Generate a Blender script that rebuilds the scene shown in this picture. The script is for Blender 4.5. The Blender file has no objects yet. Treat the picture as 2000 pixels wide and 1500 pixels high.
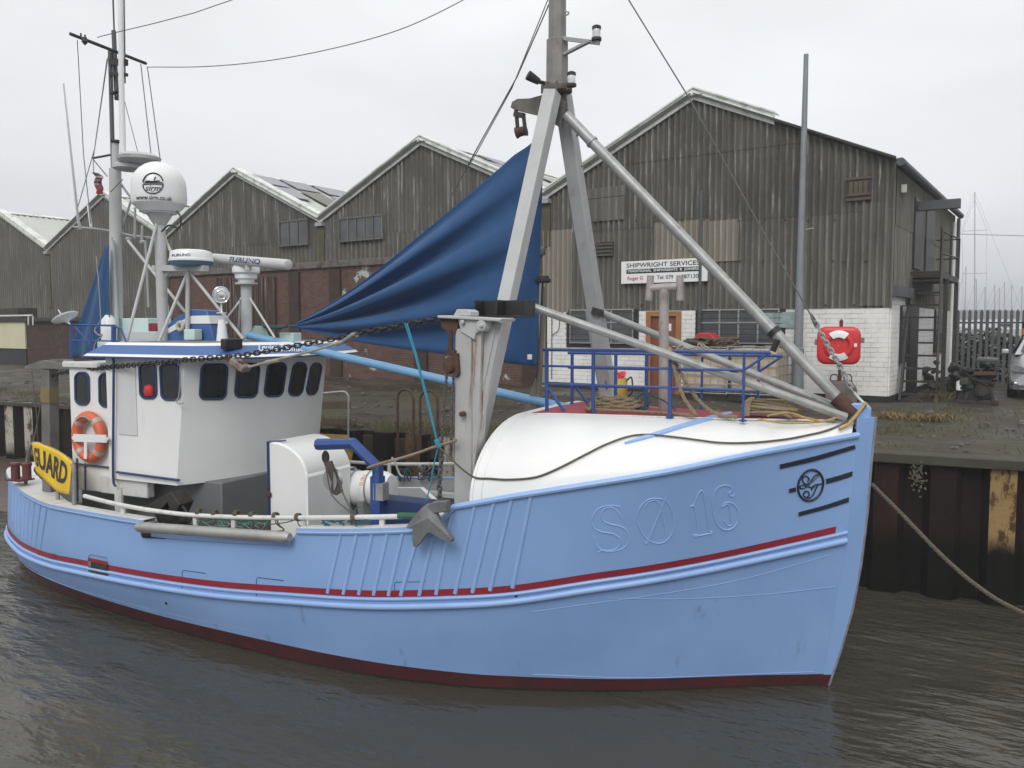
import bpy, bmesh, math, random
from mathutils import Vector, Matrix
from mathutils.bvhtree import BVHTree
R = math.radians
rnd = random.Random(7)
C = bpy.context.scene.collection
sc = bpy.context.scene

# ---------------------------------------------------------------- camera
FPX, HZN, CAMH, ANG = 1620., 640., 4.1, 25.5
PIT = math.atan((750-HZN)/FPX)
cd = bpy.data.cameras.new('camera'); cam = bpy.data.objects.new('camera', cd); C.objects.link(cam)
cam.location = (0, 0, CAMH); cam.rotation_euler = (R(90)-PIT, 0, R(ANG))
cd.sensor_width = 36; cd.lens = FPX/2000*36; cd.clip_end = 5000; cd.clip_start = .05
sc.camera = cam
# ---------------------------------------------------------------- sky, sun, exposure
SUN_EL, SUN_AZ = 40, 168
w = bpy.data.worlds.new('World'); sc.world = w; w.use_nodes = True
nt = w.node_tree; nt.nodes.clear(); N = nt.nodes.new; L = nt.links.new
out = N('ShaderNodeOutputWorld'); bg = N('ShaderNodeBackground'); bg.inputs[1].default_value = .1
sky = N('ShaderNodeTexSky'); sky.sky_type = 'NISHITA'; sky.sun_disc = False
sky.sun_elevation = R(SUN_EL); sky.sun_rotation = R(SUN_AZ)
hs = N('ShaderNodeHueSaturation'); hs.inputs['Saturation'].default_value = .12; L(sky.outputs[0], hs.inputs['Color'])
tc = N('ShaderNodeTexCoord'); sx = N('ShaderNodeSeparateXYZ'); L(tc.outputs['Generated'], sx.inputs[0])
rp = N('ShaderNodeValToRGB'); L(sx.outputs[2], rp.inputs[0])
e = rp.color_ramp.elements; e[0].position = 0; e[0].color = (.56, .575, .62, 1); e[1].position = 1; e[1].color = (1, 1, 1, 1)
for p, c in ((.14, (.655, .665, .695, 1)), (.3, (.715, .728, .742, 1)), (.45, (.78, .795, .805, 1))):
    q = e.new(p); q.color = c
mp = N('ShaderNodeMapping'); mp.inputs['Scale'].default_value = (1, 1, 3.2); L(tc.outputs['Generated'], mp.inputs[0])
nz = N('ShaderNodeTexNoise'); nz.inputs['Scale'].default_value = 1.7; nz.inputs['Detail'].default_value = 4; nz.inputs['Roughness'].default_value = .5
L(mp.outputs[0], nz.inputs[0])
mr = N('ShaderNodeMapRange'); mr.inputs[1].default_value = .3; mr.inputs[2].default_value = .7; mr.inputs[3].default_value = 8.5; mr.inputs[4].default_value = 11.0
L(nz.outputs[0], mr.inputs[0])
ml = N('ShaderNodeVectorMath'); ml.operation = 'SCALE'; L(rp.outputs[0], ml.inputs[0]); L(mr.outputs[0], ml.inputs['Scale'])
mx = N('ShaderNodeMix'); mx.data_type = 'RGBA'; mx.inputs[0].default_value = .9
L(hs.outputs[0], mx.inputs[6]); L(ml.outputs[0], mx.inputs[7]); L(mx.outputs[2], bg.inputs[0]); L(bg.outputs[0], out.inputs[0])
sl = bpy.data.lights.new('sun', 'SUN'); sl.energy = 1.1; sl.angle = R(25); sl.color = (1, .97, .93)
so = bpy.data.objects.new('sun', sl); C.objects.link(so)
az = R(SUN_AZ); sd = Vector((math.sin(az)*math.cos(R(SUN_EL)), math.cos(az)*math.cos(R(SUN_EL)), math.sin(R(SUN_EL))))
so.rotation_euler = sd.to_track_quat('Z', 'Y').to_euler(); so.location = (0, 0, 60)
HAZE = .0022
sc.view_settings.view_transform = 'Standard'; sc.view_settings.look = 'None'; sc.view_settings.gamma = 1
sc.view_settings.exposure = 0.42

# ---------------------------------------------------------------- survey: a line of sight met with a real plane
ca, sa = math.cos(R(ANG)), math.sin(R(ANG)); C0 = Vector((0, 0, CAMH))
def ray(px, py):
    x, y = px-1000, py-750
    d = y*math.cos(PIT)+FPX*math.sin(PIT); f = FPX*math.cos(PIT)-y*math.sin(PIT)
    return Vector((x*ca-f*sa, x*sa+f*ca, -d))
def onp(px, py, p0, n):
    r = ray(px, py); return C0 + r*((p0-C0).dot(n)/r.dot(n))
def PY(px, py, y): return onp(px, py, Vector((0, y, 0)), Vector((0, 1, 0)))
def PZ(px, py, z): return onp(px, py, Vector((0, 0, z)), Vector((0, 0, 1)))
def PX(px, py, x): return onp(px, py, Vector((x, 0, 0)), Vector((1, 0, 0)))
FP0 = PZ(1735, 785, 2.5); FD = Vector((.987, -.161, 0)).normalized(); FN = Vector((.161, .987, 0)).normalized()
def FW(s, z, off=0): return Vector((FP0.x, FP0.y, 0)) + FD*s - FN*off + Vector((0, 0, z))       # front of the sheds, off = towards the water
def PF(px, py, off=0):
    p = onp(px, py, FP0-FN*off, FN); return ((p-FP0).dot(FD), p.z)
def PFw(px, py, off=0): return onp(px, py, FP0-FN*off, FN)
def SW(t, z, off=0): return Vector((FP0.x, FP0.y, 0)) + FN*t + FD*off + Vector((0, 0, z))      # right side wall
def PS(px, py, off=0):
    p = onp(px, py, FP0+FD*off, FD); return ((p-FP0).dot(FN), p.z)

# ---------------------------------------------------------------- mesh builder
ROOT = {}
def rootloc(o):
    while o is not None:
        if o.name in ROOT: return ROOT[o.name]
        o = o.parent
    return Vector((0, 0, 0))
class MB:
    def __init__(s): s.v = []; s.f = []; s.m = []; s.cur = 0
    def add(s, vs, fs):
        b = len(s.v); s.v += [Vector(p) for p in vs]
        for f in fs: s.f.append([b+i for i in f]); s.m.append(s.cur)
    def bx(s, x0, x1, y0, y1, z0, z1):
        s.add([(x, y, z) for z in (z0, z1) for x, y in ((x0, y0), (x1, y0), (x1, y1), (x0, y1))],
              [(3, 2, 1, 0), (4, 5, 6, 7), (0, 1, 5, 4), (1, 2, 6, 5), (2, 3, 7, 6), (3, 0, 4, 7)])
    def box(s, o, a, b, c):      # corner o and three edge vectors
        o, a, b, c = map(Vector, (o, a, b, c))
        P = [o, o+a, o+a+b, o+b]; P += [p+c for p in P]
        fs = [(3, 2, 1, 0), (4, 5, 6, 7), (0, 1, 5, 4), (1, 2, 6, 5), (2, 3, 7, 6), (3, 0, 4, 7)]
        if a.cross(b).dot(c) < 0: fs = [f[::-1] for f in fs]
        s.add(P, fs)
    def beam(s, a, b, w, h, up=(0, 0, 1)):
        a, b = Vector(a), Vector(b); t = (b-a).normalized(); up = Vector(up)
        if abs(t.dot(up)) > .98: up = Vector((0, 1, 0))
        x = t.cross(up).normalized(); y = x.cross(t).normalized()
        s.box(a-x*w/2-y*h/2, x*w, y*h, b-a)
    def tube(s, pts, r, n=8, closed=False, cap=True):
        pts = [Vector(p) for p in pts]; k = len(pts)
        if k < 2: return
        rs = r if isinstance(r, (list, tuple)) else [r]*k
        b = len(s.v); prev = None
        for i, p in enumerate(pts):
            if closed: t = pts[(i+1) % k]-pts[i-1]
            else: t = pts[min(i+1, k-1)]-pts[max(i-1, 0)]
            if t.length < 1e-9: t = Vector((0, 0, 1))
            t.normalize()
            if prev is None:
                u = Vector((0, 0, 1)) if abs(t.z) < .9 else Vector((0, 1, 0))
                x = t.cross(u).normalized()
            else:
                x = (prev - t*prev.dot(t))
                if x.length < 1e-6: x = t.cross(Vector((0, 0, 1)))
                x.normalize()
            prev = x; y = t.cross(x)
            for j in range(n):
                a = 2*math.pi*j/n; s.v.append(p+(x*math.cos(a)+y*math.sin(a))*rs[i])
        for i in range(k if closed else k-1):
            for j in range(n):
                q = (i+1) % k
                s.f.append([b+i*n+j, b+i*n+(j+1) % n, b+q*n+(j+1) % n, b+q*n+j]); s.m.append(s.cur)
        if cap and not closed:
            s.f.append([b+j for j in range(n)][::-1]); s.m.append(s.cur)
            s.f.append([b+(k-1)*n+j for j in range(n)]); s.m.append(s.cur)
    def lathe(s, prof, o, axis=(0, 0, 1), n=24):
        o = Vector(o); q = Vector((0, 0, 1)).rotation_difference(Vector(axis)); b = len(s.v); k = len(prof)
        for r, z in prof:
            for j in range(n):
                a = 2*math.pi*j/n; s.v.append(o+q @ Vector((r*math.cos(a), r*math.sin(a), z)))
        for i in range(k-1):
            for j in range(n):
                s.f.append([b+i*n+j, b+i*n+(j+1) % n, b+(i+1)*n+(j+1) % n, b+(i+1)*n+j]); s.m.append(s.cur)
        s.f.append([b+j for j in range(n)][::-1]); s.m.append(s.cur)
        s.f.append([b+(k-1)*n+j for j in range(n)]); s.m.append(s.cur)
    def prism(s, poly, off):
        poly = [Vector(p) for p in poly]; off = Vector(off); n = len(poly)
        nr = Vector((0, 0, 0))
        for i in range(n): nr += poly[i].cross(poly[(i+1) % n])
        if nr.dot(off) > 0: poly = poly[::-1]
        s.add(poly+[p+off for p in poly], [list(range(n)), [n+i for i in range(n)][::-1]] + [(i, n+i, n+(i+1) % n, (i+1) % n) for i in range(n)])
    def grid(s, rows, mats=None):
        b = len(s.v); nc = len(rows[0])
        for r in rows: s.v += [Vector(p) for p in r]
        for i in range(len(rows)-1):
            for j in range(nc-1):
                s.f.append([b+i*nc+j, b+i*nc+j+1, b+(i+1)*nc+j+1, b+(i+1)*nc+j]); s.m.append(mats[i] if mats else s.cur)
    def torus(s, c, Rr, r, axis=(0, 0, 1), n=24, k=8, sx=1, sy=1):
        q = Vector((0, 0, 1)).rotation_difference(Vector(axis)); c = Vector(c)
        s.tube([c+q @ Vector((Rr*sx*math.cos(2*math.pi*i/n), Rr*sy*math.sin(2*math.pi*i/n), 0)) for i in range(n)], r, k, True)
    def chain(s, pts, ln=.075, wd=.05, r=.011):
        pts = resample(pts, ln-2.4*r)
        for i in range(len(pts)-1):
            a, b = pts[i], pts[i+1]; t = (b-a).normalized(); u = Vector((0, 0, 1)) if abs(t.z) < .9 else Vector((0, 1, 0))
            x = t.cross(u).normalized(); y = x.cross(t)
            if i % 2: x = y
            c = (a+b)/2; h = (ln-wd)/2; q = []
            for j in range(10):
                an = 2*math.pi*j/10; q.append(c+t*(math.cos(an)*wd/2+(h if math.cos(an) > 0 else -h))+x*math.sin(an)*(wd/2-r*.3))
            s.tube(q, r, 5, True)
    def build(s, name, mats, parent=None, smooth=True, ang=38, bevel=0):
        me = bpy.data.meshes.new(name); base = rootloc(parent) if parent else None
        if parent is None:
            xs = [p.x for p in s.v]; ys = [p.y for p in s.v]
            base = Vector(((min(xs)+max(xs))/2, (min(ys)+max(ys))/2, min(p.z for p in s.v)))
        me.from_pydata([p-base for p in s.v], [], s.f)
        for m in (mats if isinstance(mats, (list, tuple)) else [mats]): me.materials.append(m)
        me.polygons.foreach_set('material_index', s.m)
        if smooth:
            me.polygons.foreach_set('use_smooth', [True]*len(s.f)); me.set_sharp_from_angle(angle=R(ang))
        me.update()
        o = bpy.data.objects.new(name, me); C.objects.link(o)
        if parent is None: o.location = base; ROOT[o.name] = base
        else: o.parent = parent
        if bevel:
            b = o.modifiers.new('bevel', 'BEVEL'); b.width = bevel; b.segments = 2; b.limit_method = 'ANGLE'; b.angle_limit = R(40)
        return o
def resample(pts, d):
    pts = [Vector(p) for p in pts]; o = [pts[0]]; acc = 0
    for a, b in zip(pts, pts[1:]):
        l = (b-a).length; t = d-acc
        while t <= l: o.append(a+(b-a)*(t/l)); t += d
        acc = l-(t-d)
    return o
def spline(pts, n=8):
    pts = [Vector(p) for p in pts]; P = [pts[0]*2-pts[1]]+pts+[pts[-1]*2-pts[-2]]; o = []
    for i in range(1, len(P)-2):
        a, b, c, d = P[i-1], P[i], P[i+1], P[i+2]
        for k in range(n):
            t = k/n; o.append(.5*((2*b)+(c-a)*t+(2*a-5*b+4*c-d)*t*t+(3*b-a-3*c+d)*t**3))
    o.append(pts[-1]); return o
def sag(a, b, s, n=14):
    a, b = Vector(a), Vector(b); return [a.lerp(b, i/n)-Vector((0, 0, s*4*(i/n)*(1-i/n))) for i in range(n+1)]
def ipl(tab, x):          # piecewise smooth interpolation of tuples keyed by first entry
    if x <= tab[0][0]: return tab[0][1:]
    for i in range(len(tab)-1):
        if x <= tab[i+1][0]:
            t = (x-tab[i][0])/(tab[i+1][0]-tab[i][0]); return tuple(a+(b-a)*t for a, b in zip(tab[i][1:], tab[i+1][1:]))
    return tab[-1][1:]
def tag(o, label, cat, group=None, kind=None):
    o['label'] = label; o['category'] = cat
    if group: o['group'] = group
    if kind: o['kind'] = kind
    return o
def struct(o): o['kind'] = 'structure'; return o
def thing(name, label, cat, loc, group=None):
    o = bpy.data.objects.new(name, None); C.objects.link(o); o.location = loc; o.empty_display_size = .3
    ROOT[o.name] = Vector(loc); return tag(o, label, cat, group)
def one(mb, name, mats, label, cat, group=None, **k): return tag(mb.build(name, mats, None, **k), label, cat, group)
def text_mesh(s, size=1, sx=1, extrude=0, shear=0, space=1, off=0):
    cu = bpy.data.curves.new('t', 'FONT'); cu.body = s; cu.size = size; cu.extrude = extrude; cu.shear = shear; cu.space_character = space; cu.offset = off
    cu.resolution_u = 3
    ob = bpy.data.objects.new('t', cu); C.objects.link(ob)
    dg = bpy.context.evaluated_depsgraph_get(); me = bpy.data.meshes.new_from_object(ob.evaluated_get(dg))
    vs = [Vector((v.co.x*sx, v.co.y, v.co.z)) for v in me.vertices]; fs = [list(p.vertices) for p in me.polygons]
    bpy.data.objects.remove(ob); bpy.data.curves.remove(cu); bpy.data.meshes.remove(me)
    x0 = min(v.x for v in vs); x1 = max(v.x for v in vs); y0 = min(v.y for v in vs); y1 = max(v.y for v in vs)
    return vs, fs, (x0, x1, y0, y1)
def text_on(mb, s, fn, **k):      # fn(u, v) with u, v in 0..1 over the text's box -> world point
    vs, fs, (x0, x1, y0, y1) = text_mesh(s, **k)
    mb.add([fn((v.x-x0)/(x1-x0), (v.y-y0)/(y1-y0)) for v in vs], fs)
def quadmap(p00, p10, p01, p11):
    p00, p10, p01, p11 = map(Vector, (p00, p10, p01, p11))
    return lambda u, v: p00.lerp(p10, u).lerp(p01.lerp(p11, u), v)

# ---------------------------------------------------------------- materials
def base_mat(name):
    m = bpy.data.materials.new(name); m.use_nodes = True; t = m.node_tree; t.nodes.clear()
    o = t.nodes.new('ShaderNodeOutputMaterial'); b = t.nodes.new('ShaderNodeBsdfPrincipled'); t.links.new(b.outputs[0], o.inputs[0])
    return m, t, b
def c4(c): return tuple(c)+(1,)
def noise(t, vec, scale, detail=4, rough=.55):
    n = t.nodes.new('ShaderNodeTexNoise'); n.inputs['Scale'].default_value = scale; n.inputs['Detail'].default_value = detail; n.inputs['Roughness'].default_value = rough
    t.links.new(vec, n.inputs[0]); return n.outputs[0]
def coords(t, sc_=(1, 1, 1)):
    a = t.nodes.new('ShaderNodeTexCoord'); m = t.nodes.new('ShaderNodeMapping'); m.inputs['Scale'].default_value = sc_
    t.links.new(a.outputs['Object'], m.inputs[0]); return m.outputs[0]
def ramp(t, fac, stops):
    r = t.nodes.new('ShaderNodeValToRGB'); t.links.new(fac, r.inputs[0]); e = r.color_ramp.elements
    e[0].position, e[0].color = stops[0][0], c4(stops[0][1]); e[1].position, e[1].color = stops[-1][0], c4(stops[-1][1])
    for p, c in stops[1:-1]: q = e.new(p); q.color = c4(c)
    return r.outputs[0]
def mixc(t, fac, a, b, mode='MIX'):
    m = t.nodes.new('ShaderNodeMix'); m.data_type = 'RGBA'; m.blend_type = mode
    for k, v in ((0, fac), (6, a), (7, b)):
        if hasattr(v, 'is_linked'): t.links.new(v, m.inputs[k])
        elif k: m.inputs[k].default_value = c4(v)
        else: m.inputs[0].default_value = v
    return m.outputs[2]
def bump(t, b, h, strength=.3, dist=.02):
    n = t.nodes.new('ShaderNodeBump'); n.inputs['Strength'].default_value = strength; n.inputs['Distance'].default_value = dist
    t.links.new(h, n.inputs['Height']); t.links.new(n.outputs[0], b.inputs['Normal'])
MATS = {}
def M(name, c1, c2=None, scale=4, rough=.5, metal=0, bmp=0, bs=30, st=(1, 1, 1), lo=.35, hi=.7, spec=.5, dirt=None, dlo=.55, dhi=.75, dscale=3, dst=(1, 1, 1)):
    if name in MATS: return MATS[name]
    m, t, b = base_mat(name); c2 = c2 or tuple(x*.8 for x in c1)
    v = coords(t, st); n = noise(t, v, scale, 5, .6); col = ramp(t, n, [(lo, c1), (hi, c2)])
    if dirt:
        n2 = noise(t, coords(t, dst), dscale, 6, .65); f = ramp(t, n2, [(dlo, (0, 0, 0)), (dhi, (1, 1, 1))])
        col = mixc(t, f, col, dirt)
    t.links.new(col, b.inputs['Base Color']); b.inputs['Metallic'].default_value = metal; b.inputs['Specular IOR Level'].default_value = spec
    rr = t.nodes.new('ShaderNodeMapRange'); rr.inputs[3].default_value = max(.02, rough-.1); rr.inputs[4].default_value = min(1, rough+.12)
    t.links.new(noise(t, coords(t), scale*3, 3), rr.inputs[0]); t.links.new(rr.outputs[0], b.inputs['Roughness'])
    if bmp: bump(t, b, noise(t, coords(t), bs, 4), bmp, .01)
    MATS[name] = m; return m
hull_blue = M('hull_paint', (.258, .412, .715), (.225, .372, .67), .9, .38, bmp=.12, bs=3.5, lo=.3, hi=.75, dirt=(.10, .16, .30), dlo=.70, dhi=.86, dscale=7, dst=(1, 1, .55))
hull_low = M('hull_paint_lower', (.245, .39, .68), (.19, .325, .60), .8, .42, bmp=.2, bs=2.2, lo=.3, hi=.75, dirt=(.12, .17, .28), dlo=.60, dhi=.80, dscale=5, dst=(1, 1, .3))
bead_blue = M('bead_paint', (.30, .455, .755), (.265, .415, .71), 2, .4, bmp=.1, bs=12)
boot_red = M('boot_paint', (.085, .016, .02), (.05, .012, .014), 3, .45, bmp=.2, bs=14, dirt=(.02, .018, .014), dlo=.5, dhi=.8, dscale=6, dst=(1, 1, 2))
stripe_red = M('stripe_red', (.27, .016, .03), (.22, .016, .028), 3, .45)
deck_red = M('deck_red', (.33, .045, .06), (.26, .035, .045), 3, .55, bmp=.2, bs=40)
white = M('white_paint', (.80, .81, .80), (.74, .75, .75), 1.2, .35, bmp=.04, bs=4, dirt=(.50, .49, .45), dlo=.66, dhi=.9, dscale=5, dst=(1, 1, .25))
white_dirty = M('white_paint_worn', (.66, .67, .65), (.56, .57, .55), 2, .5, bmp=.1, bs=10, dirt=(.30, .27, .22), dlo=.55, dhi=.8, dscale=6, dst=(1, 1, .3))
plastic_white = M('white_plastic', (.78, .79, .79), (.74, .75, .75), 3, .3)
grey_paint = M('grey_paint', (.36, .37, .375), (.30, .31, .32), 3, .45, bmp=.1, bs=20, dirt=(.16, .13, .10), dlo=.62, dhi=.82, dscale=5, dst=(1, 1, .35))
grey_light = M('light_grey_paint', (.50, .51, .51), (.43, .44, .445), 3, .45, bmp=.1, bs=20, dirt=(.17, .12, .085), dlo=.64, dhi=.8, dscale=4, dst=(1, 1, .25))
grey_dark = M('dark_grey_paint', (.085, .09, .095), (.065, .068, .072), 2, .5, bmp=.1, bs=10)
deck_grey = M('deckhouse_grey', (.15, .155, .16), (.115, .12, .125), 1.4, .5, bmp=.08, bs=8)
galv = M('galvanised', (.38, .39, .385), (.27, .28, .275), 6, .45, .35, bmp=.15, bs=40, dirt=(.14, .12, .095), dlo=.6, dhi=.8, dscale=8)
alum = M('worn_aluminium', (.42, .415, .40), (.30, .295, .28), 5, .42, .5, bmp=.1, bs=30)
rust = M('rusty_steel', (.095, .045, .028), (.045, .026, .02), 8, .8, bmp=.5, bs=40)
dark_steel = M('dark_steel', (.028, .026, .025), (.05, .042, .036), 8, .55, .3, bmp=.3, bs=40)
black = M('black_rubber', (.012, .012, .013), (.02, .02, .021), 8, .5)
blue = M('royal_blue_paint', (.028, .075, .27), (.022, .06, .22), 3, .4, bmp=.12, bs=18, dirt=(.12, .15, .22), dlo=.7, dhi=.84, dscale=9)
visor_blue = M('visor_blue', (.055, .135, .35), (.045, .115, .31), 2, .4)
trim_blue = M('trim_navy', (.02, .045, .15), (.018, .038, .12), 4, .4)
sky_blue = M('boom_blue', (.18, .38, .61), (.15, .33, .55), 3, .4, bmp=.1, bs=14)
teal = M('pale_teal', (.55, .70, .68), (.48, .63, .61), 2, .45)
glass = M('dark_glass', (.010, .012, .014), (.022, .025, .028), 3.5, .10, spec=.6, st=(1, 1, .3))
shed_glass = M('shed_glass', (.055, .06, .065), (.10, .11, .115), 1.8, .15)
chrome = M('lamp_glass', (.70, .71, .72), (.5, .5, .52), 9, .12, .7)
orange = M('lifering_orange', (.68, .15, .07), (.60, .12, .055), 5, .5, bmp=.1)
red_plastic = M('red_plastic', (.62, .03, .035), (.55, .026, .03), 2, .35, dirt=(.40, .03, .03), dlo=.6, dhi=.8)
yellow = M('banner_yellow', (.82, .55, .012), (.74, .47, .01), 2, .55)
yellow_old = M('old_yellow_paint', (.50, .34, .03), (.36, .22, .02), 4, .6, dirt=(.10, .07, .04), dlo=.55, dhi=.75)
hemp = M('hemp_rope', (.30, .235, .15), (.19, .145, .09), 30, .9, bmp=.7, bs=90)
hemp_dark = M('wet_rope', (.13, .11, .08), (.08, .07, .055), 30, .9, bmp=.7, bs=90)
rope_pale = M('pale_rope', (.40, .37, .31), (.28, .25, .21), 30, .9, bmp=.6, bs=90)
rope_yellow = M('yellow_rope', (.48, .32, .10), (.35, .23, .08), 30, .9, bmp=.6, bs=90)
rope_blue = M('turquoise_rope', (.03, .28, .42), (.025, .20, .32), 30, .8, bmp=.5, bs=90)
net_green = M('green_twine', (.16, .33, .27), (.10, .22, .19), 30, .9)
wire = M('wire_rope', (.13, .13, .13), (.09, .09, .09), 20, .6, .2)
wood = M('old_timber', (.115, .082, .055), (.07, .052, .038), 5, .8, bmp=.4, bs=16, st=(.25, 1, 1))
door_wood = M('door_wood', (.22, .075, .028), (.16, .052, .02), 2, .55, st=(6, 6, .6))
wood_frame = M('door_frame_wood', (.36, .16, .06), (.26, .11, .045), 4, .6)
concrete = M('old_concrete', (.16, .14, .125), (.085, .072, .06), 3, .85, bmp=.5, bs=14, dirt=(.045, .04, .03), dlo=.5, dhi=.7)
leaf = M('hedge_leaf', (.040, .055, .022), (.022, .032, .014), 1.5, .7)
grass_m = M('grass_blade', (.075, .088, .026), (.12, .10, .04), .8, .8)
straw = M('straw_clump', (.26, .165, .055), (.17, .12, .05), 2, .9)
stone_m = M('rubble_stone', (.15, .14, .13), (.08, .072, .065), 3, .85, bmp=.4)
def two_face(name, cf, cb): return M(name, cf, cb)
# tarpaulin cloth
def cloth_mat():
    m, t, b = base_mat('blue_tarpaulin'); v = coords(t); n = noise(t, v, 2, 4)
    t.links.new(ramp(t, n, [(.3, (.012, .058, .160)), (.75, (.018, .078, .205))]), b.inputs['Base Color'])
    b.inputs['Roughness'].default_value = .68; b.inputs['Specular IOR Level'].default_value = .3; b.inputs['Sheen Weight'].default_value = .15
    bump(t, b, noise(t, v, 9, 3), .10, .02); return m
tarp = cloth_mat()
# corrugated asbestos cement sheet with moss and lichen running down the ridges
def corr_mat(name, base, dark, pale, moss=.5, pitch=.2):
    m, t, b = base_mat(name); v = coords(t, (1, 1, 1)); vs = coords(t, (5, 5, .45)); vd = coords(t, (9, 9, .8))
    a = noise(t, v, .55, 5, .6); s = noise(t, vs, 1.0, 5, .65); d = noise(t, vd, 1.0, 6, .7)
    col = mixc(t, ramp(t, s, [(.32, (0, 0, 0)), (.68, (1, 1, 1))]), base, dark)
    col = mixc(t, ramp(t, a, [(moss-.12, (0, 0, 0)), (moss+.18, (.85, .85, .85))]), col, tuple(x*.62 for x in dark))
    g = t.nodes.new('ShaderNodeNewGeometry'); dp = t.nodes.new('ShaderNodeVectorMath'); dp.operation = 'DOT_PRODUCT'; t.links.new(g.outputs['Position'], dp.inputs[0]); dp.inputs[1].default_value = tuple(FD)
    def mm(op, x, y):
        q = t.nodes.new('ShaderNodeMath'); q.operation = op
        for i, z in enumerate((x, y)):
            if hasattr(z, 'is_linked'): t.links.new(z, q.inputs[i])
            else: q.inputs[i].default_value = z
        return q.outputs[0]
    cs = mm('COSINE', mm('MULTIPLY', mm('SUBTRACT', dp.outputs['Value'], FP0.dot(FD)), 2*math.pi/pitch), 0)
    col = mixc(t, ramp(t, cs, [(-.0, (.45, .45, .45)), (.55, (0, 0, 0))]), col, tuple(x*.6 for x in dark))          # darker tone along the troughs
    col = mixc(t, mm('MULTIPLY', ramp(t, d, [(.53, (0, 0, 0)), (.64, (.85, .85, .85))]), ramp(t, cs, [(.1, (.12, .12, .12)), (.7, (1, 1, 1))])), col, pale)
    col = mixc(t, ramp(t, noise(t, v, 22, 4, .7), [(.56, (0, 0, 0)), (.75, (.5, .5, .5))]), col, tuple(x*.5 for x in dark))
    t.links.new(col, b.inputs['Base Color']); b.inputs['Roughness'].default_value = .9; b.inputs['Specular IOR Level'].default_value = .25
    bump(t, b, noise(t, v, 30, 5, .7), .35, .02); return m
corr_dark = corr_mat('sheet_dark', (.175, .170, .150), (.090, .088, .077), (.34, .335, .31), .55, .152)
corr_mid = corr_mat('sheet_mid', (.185, .178, .155), (.115, .110, .095), (.25, .245, .218), .58, .152)
corr_light = corr_mat('sheet_light', (.31, .285, .235), (.225, .205, .168), (.37, .345, .29), .72, .152)
corr_brown = corr_mat('sheet_brown', (.170, .164, .146), (.102, .098, .086), (.25, .245, .22), .57)
corr_rust = corr_mat('sheet_rust', (.085, .055, .038), (.06, .04, .03), (.24, .22, .20), .6)
def roof_mat(name, c1, c2, pale):
    m, t, b = base_mat(name); v = coords(t); n = noise(t, v, .6, 5, .6); g = noise(t, v, 6, 5, .7)
    col = mixc(t, ramp(t, n, [(.35, (0, 0, 0)), (.65, (1, 1, 1))]), c1, c2)
    col = mixc(t, ramp(t, g, [(.58, (0, 0, 0)), (.72, (.5, .5, .5))]), col, pale)
    t.links.new(col, b.inputs['Base Color']); b.inputs['Roughness'].default_value = .5; bump(t, b, g, .1, .01); return m
roof_pale = roof_mat('roof_sheet_pale', (.50, .515, .49), (.44, .45, .40), (.36, .36, .30))
roof_dark = roof_mat('roof_light_dark', (.17, .165, .145), (.13, .125, .11), (.24, .23, .2))
roof_clear = roof_mat('roof_light_clear', (.30, .31, .34), (.24, .25, .28), (.4, .4, .42))
barge = M('barge_board', (.74, .76, .73), (.64, .66, .63), 2, .6, dirt=(.22, .22, .19), dlo=.5, dhi=.8, dscale=3)
# brickwork: courses run along the wall
def brick_mat(name, b1, b2, mortar, paint=None, plo=.5, phi=.56, bs=1, depth=.4, grime=.35):
    m, t, b = base_mat(name); a = t.nodes.new('ShaderNodeTexCoord'); s = t.nodes.new('ShaderNodeSeparateXYZ'); t.links.new(a.outputs['Object'], s.inputs[0])
    # length along the wall = |(x,y)| projected: x and y both advance along a straight wall
    ad = t.nodes.new('ShaderNodeMath'); ad.operation = 'SUBTRACT'; t.links.new(s.outputs[0], ad.inputs[0]); t.links.new(s.outputs[1], ad.inputs[1])
    cb = t.nodes.new('ShaderNodeCombineXYZ'); t.links.new(ad.outputs[0], cb.inputs[0]); t.links.new(s.outputs[2], cb.inputs[1])
    k = t.nodes.new('ShaderNodeTexBrick'); k.inputs['Scale'].default_value = 1; k.inputs['Brick Width'].default_value = .235*bs; k.inputs['Row Height'].default_value = .078*bs
    k.inputs['Mortar Size'].default_value = .009; k.inputs['Mortar Smooth'].default_value = .3; k.inputs['Bias'].default_value = 0
    k.inputs['Color1'].default_value = c4(b1); k.inputs['Color2'].default_value = c4(b2); k.inputs['Mortar'].default_value = c4(mortar); t.links.new(cb.outputs[0], k.inputs[0])
    v = coords(t); n = noise(t, v, 1.1, 6, .7)
    col = mixc(t, ramp(t, noise(t, v, 3.5, 5, .7), [(.4, (0, 0, 0)), (.75, (.6, .6, .6))]), k.outputs[0], tuple(x*grime for x in b1))
    if paint: col = mixc(t, ramp(t, n, [(plo, (0, 0, 0)), (phi, (1, 1, 1))]), col, paint)
    t.links.new(col, b.inputs['Base Color']); b.inputs['Roughness'].default_value = .85; b.inputs['Specular IOR Level'].default_value = .2
    inv = t.nodes.new('ShaderNodeMath'); inv.operation = 'MULTIPLY_ADD'; inv.inputs[1].default_value = -1; inv.inputs[2].default_value = 1; t.links.new(k.outputs['Fac'], inv.inputs[0])
    hh = t.nodes.new('ShaderNodeMath'); hh.operation = 'MULTIPLY_ADD'; hh.inputs[1].default_value = .4; t.links.new(noise(t, v, 20, 5, .7), hh.inputs[0]); t.links.new(inv.outputs[0], hh.inputs[2])
    bump(t, b, hh.outputs[0], depth, .012); return m
brick_red = brick_mat('brick_red', (.150, .072, .055), (.098, .052, .042), (.125, .105, .09))
brick_patch = brick_mat('brick_patchy', (.145, .072, .057), (.096, .054, .046), (.13, .11, .095), (.40, .44, .42), .60, .63)
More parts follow.
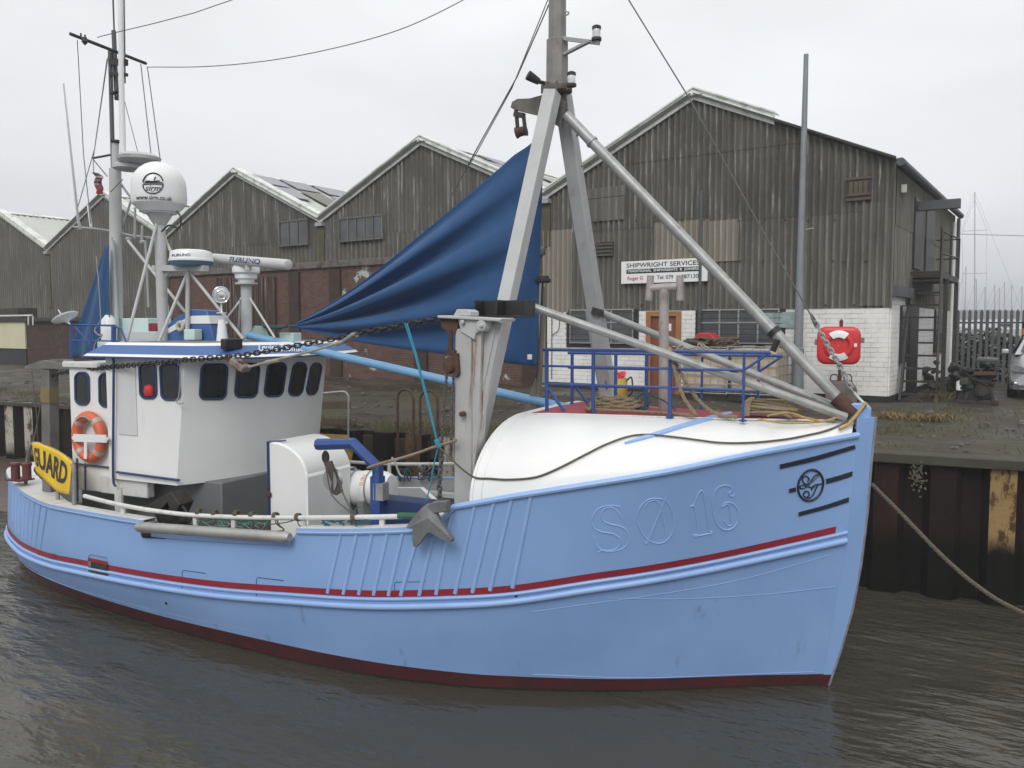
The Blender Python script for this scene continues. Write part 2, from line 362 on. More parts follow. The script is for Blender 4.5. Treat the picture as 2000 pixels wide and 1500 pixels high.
brick_white = brick_mat('brick_whitewashed', (.76, .76, .745), (.71, .71, .695), (.50, .49, .46), (.77, .77, .755), .45, .56, 1.35, .7, .72)
plinth_m = M('black_plinth', (.012, .013, .014), (.03, .028, .025), 5, .7, bmp=.4)
# sheet piling: rust, weed and slime below the tide line
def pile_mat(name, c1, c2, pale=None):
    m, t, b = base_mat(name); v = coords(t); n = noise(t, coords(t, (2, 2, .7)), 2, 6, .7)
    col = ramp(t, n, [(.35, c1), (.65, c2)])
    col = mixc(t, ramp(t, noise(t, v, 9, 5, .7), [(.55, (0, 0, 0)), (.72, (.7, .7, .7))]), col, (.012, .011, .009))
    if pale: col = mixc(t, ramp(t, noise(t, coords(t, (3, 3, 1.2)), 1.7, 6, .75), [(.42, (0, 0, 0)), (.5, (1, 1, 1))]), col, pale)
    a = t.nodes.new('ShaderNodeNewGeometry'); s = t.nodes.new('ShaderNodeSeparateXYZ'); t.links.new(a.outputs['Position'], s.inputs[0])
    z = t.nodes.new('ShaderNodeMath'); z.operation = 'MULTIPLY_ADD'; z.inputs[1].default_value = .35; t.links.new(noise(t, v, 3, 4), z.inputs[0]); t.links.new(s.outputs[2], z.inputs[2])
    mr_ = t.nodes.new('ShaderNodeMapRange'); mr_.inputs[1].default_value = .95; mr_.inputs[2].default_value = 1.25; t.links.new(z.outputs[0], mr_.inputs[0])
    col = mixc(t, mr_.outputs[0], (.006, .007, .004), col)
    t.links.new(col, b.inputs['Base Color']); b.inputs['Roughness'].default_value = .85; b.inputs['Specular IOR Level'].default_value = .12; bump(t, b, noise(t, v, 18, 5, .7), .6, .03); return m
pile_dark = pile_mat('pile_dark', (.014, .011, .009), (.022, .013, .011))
pile_red = pile_mat('pile_red', (.042, .016, .013), (.016, .011, .009))
pile_brown = pile_mat('pile_brown', (.16, .095, .055), (.06, .035, .024))
pile_pale = pile_mat('pile_pale', (.10, .05, .03), (.04, .025, .02), (.40, .38, .32))
pile_gold = pile_mat('pile_gold', (.12, .06, .025), (.06, .03, .018), (.30, .20, .09))
# ================================================================ SETTING: water, ground, sheds
QY = 13.9
def water_mat():
    m, t, b = base_mat('harbour_water'); v = coords(t)
    n = noise(t, v, .25, 3); col = ramp(t, n, [(.35, (.058, .053, .039)), (.65, (.050, .048, .038))])
    t.links.new(col, b.inputs['Base Color']); b.inputs['Roughness'].default_value = .02; b.inputs['IOR'].default_value = 1.40
    vr = t.nodes.new('ShaderNodeMapping'); vr.inputs['Rotation'].default_value = (0, 0, R(20)); vr.inputs['Scale'].default_value = (.55, 1.5, 1); t.links.new(v, vr.inputs[0])
    a = noise(t, vr.outputs[0], 1.9, 3, .5); s = noise(t, vr.outputs[0], 6.5, 3, .55); g = noise(t, v, .35, 2)
    def mth(op, x, y):
        q = t.nodes.new('ShaderNodeMath'); q.operation = op
        for i, z in enumerate((x, y)):
            if hasattr(z, 'is_linked'): t.links.new(z, q.inputs[i])
            else: q.inputs[i].default_value = z
        return q.outputs[0]
    gm = ramp(t, g, [(.36, (.25, .25, .25)), (.62, (1, 1, 1))])
    sx_ = t.nodes.new('ShaderNodeSeparateXYZ'); t.links.new(t.nodes.new('ShaderNodeNewGeometry').outputs['Position'], sx_.inputs[0])
    lee = ramp(t, mth('MULTIPLY', mth('ABSOLUTE', mth('ADD', sx_.outputs[0], 4.6), 0), .1), [(.22, (.30, .30, .30)), (.52, (1, 1, 1))])      # calmer in the lee of the hull
    h = mth('MULTIPLY', mth('MULTIPLY', mth('ADD', a, mth('MULTIPLY', s, .28)), gm), lee)
    bump(t, b, h, 1.0, .13); return m
def ground_mat():
    m, t, b = base_mat('quay_earth'); v = coords(t)
    a = noise(t, coords(t, (.6, 1.2, 1)), .7, 6, .7); c = noise(t, v, 5, 6, .75); d = noise(t, v, 28, 5, .8); g = noise(t, v, .45, 5, .65)
    col = ramp(t, a, [(.3, (.018, .014, .010)), (.5, (.045, .034, .024)), (.7, (.085, .066, .048))])
    col = mixc(t, ramp(t, c, [(.5, (0, 0, 0)), (.72, (.8, .8, .8))]), col, (.022, .018, .015))
    col = mixc(t, ramp(t, g, [(.48, (0, 0, 0)), (.62, (.8, .8, .8))]), col, (.052, .055, .020))
    col = mixc(t, ramp(t, d, [(.67, (0, 0, 0)), (.76, (.6, .6, .6))]), col, (.20, .185, .165))
    t.links.new(col, b.inputs['Base Color'])
    t.links.new(ramp(t, a, [(.4, (.32, .32, .32)), (.6, (.9, .9, .9))]), b.inputs['Roughness'])
    bump(t, b, mixc(t, .5, c, d), .8, .05); return m
mb = MB()
xs = [-900, -120, -40, -20, -8, 0, 8, 20, 60, 900]; ys = [-900, -60, -10, 4, 9, 13, QY+.25]
mb.grid([[(x, y, 0) for x in xs] for y in ys]); struct(mb.build('water', water_mat()))
def gh(x, y):
    t = min(1, max(0, (y-14)/5.5)); z = 2.17+.30*t*t*(3-2*t)
    if x < -4 : z -= .22*min(1, (-4-x)/5)*max(0, 1-(y-14)/3.0)*(1 if x > -14 else max(0, 1-(-14-x)/4))
    if x < -18: z += .15*min(1, (-18-x)/6)*t
    return z
from mathutils import noise as mn
def gz(x, y):
    return gh(x, y)+.05*mn.noise(Vector((x*.7, y*.9, 0)))+.03*mn.noise(Vector((x*2.3, y*2.3, 3)))
xs = [-900, -300, -120, -60, -48]+[-42+.42*i for i in range(131)]+[16, 22, 40, 90, 300, 900]
ys = [QY+.32+.3*i for i in range(44)]+[28, 34, 45, 70, 130, 300, 900]
mb = MB(); mb.grid([[(x, ys[0], -1) for x in xs]]+[[(x, y, gz(x, y) if y < 40 and abs(x) < 50 else 2.3) for x in xs] for y in ys])
struct(mb.build('ground', ground_mat(), ang=180))
# mud sloping out of the water at the foot of the left-hand wall
mb = MB(); mudm = M('wet_mud', (.085, .058, .042), (.055, .04, .03), 2, .4, bmp=.6, bs=10)
mb.grid([[(x, y0, z0+.05*mn.noise(Vector((x*.9, y0, 1)))) for x in [-46+.7*i for i in range(42)]] for y0, z0 in ((11.4, -.12), (11.9, .10), (12.6, .32), (13.2, .5), (13.75, .62), (14.1, .66))])
struct(mb.build('mud_bank', mudm, ang=180))

UP = Vector((0, 0, 1))
# ---- sheet pile wall: every pan is folded steel, all driven as one wall
wl = thing('sheet_pile_wall', 'dark rusty steel sheet pile quay wall behind the fishing boat', 'quay wall', (-8, QY, -1))
mb = MB(); pans = {}
P0x, PITCH = -38.11, .78
def ptop(x): return 2.10 if x > -5 else (1.98 if x > -15 else 2.17)
pale_at = {-21.1: 'pale', -20.4: 'pale', -19.5: 'pale', 1.32: 'gold', -.24: 'red', -9.1: 'brown', -8.35: 'pale', 3.1: 'brown'}
k = 0; x = P0x
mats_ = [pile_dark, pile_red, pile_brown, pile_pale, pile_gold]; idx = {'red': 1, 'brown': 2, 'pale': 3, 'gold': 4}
while x < 16:
    prof = [(x, QY+.2), (x+.17, QY+.2), (x+.26, QY), (x+.60, QY), (x+.69, QY+.2), (x+PITCH, QY+.2)]
    zt = ptop(x); cx = x+.43; which = 0
    for q, nm in pale_at.items():
        if abs(cx-q) < PITCH/2: which = idx[nm]
    if which == 0 and cx < -1 and rnd.random() < .25: which = rnd.choice((1, 1, 2))
    for j in range(5):
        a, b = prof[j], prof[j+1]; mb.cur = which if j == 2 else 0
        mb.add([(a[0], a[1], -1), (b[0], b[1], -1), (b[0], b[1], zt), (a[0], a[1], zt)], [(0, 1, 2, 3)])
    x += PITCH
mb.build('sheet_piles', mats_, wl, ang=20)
mb = MB(); capm = M('capping_timber', (.058, .048, .036), (.032, .027, .02), 3, .75, bmp=.5, bs=10, st=(.3, 1, 1), dirt=(.05, .055, .028), dlo=.45, dhi=.65)
mb.bx(-5.2, 16, QY-.10, QY+.36, 2.04, 2.19); mb.build('capping_beam', capm, wl, bevel=.015)
mb = MB(); mb.bx(-38, -15.2, QY-.06, QY+.36, 2.06, 2.16); mb.build('capping_beam', capm, wl, bevel=.015)
mb = MB()
xx = -15.2
while xx < -5.2:
    l = rnd.uniform(.5, 1.4); h = rnd.uniform(1.78, 1.98)
    mb.bx(xx, min(-5.2, xx+l)-.02, QY+.17, QY+.5, h-.5, h); xx += l
mb.build('broken_edge', M('earth_edge', (.04, .034, .026), (.05, .052, .025), 3, .9, bmp=.8, bs=9), wl, bevel=.04)

# ---- corrugated sheet cladding
def corr_face(mb, s0, s1, zb, zt, P, pitch=.152, amp=.030, off=0, rows=(), mats=None, sub=4):
    n = max(2, int(round((s1-s0)/pitch*sub))); cols = []
    for i in range(n+1):
        s = s0+(s1-s0)*i/n; o = off+amp*math.cos(2*math.pi*s/pitch); b0, t0 = zb(s), zt(s)
        zs = [b0]+[r for r in rows if b0 < r < t0]; cols.append((s, o, b0, t0))
    lv = [None]+list(rows)+[None]
    for r in range(len(lv)-1):
        oo = off*0+.012*r
        for i in range(n):
            q = []
            for (s, o, b0, t0) in (cols[i], cols[i+1]):
                lo = b0 if lv[r] is None else min(max(lv[r], b0), t0); hi = t0 if lv[r+1] is None else max(min(lv[r+1]-(.0), t0), b0); q.append((s, o, lo, hi))
            if q[0][3]-q[0][2] < 1e-4 and q[1][3]-q[1][2] < 1e-4: continue
            mb.cur = mats[r] if mats else 0
            mb.add([P(q[0][0], q[0][2], q[0][1]+oo), P(q[1][0], q[1][2], q[1][1]+oo), P(q[1][0], q[1][3], q[1][1]+oo), P(q[0][0], q[0][3], q[0][1]+oo)], [(0, 1, 2, 3)])
EAVE, RIDGE = 7.62, 9.62
GAB = [(.02, -4.517, -8.75), (-8.75, -13.17, -17.58), (-17.58, -21.99, -26.42), (-26.42, -30.75, -35.6), (-35.6, -40.2, -44.6), (-44.6, -49, -53.4)]
def gable(i):
    r, a, l = GAB[i]
    return lambda s: EAVE+(RIDGE-EAVE)*((s-l)/(a-l) if s < a else (r-s)/(r-a))
def roof_slope(mb, s0, z0, s1, z1, depth, over=.25, rowsd=1, thick=.0, pitch=.22):
    n = int(depth/pitch*3); rows = []
    sl_ = math.hypot(s1-s0, z1-z0); nx, nz_ = -(z1-z0)/sl_, (s1-s0)/sl_
    if nz_ < 0: nx, nz_ = -nx, -nz_
    A = []; B = []
    for i in range(n+1):
        t = -over+(depth+over)*i/n; h = .07+.03*math.cos(2*math.pi*t/pitch)
        A.append(FW(s0+nx*h, z0+nz_*h)+FN*t); B.append(FW(s1+nx*h, z1+nz_*h)+FN*t)
    M1 = []; M2 = []
    for k2 in range(6): M1.append([a.lerp(b, k2/5) for a, b in zip(A, B)])
    mb.grid(M1)
def barge_boards(parent, i, full=True, right_to=1.0):
    r, a, l = GAB[i]; mb = MB()
    for s0, z0, s1, z1 in ((l, EAVE, a, RIDGE), (r+(a-r)*(1-right_to), EAVE+(RIDGE-EAVE)*(1-right_to), a, RIDGE)):
        p = FW(s0, z0+.02, .10); q = FW(s1, z1+.02, .10); mb.box(p-UP*.07, q-p, Vector((0, 0, .29)), FN*.05)
        p2 = FW(s0, z0+.21, .16); q2 = FW(s1, z1+.21, .16); mb.box(p2, q2-p2, Vector((0, 0, .035)), FN*.40)
    return mb.build('barge_board', barge, parent)
SHED_LAB = ['nearest corrugated shed with whitewashed brick base and a shipwright sign', 'corrugated shed with patched red brick base, behind the blue sail', 'corrugated shed with dark sliding doors and missing roof lights', 'corrugated shed behind the tall mast with the pale metal roof', 'leftmost corrugated shed cut off by the left edge']
SHEDS = []
for i, lab in enumerate(SHED_LAB):
    r, a, l = GAB[i]; t = thing('warehouse', lab, 'shed', FW((r+l)/2, 2.4), 'gabled sheds along the quay'); SHEDS.append(t)
    zt = gable(i); mb = MB()
    if i == 0:
        corr_face(mb, l, r, lambda s: 4.52, zt, FW, rows=(6.62, 8.25), mats=[0, 1, 1], sub=6); mb.build('cladding', [corr_mid, corr_dark], t, ang=80)
    elif i in (1, 2):
        corr_face(mb, l+.02, r-.02, lambda s: 6.22, zt, FW, pitch=.2, rows=(7.05,), mats=[1, 0], sub=4); mb.build('cladding', [corr_dark, corr_brown], t, ang=80)
    else:
        corr_face(mb, l+.02, r-.02, lambda s: 2.4, zt, FW, pitch=.2, rows=(6.05,), mats=[1, 0], sub=4); mb.build('cladding', [corr_brown, corr_brown], t, ang=80)
    mb = MB(); roof_slope(mb, l, EAVE, a, RIDGE, 34, pitch=.3); 
    if i: roof_slope(mb, r, EAVE, a, RIDGE, 34, pitch=.3)
    else:
        roof_slope(mb, r, EAVE-.02, a, RIDGE, 9.3, pitch=.3)
    mb.build('roof', roof_pale, t, ang=80)
    barge_boards(t, i, right_to=.43 if i == 0 else 1)
    mb = MB()                                                       # ridge cap
    d_ = 9.3 if i == 0 else 34
    p = FW(a, RIDGE+.13, .2); mb.prism([p+FD*.22-Vector((0, 0, .08)), p+Vector((0, 0, .03)), p-FD*.22-Vector((0, 0, .08)), p-FD*.2-Vector((0, 0, .10)), p+FD*.2-Vector((0, 0, .10))], FN*d_)
    mb.build('ridge_cap', barge, t, smooth=False)
    if i:
        mb = MB(); p = FW(r, EAVE-.02, .18); mb.box(p-FD*.16-Vector((0, 0, .14)), FD*.32, Vector((0, 0, .12)), FN*34); mb.build('valley_gutter', grey_paint, t)
# roof lights on the third and second sheds
def roof_panel(i, name, mat, u0, u1, t0, t1, h=.16):
    r, a, l = GAB[i]; mb = MB()
    s0, z0 = a+(r-a)*u0, RIDGE-(RIDGE-EAVE)*u0; s1, z1 = a+(r-a)*u1, RIDGE-(RIDGE-EAVE)*u1
    up = Vector((0, 0, h))
    mb.box(FW(s0, z0)+FN*t0+up, FW(s1, z1)-FW(s0, z0), FN*(t1-t0), (0, 0, .02)); mb.build(name, mat, SHEDS[i], smooth=False)
for (u0, u1, t0, t1, m_) in ((.06, .28, .4, 1.5, roof_clear), (.06, .28, 1.75, 3.0, roof_clear), (.06, .28, 3.3, 4.8, roof_clear), (.06, .28, 5.2, 6.8, roof_clear), (.33, .58, .35, 1.3, roof_clear), (.33, .95, 1.6, 2.7, roof_dark), (.33, .6, 3.2, 4.6, roof_clear), (.5, .78, 7.2, 8.8, roof_dark)):
    roof_panel(2, 'roof_light', m_, u0, u1, t0, t1)
for (u0, u1, t0, t1) in ((.3, .6, 1.2, 2.6), (.3, .6, 4, 5.4), (.06, .26, 2.4, 4)): roof_panel(1, 'roof_light', roof_clear, u0, u1, t0, t1)
def fwindow(parent, x0, y0, x1, y1, nx, split=None, frame=grey_dark, off=.06, bars=0, pane=None, edge=.05, name='window'):
    s0, z1 = PF(x0, y0); s1, _ = PF(x1, y0); _, z0 = PF(x0, y1); zt = z1
    mb = MB(); w_ = s1-s0
    def bar(a0, a1, b0, b1, o0=off, o1=off+.05):
        p = FW(a0, b0, o1); mb.box(p, FD*(a1-a0), Vector((0, 0, b1-b0)), FN*(o1-o0+.02))
    bar(s0-edge, s1+edge, zt, zt+edge); bar(s0-edge, s1+edge, z0-edge, z0); bar(s0-edge, s0, z0, zt); bar(s1, s1+edge, z0, zt)
    for i in range(1, nx):
        c = s0+w_*i/nx; bar(c-.02, c+.02, z0, zt, off, off+.04)
    if split: c = z0+(zt-z0)*split; bar(s0, s1, c-.018, c+.018, off, off+.035)
    f = mb.build(name, frame, parent)
    mb = MB(); p = FW(s0, z0, off+.012); mb.box(p, FD*w_, Vector((0, 0, zt-z0)), FN*.03); mb.build('pane', pane or shed_glass, f, smooth=False)
    if bars:
        mb = MB()
        for i in range(bars):
            z = z0+(zt-z0)*(i+.5)/bars; mb.tube([FW(s0-.12, z, off+.12), FW(s1+.12, z, off+.12)], .008, 5)
        mb.build('guard_bars', dark_steel, f)
    return f, s0, s1, z0, zt
# --- shed 0 details
S = SHEDS[0]
mb = MB(); s0 = GAB[0][2]+.05
D0, D1 = PF(1263, 700)[0], PF(1331, 700)[0]
for a_, b_ in ((s0, D0), (D1, -.03)): mb.box(FW(a_, 2.62, .03), FD*(b_-a_), Vector((0, 0, 1.90)), FN*.2)
mb.box(FW(D0, 4.5, .03), FD*(D1-D0), Vector((0, 0, .02)), FN*.2); mb.build('brick_wall', brick_white, S, smooth=False)
mb = MB()
for a_, b_ in ((s0, D0), (D1, -.03)): mb.box(FW(a_, 2.2, .05), FD*(b_-a_), Vector((0, 0, .42)), FN*.2)
mb.build('plinth', plinth_m, S, smooth=False)
for (x0, x1, n) in ((1118, 1238, 3), (1372, 1522, 4)):
    f, a, b, z0, z1 = fwindow(S, x0, 607, x1, 668, n, .62, frame=galv, off=.05, bars=6, edge=.03)
    mb = MB(); p = FW(a-.16, z0-.14, .045); mb.box(p, FD*(b-a+.32), Vector((0, 0, z1-z0+.16)), FN*.02); mb.build('surround', plinth_m, f, smooth=False)
mb = MB(); gp = PF(1495, 625); mb.box(FW(gp[0]-.05, 4.1, .075), FD*.75, Vector((0, 0, .36)), FN*.006); mb.build('taped_pane', M('paper', (.33, .42, .43), (.16, .24, .26), 7, .7), S, smooth=False)
dz1, dz0 = PF(1263, 607)[1]-.02, 2.42
mb = MB()
for a_, b_ in ((D0, D0+.13), (D1-.13, D1)): mb.box(FW(a_, dz0, .07), FD*(b_-a_), Vector((0, 0, dz1-dz0)), FN*.14)
mb.box(FW(D0+.13, dz1-.12, .07), FD*(D1-D0-.26), Vector((0, 0, .12)), FN*.14); mb.box(FW(D0, 2.3, .10), FD*(D1-D0), Vector((0, 0, .12)), FN*.2)
dr = mb.build('door', wood_frame, S)
mb = MB(); mb.box(FW(D0+.13, dz0, .0), FD*(D1-D0-.26), Vector((0, 0, dz1-dz0-.12)), FN*.05); mb.build('leaf', door_wood, dr)
mb = MB(); q = PF(1304, 640); mb.box(FW(q[0]-.02, q[1]-.08, .01), FD*.12, Vector((0, 0, .18)), FN*.012); mb.build('notice', white, dr)
mb = MB(); q = PF(1316, 677); mb.tube([FW(q[0], q[1], .04), FW(q[0]+.1, q[1], .04)], .012, 6); mb.build('handle', chrome, dr)
# pale replacement sheets, boarded opening and small vents
def sheet_patch(x0, y0, x1, y1, mat, off=.03, name='replacement_sheet'):
    a, zt = PF(x0, y0); b, _ = PF(x1, y0); _, zb = PF(x0, y1); mb = MB()
    corr_face(mb, a, b, lambda s: zb, lambda s: zt, FW, off=off, sub=6); mb.build(name, mat, S, ang=80)
sheet_patch(1278, 436, 1386, 517, corr_light); sheet_patch(1387, 432, 1445, 512, corr_light, .034)
sheet_patch(1062, 452, 1120, 611, corr_light, .036); sheet_patch(1685, 398, 1733, 598, corr_mid, .034)
def flatpatch(x0, y0, x1, y1, mat, name, off=.06, d=.05):
    a, zt = PF(x0, y0); b, _ = PF(x1, y0); _, zb = PF(x0, y1); mb = MB()
    mb.box(FW(a, zb, off), FD*(b-a), Vector((0, 0, zt-zb)), FN*d); return mb.build(name, mat, S, bevel=.006), a, b, zb, zt
flatpatch(1134, 392, 1222, 436, corr_brown, 'boarded_opening')
flatpatch(1134, 372, 1222, 391, corr_brown, 'boarded_opening', .05)
f, a, b, zb, zt = flatpatch(1167, 474, 1200, 502, dark_steel, 'vent')
mb = MB()
for k in range(4): mb.box(FW(a, zb+(zt-zb)*(k+.2)/4, .085), FD*(b-a), Vector((0, 0, .03)), FN*.03)
mb.build('louvre', corr_brown, f)
f, a, b, zb, zt = flatpatch(1655, 348, 1704, 394, dark_steel, 'hatch')
mb = MB()
for k in range(4): mb.box(FW(a+.06+(b-a-.12)*k/4, zb+.12, .085), FD*((b-a)/4-.05), Vector((0, 0, zt-zb-.22)), FN*.03)
for zz in (zb, zb+.1, zt-.06): mb.box(FW(a, zz, .09), FD*(b-a), Vector((0, 0, .05)), FN*.03)
mb.build('slats', wood, f)
mb = MB()                                                           # fixing bolts on the sheets
for (x0, x1, y, n) in ((1070, 1725, 596, 15), (1225, 1720, 510, 12), (1230, 1640, 430, 10)):
    for k in range(n):
        q = PF(x0+(x1-x0)*(k+rnd.uniform(.2, .8))/n, y); mb.lathe([(.026, 0), (.022, .02)], FW(q[0], q[1], .03), -FN, 8)
mb.build('fixing_bolts', rust, S)
mb = MB(); q = PF(1371, 560); mb.tube([FW(q[0], 4.0, .12), FW(q[0], 7.4, .12)], .045, 8); q = PF(1053, 560)
mb.build('downpipe', grey_dark, S)
mb = MB(); mb.box(FW(-8.95, 2.3, .06), FD*.2, Vector((0, 0, 3.2)), FN*.1); mb.build('corner_post', corr_light, S)
mb = MB(); q = PF(1080, 640); mb.tube([FW(q[0], 2.7, .06), FW(q[0], 4.5, .06)], .012, 5); mb.tube(spline([FW(q[0], 3.9, .06), FW(q[0]+.22, 4.05, .07), FW(q[0]+.25, 4.45, .06)], 6), .01, 5); mb.build('cable', black, S)
# --- right side wall of shed 0, with outside stair
mb = MB(); EL = 9.3
corr_face(mb, .0, EL, lambda t: 5.0 if t < 2.1 else 4.6, lambda t: 7.48, SW, off=0, rows=(6.3,), sub=6); mb.build('side_cladding', [corr_mid, corr_mid], S, ang=80)
mb = MB(); mb.box(SW(.06, 2.62, .0), FN*EL, Vector((0, 0, 2.3)), -FD*.2); mb.build('side_brick_wall', brick_white, S, smooth=False)
mb = MB(); mb.box(SW(-.02, 2.2, .02), FN*EL, Vector((0, 0, .42)), -FD*.2); mb.build('side_plinth', plinth_m, S, smooth=False)
mb = MB(); mb.box(SW(EL, 2.2, 0), FN*.2, Vector((0, 0, 5.3)), -FD*8.6); mb.build('back_wall', corr_brown, S)
mb = MB(); mb.tube([SW(-.35, 7.54, .16), SW(EL+.25, 7.5, .16)], .085, 10); mb.build('gutter', grey_dark, S)
mb = MB(); mb.tube([SW(EL-.05, 7.4, .14), SW(EL-.05, 2.4, .14)], .05, 8); mb.build('downpipe', grey_dark, S)
mb = MB(); mb.tube([SW(EL-.9, 7.2, .14), SW(EL-.9, 6.0, .14), SW(EL-.9, 2.4, .14)], .05, 8); mb.build('downpipe', white_dirty, S)
mb = MB(); mb.box(SW(2.2, 5.5, .02), FN*1.0, Vector((0, 0, 1.65)), FD*.05); mb.box(SW(3.9, 5.45, .02), FN*1.3, Vector((0, 0, 1.7)), FD*.04); mb.build('upper_door', black, S)
mb = MB(); mb.box(SW(2.5, 6.86, 0), FN*.16, Vector((0, 0, .22)), FD*.95); mb.build('hoist_beam', grey_dark, S, bevel=.01)
mb = MB(); mb.box(SW(2.0, 2.5, .01), FN*1.2, Vector((0, 0, 2.15)), FD*.05); mb.build('side_door', black, S)
mb = MB(); mb.box(SW(1.0, 3.3, .01), FN*.8, Vector((0, 0, 1.3)), FD*.05); mb.build('side_window', glass, S)
mb = MB(); mb.box(SW(6.0, 3.4, .01), FN*1.6, Vector((0, 0, 1.2)), FD*.05); mb.build('side_window', glass, S)
mb = MB(); mb.box(SW(-.02, 4.78, 0), FN*1.9, Vector((0, 0, .22)), FD*.14); mb.box(SW(2.6, 4.9, 0), FN*1.4, Vector((0, 0, .1)), FD*.4); mb.build('canopy', grey_dark, S)
mb = MB(); q0 = SW(.55, 7.1, .06); mb.bx(q0.x-.04, q0.x+.08, q0.y-.1, q0.y+.1, q0.z-.09, q0.z+.09); mb.build('wall_lamp', white_dirty, S, bevel=.02)
st = thing('outside_stair', 'black steel outside stair against the end wall of the nearest shed', 'stair', SW(1.0, 2.45, .7))
mb = MB(); pl0, pl1 = SW(2.0, 5.32, .05), SW(8.3, 5.32, .05)
mb.box(SW(2.0, 5.26, .02), FN*3.4, Vector((0, 0, .14)), FD*.62); mb.build('platform', dark_steel, st)
mb = MB(); A0, A1 = SW(.75, 2.45, .10), SW(2.1, 5.3, .05); B0, B1 = A0+FD*.72, A1+FD*.62
for a_, b_ in ((A0, A1), (B0, B1)): mb.beam(a_, b_, .05, .2)
mb.build('stringer', dark_steel, st)
for k in range(10):
    t_ = (k+.6)/10; mb = MB(); a_, b_ = A0.lerp(A1, t_), B0.lerp(B1, t_); mb.box(a_-FN*.09-Vector((0, 0, .02)), b_-a_, FN*.2, (0, 0, .04)); mb.build('tread', dark_steel, st)
mb = MB()
for z in (.5, 1.0): mb.tube([B1+Vector((0, 0, z)), SW(5.3, 5.4+z, .64)], .02, 6)
mb.tube([B0+Vector((0, 0, .9)), B1+Vector((0, 0, 1.0))], .022, 6); mb.tube([B0+Vector((0, 0, .0)), B0+Vector((0, 0, .9))], .022, 6)
for t_ in (2.1, 3.7, 5.3): mb.tube([SW(t_, 5.35, .64), SW(t_, 6.42, .64)], .022, 6)
for z in (.5, 1.0): mb.tube([SW(5.3, 5.4+z, .64), SW(5.3, 5.4+z, .1)], .02, 6)
mb.build('handrail', dark_steel, st)
for t_ in (3.4, 5.3):
    mb = MB(); mb.beam(SW(t_, 2.3, .6), SW(t_, 5.3, .6), .1, .1); mb.build('post', dark_steel, st)
# --- sheds 1, 2 lower fronts
for i in (1, 2):
    S1 = SHEDS[i]; r, a, l = GAB[i]; mb = MB()
    mb.box(FW(l, 2.0, 0), FD*(r-l), Vector((0, 0, 4.15)), FN*.25); mb.build('brick_wall', brick_patch if i == 1 else brick_red, S1, smooth=False)
    mb = MB(); mb.box(FW(l, 6.08, .10), FD*(r-l-.02), Vector((0, 0, .22)), FN*.3); mb.build('ledge_beam', concrete, S1, bevel=.02)
    for s_ in ([-16.9, -13.2, -9.2] if i == 1 else [-18.9, -25.2]):
        mb = MB(); mb.box(FW(s_-.3, 2.0, .10), FD*.5, Vector((0, 0, 4.0)), FN*.12); mb.build('pilaster', brick_mat('brick_dark', (.07, .04, .032), (.05, .034, .028), (.055, .05, .042)) if 'brick_dark' not in MATS else MATS['brick_dark'], S1, smooth=False)
fwindow(SHEDS[1], 668, 430, 750, 471, 5, None, frame=corr_mid, off=.08); fwindow(SHEDS[2], 551, 436, 604, 480, 3, None, frame=corr_mid, off=.08)
S1 = SHEDS[2]
for (x0, x1) in ((428, 476), (478, 540)):
    a_, z1 = PF(x0, 543); b_, _ = PF(x1, 543); mb = MB(); mb.box(FW(a_, 2.3, .10), FD*(b_-a_), Vector((0, 0, z1-2.3)), FN*.08)
    n_ = int((b_-a_)/.28)
    for k in range(n_): mb.box(FW(a_+k*.28, 2.3, .13), FD*.05, Vector((0, 0, z1-2.3)), FN*.04)
    mb.build('sliding_door', corr_rust, S1)
for i in (1, 2, 3, 4):
    S1 = SHEDS[i]; mb = MB(); r = GAB[i][0]; mb.box(FW(r-.16, 5.0 if i > 2 else 6.3, .06), FD*.3, Vector((0, 0, 2.5 if i > 2 else 1.25)), FN*.06); mb.build('valley_flashing', M('mossy_flashing', (.10, .085, .045), (.05, .045, .03), 3, .85), S1)
# --- sign
sg = thing('shipwright_sign', 'white sign board reading SHIPWRIGHT SERVICES on the nearest shed', 'sign', PFw(1302, 556, .12))
a_, b_ = PF(1218, 512), PF(1386, 502); sz0, sz1 = PF(1218, 555)[1], PF(1218, 512)[1]
mb = MB(); mb.box(FW(a_[0], sz0, .13), FD*(b_[0]-a_[0]), Vector((0, 0, sz1-sz0)), FN*.04); mb.build('board', plastic_white, sg, bevel=.004)
ink = M('sign_ink', (.012, .012, .013)); inkred = M('sign_red', (.45, .02, .03)); SWd = b_[0]-a_[0]; SH = sz1-sz0
def signmap(u0, u1, v0, v1, off): return quadmap(FW(a_[0]+SWd*u0, sz0+SH*v0, off), FW(a_[0]+SWd*u1, sz0+SH*v0, off), FW(a_[0]+SWd*u0, sz0+SH*v1, off), FW(a_[0]+SWd*u1, sz0+SH*v1, off))
mb = MB(); text_on(mb, 'SHIPWRIGHT SERVICES', signmap(.065, .915, .71, .91, .134), off=.012); mb.build('lettering', ink, sg, smooth=False)
mb = MB(); f_ = signmap(.065, .915, .44, .64, .133); mb.add([f_(0, 0), f_(1, 0), f_(1, 1), f_(0, 1)], [(0, 1, 2, 3)]); mb.build('black_band', ink, sg, smooth=False)
mb = MB(); text_on(mb, 'TRADITIONAL  SHIPWRIGHTS  &  JOINERS', signmap(.08, .905, .47, .61, .136), off=.02); mb.build('lettering', plastic_white, sg, smooth=False)
mb = MB(); text_on(mb, 'Roger G', signmap(.08, .265, .10, .32, .134), off=.012); mb.build('lettering', inkred, sg, smooth=False)
mb = MB(); text_on(mb, 'ey', signmap(.335, .395, .10, .27, .134), off=.012); mb.build('lettering', inkred, sg, smooth=False)
mb = MB(); text_on(mb, 'Tel: 079', signmap(.43, .62, .15, .32, .134), off=.012); mb.build('lettering', ink, sg, smooth=False)
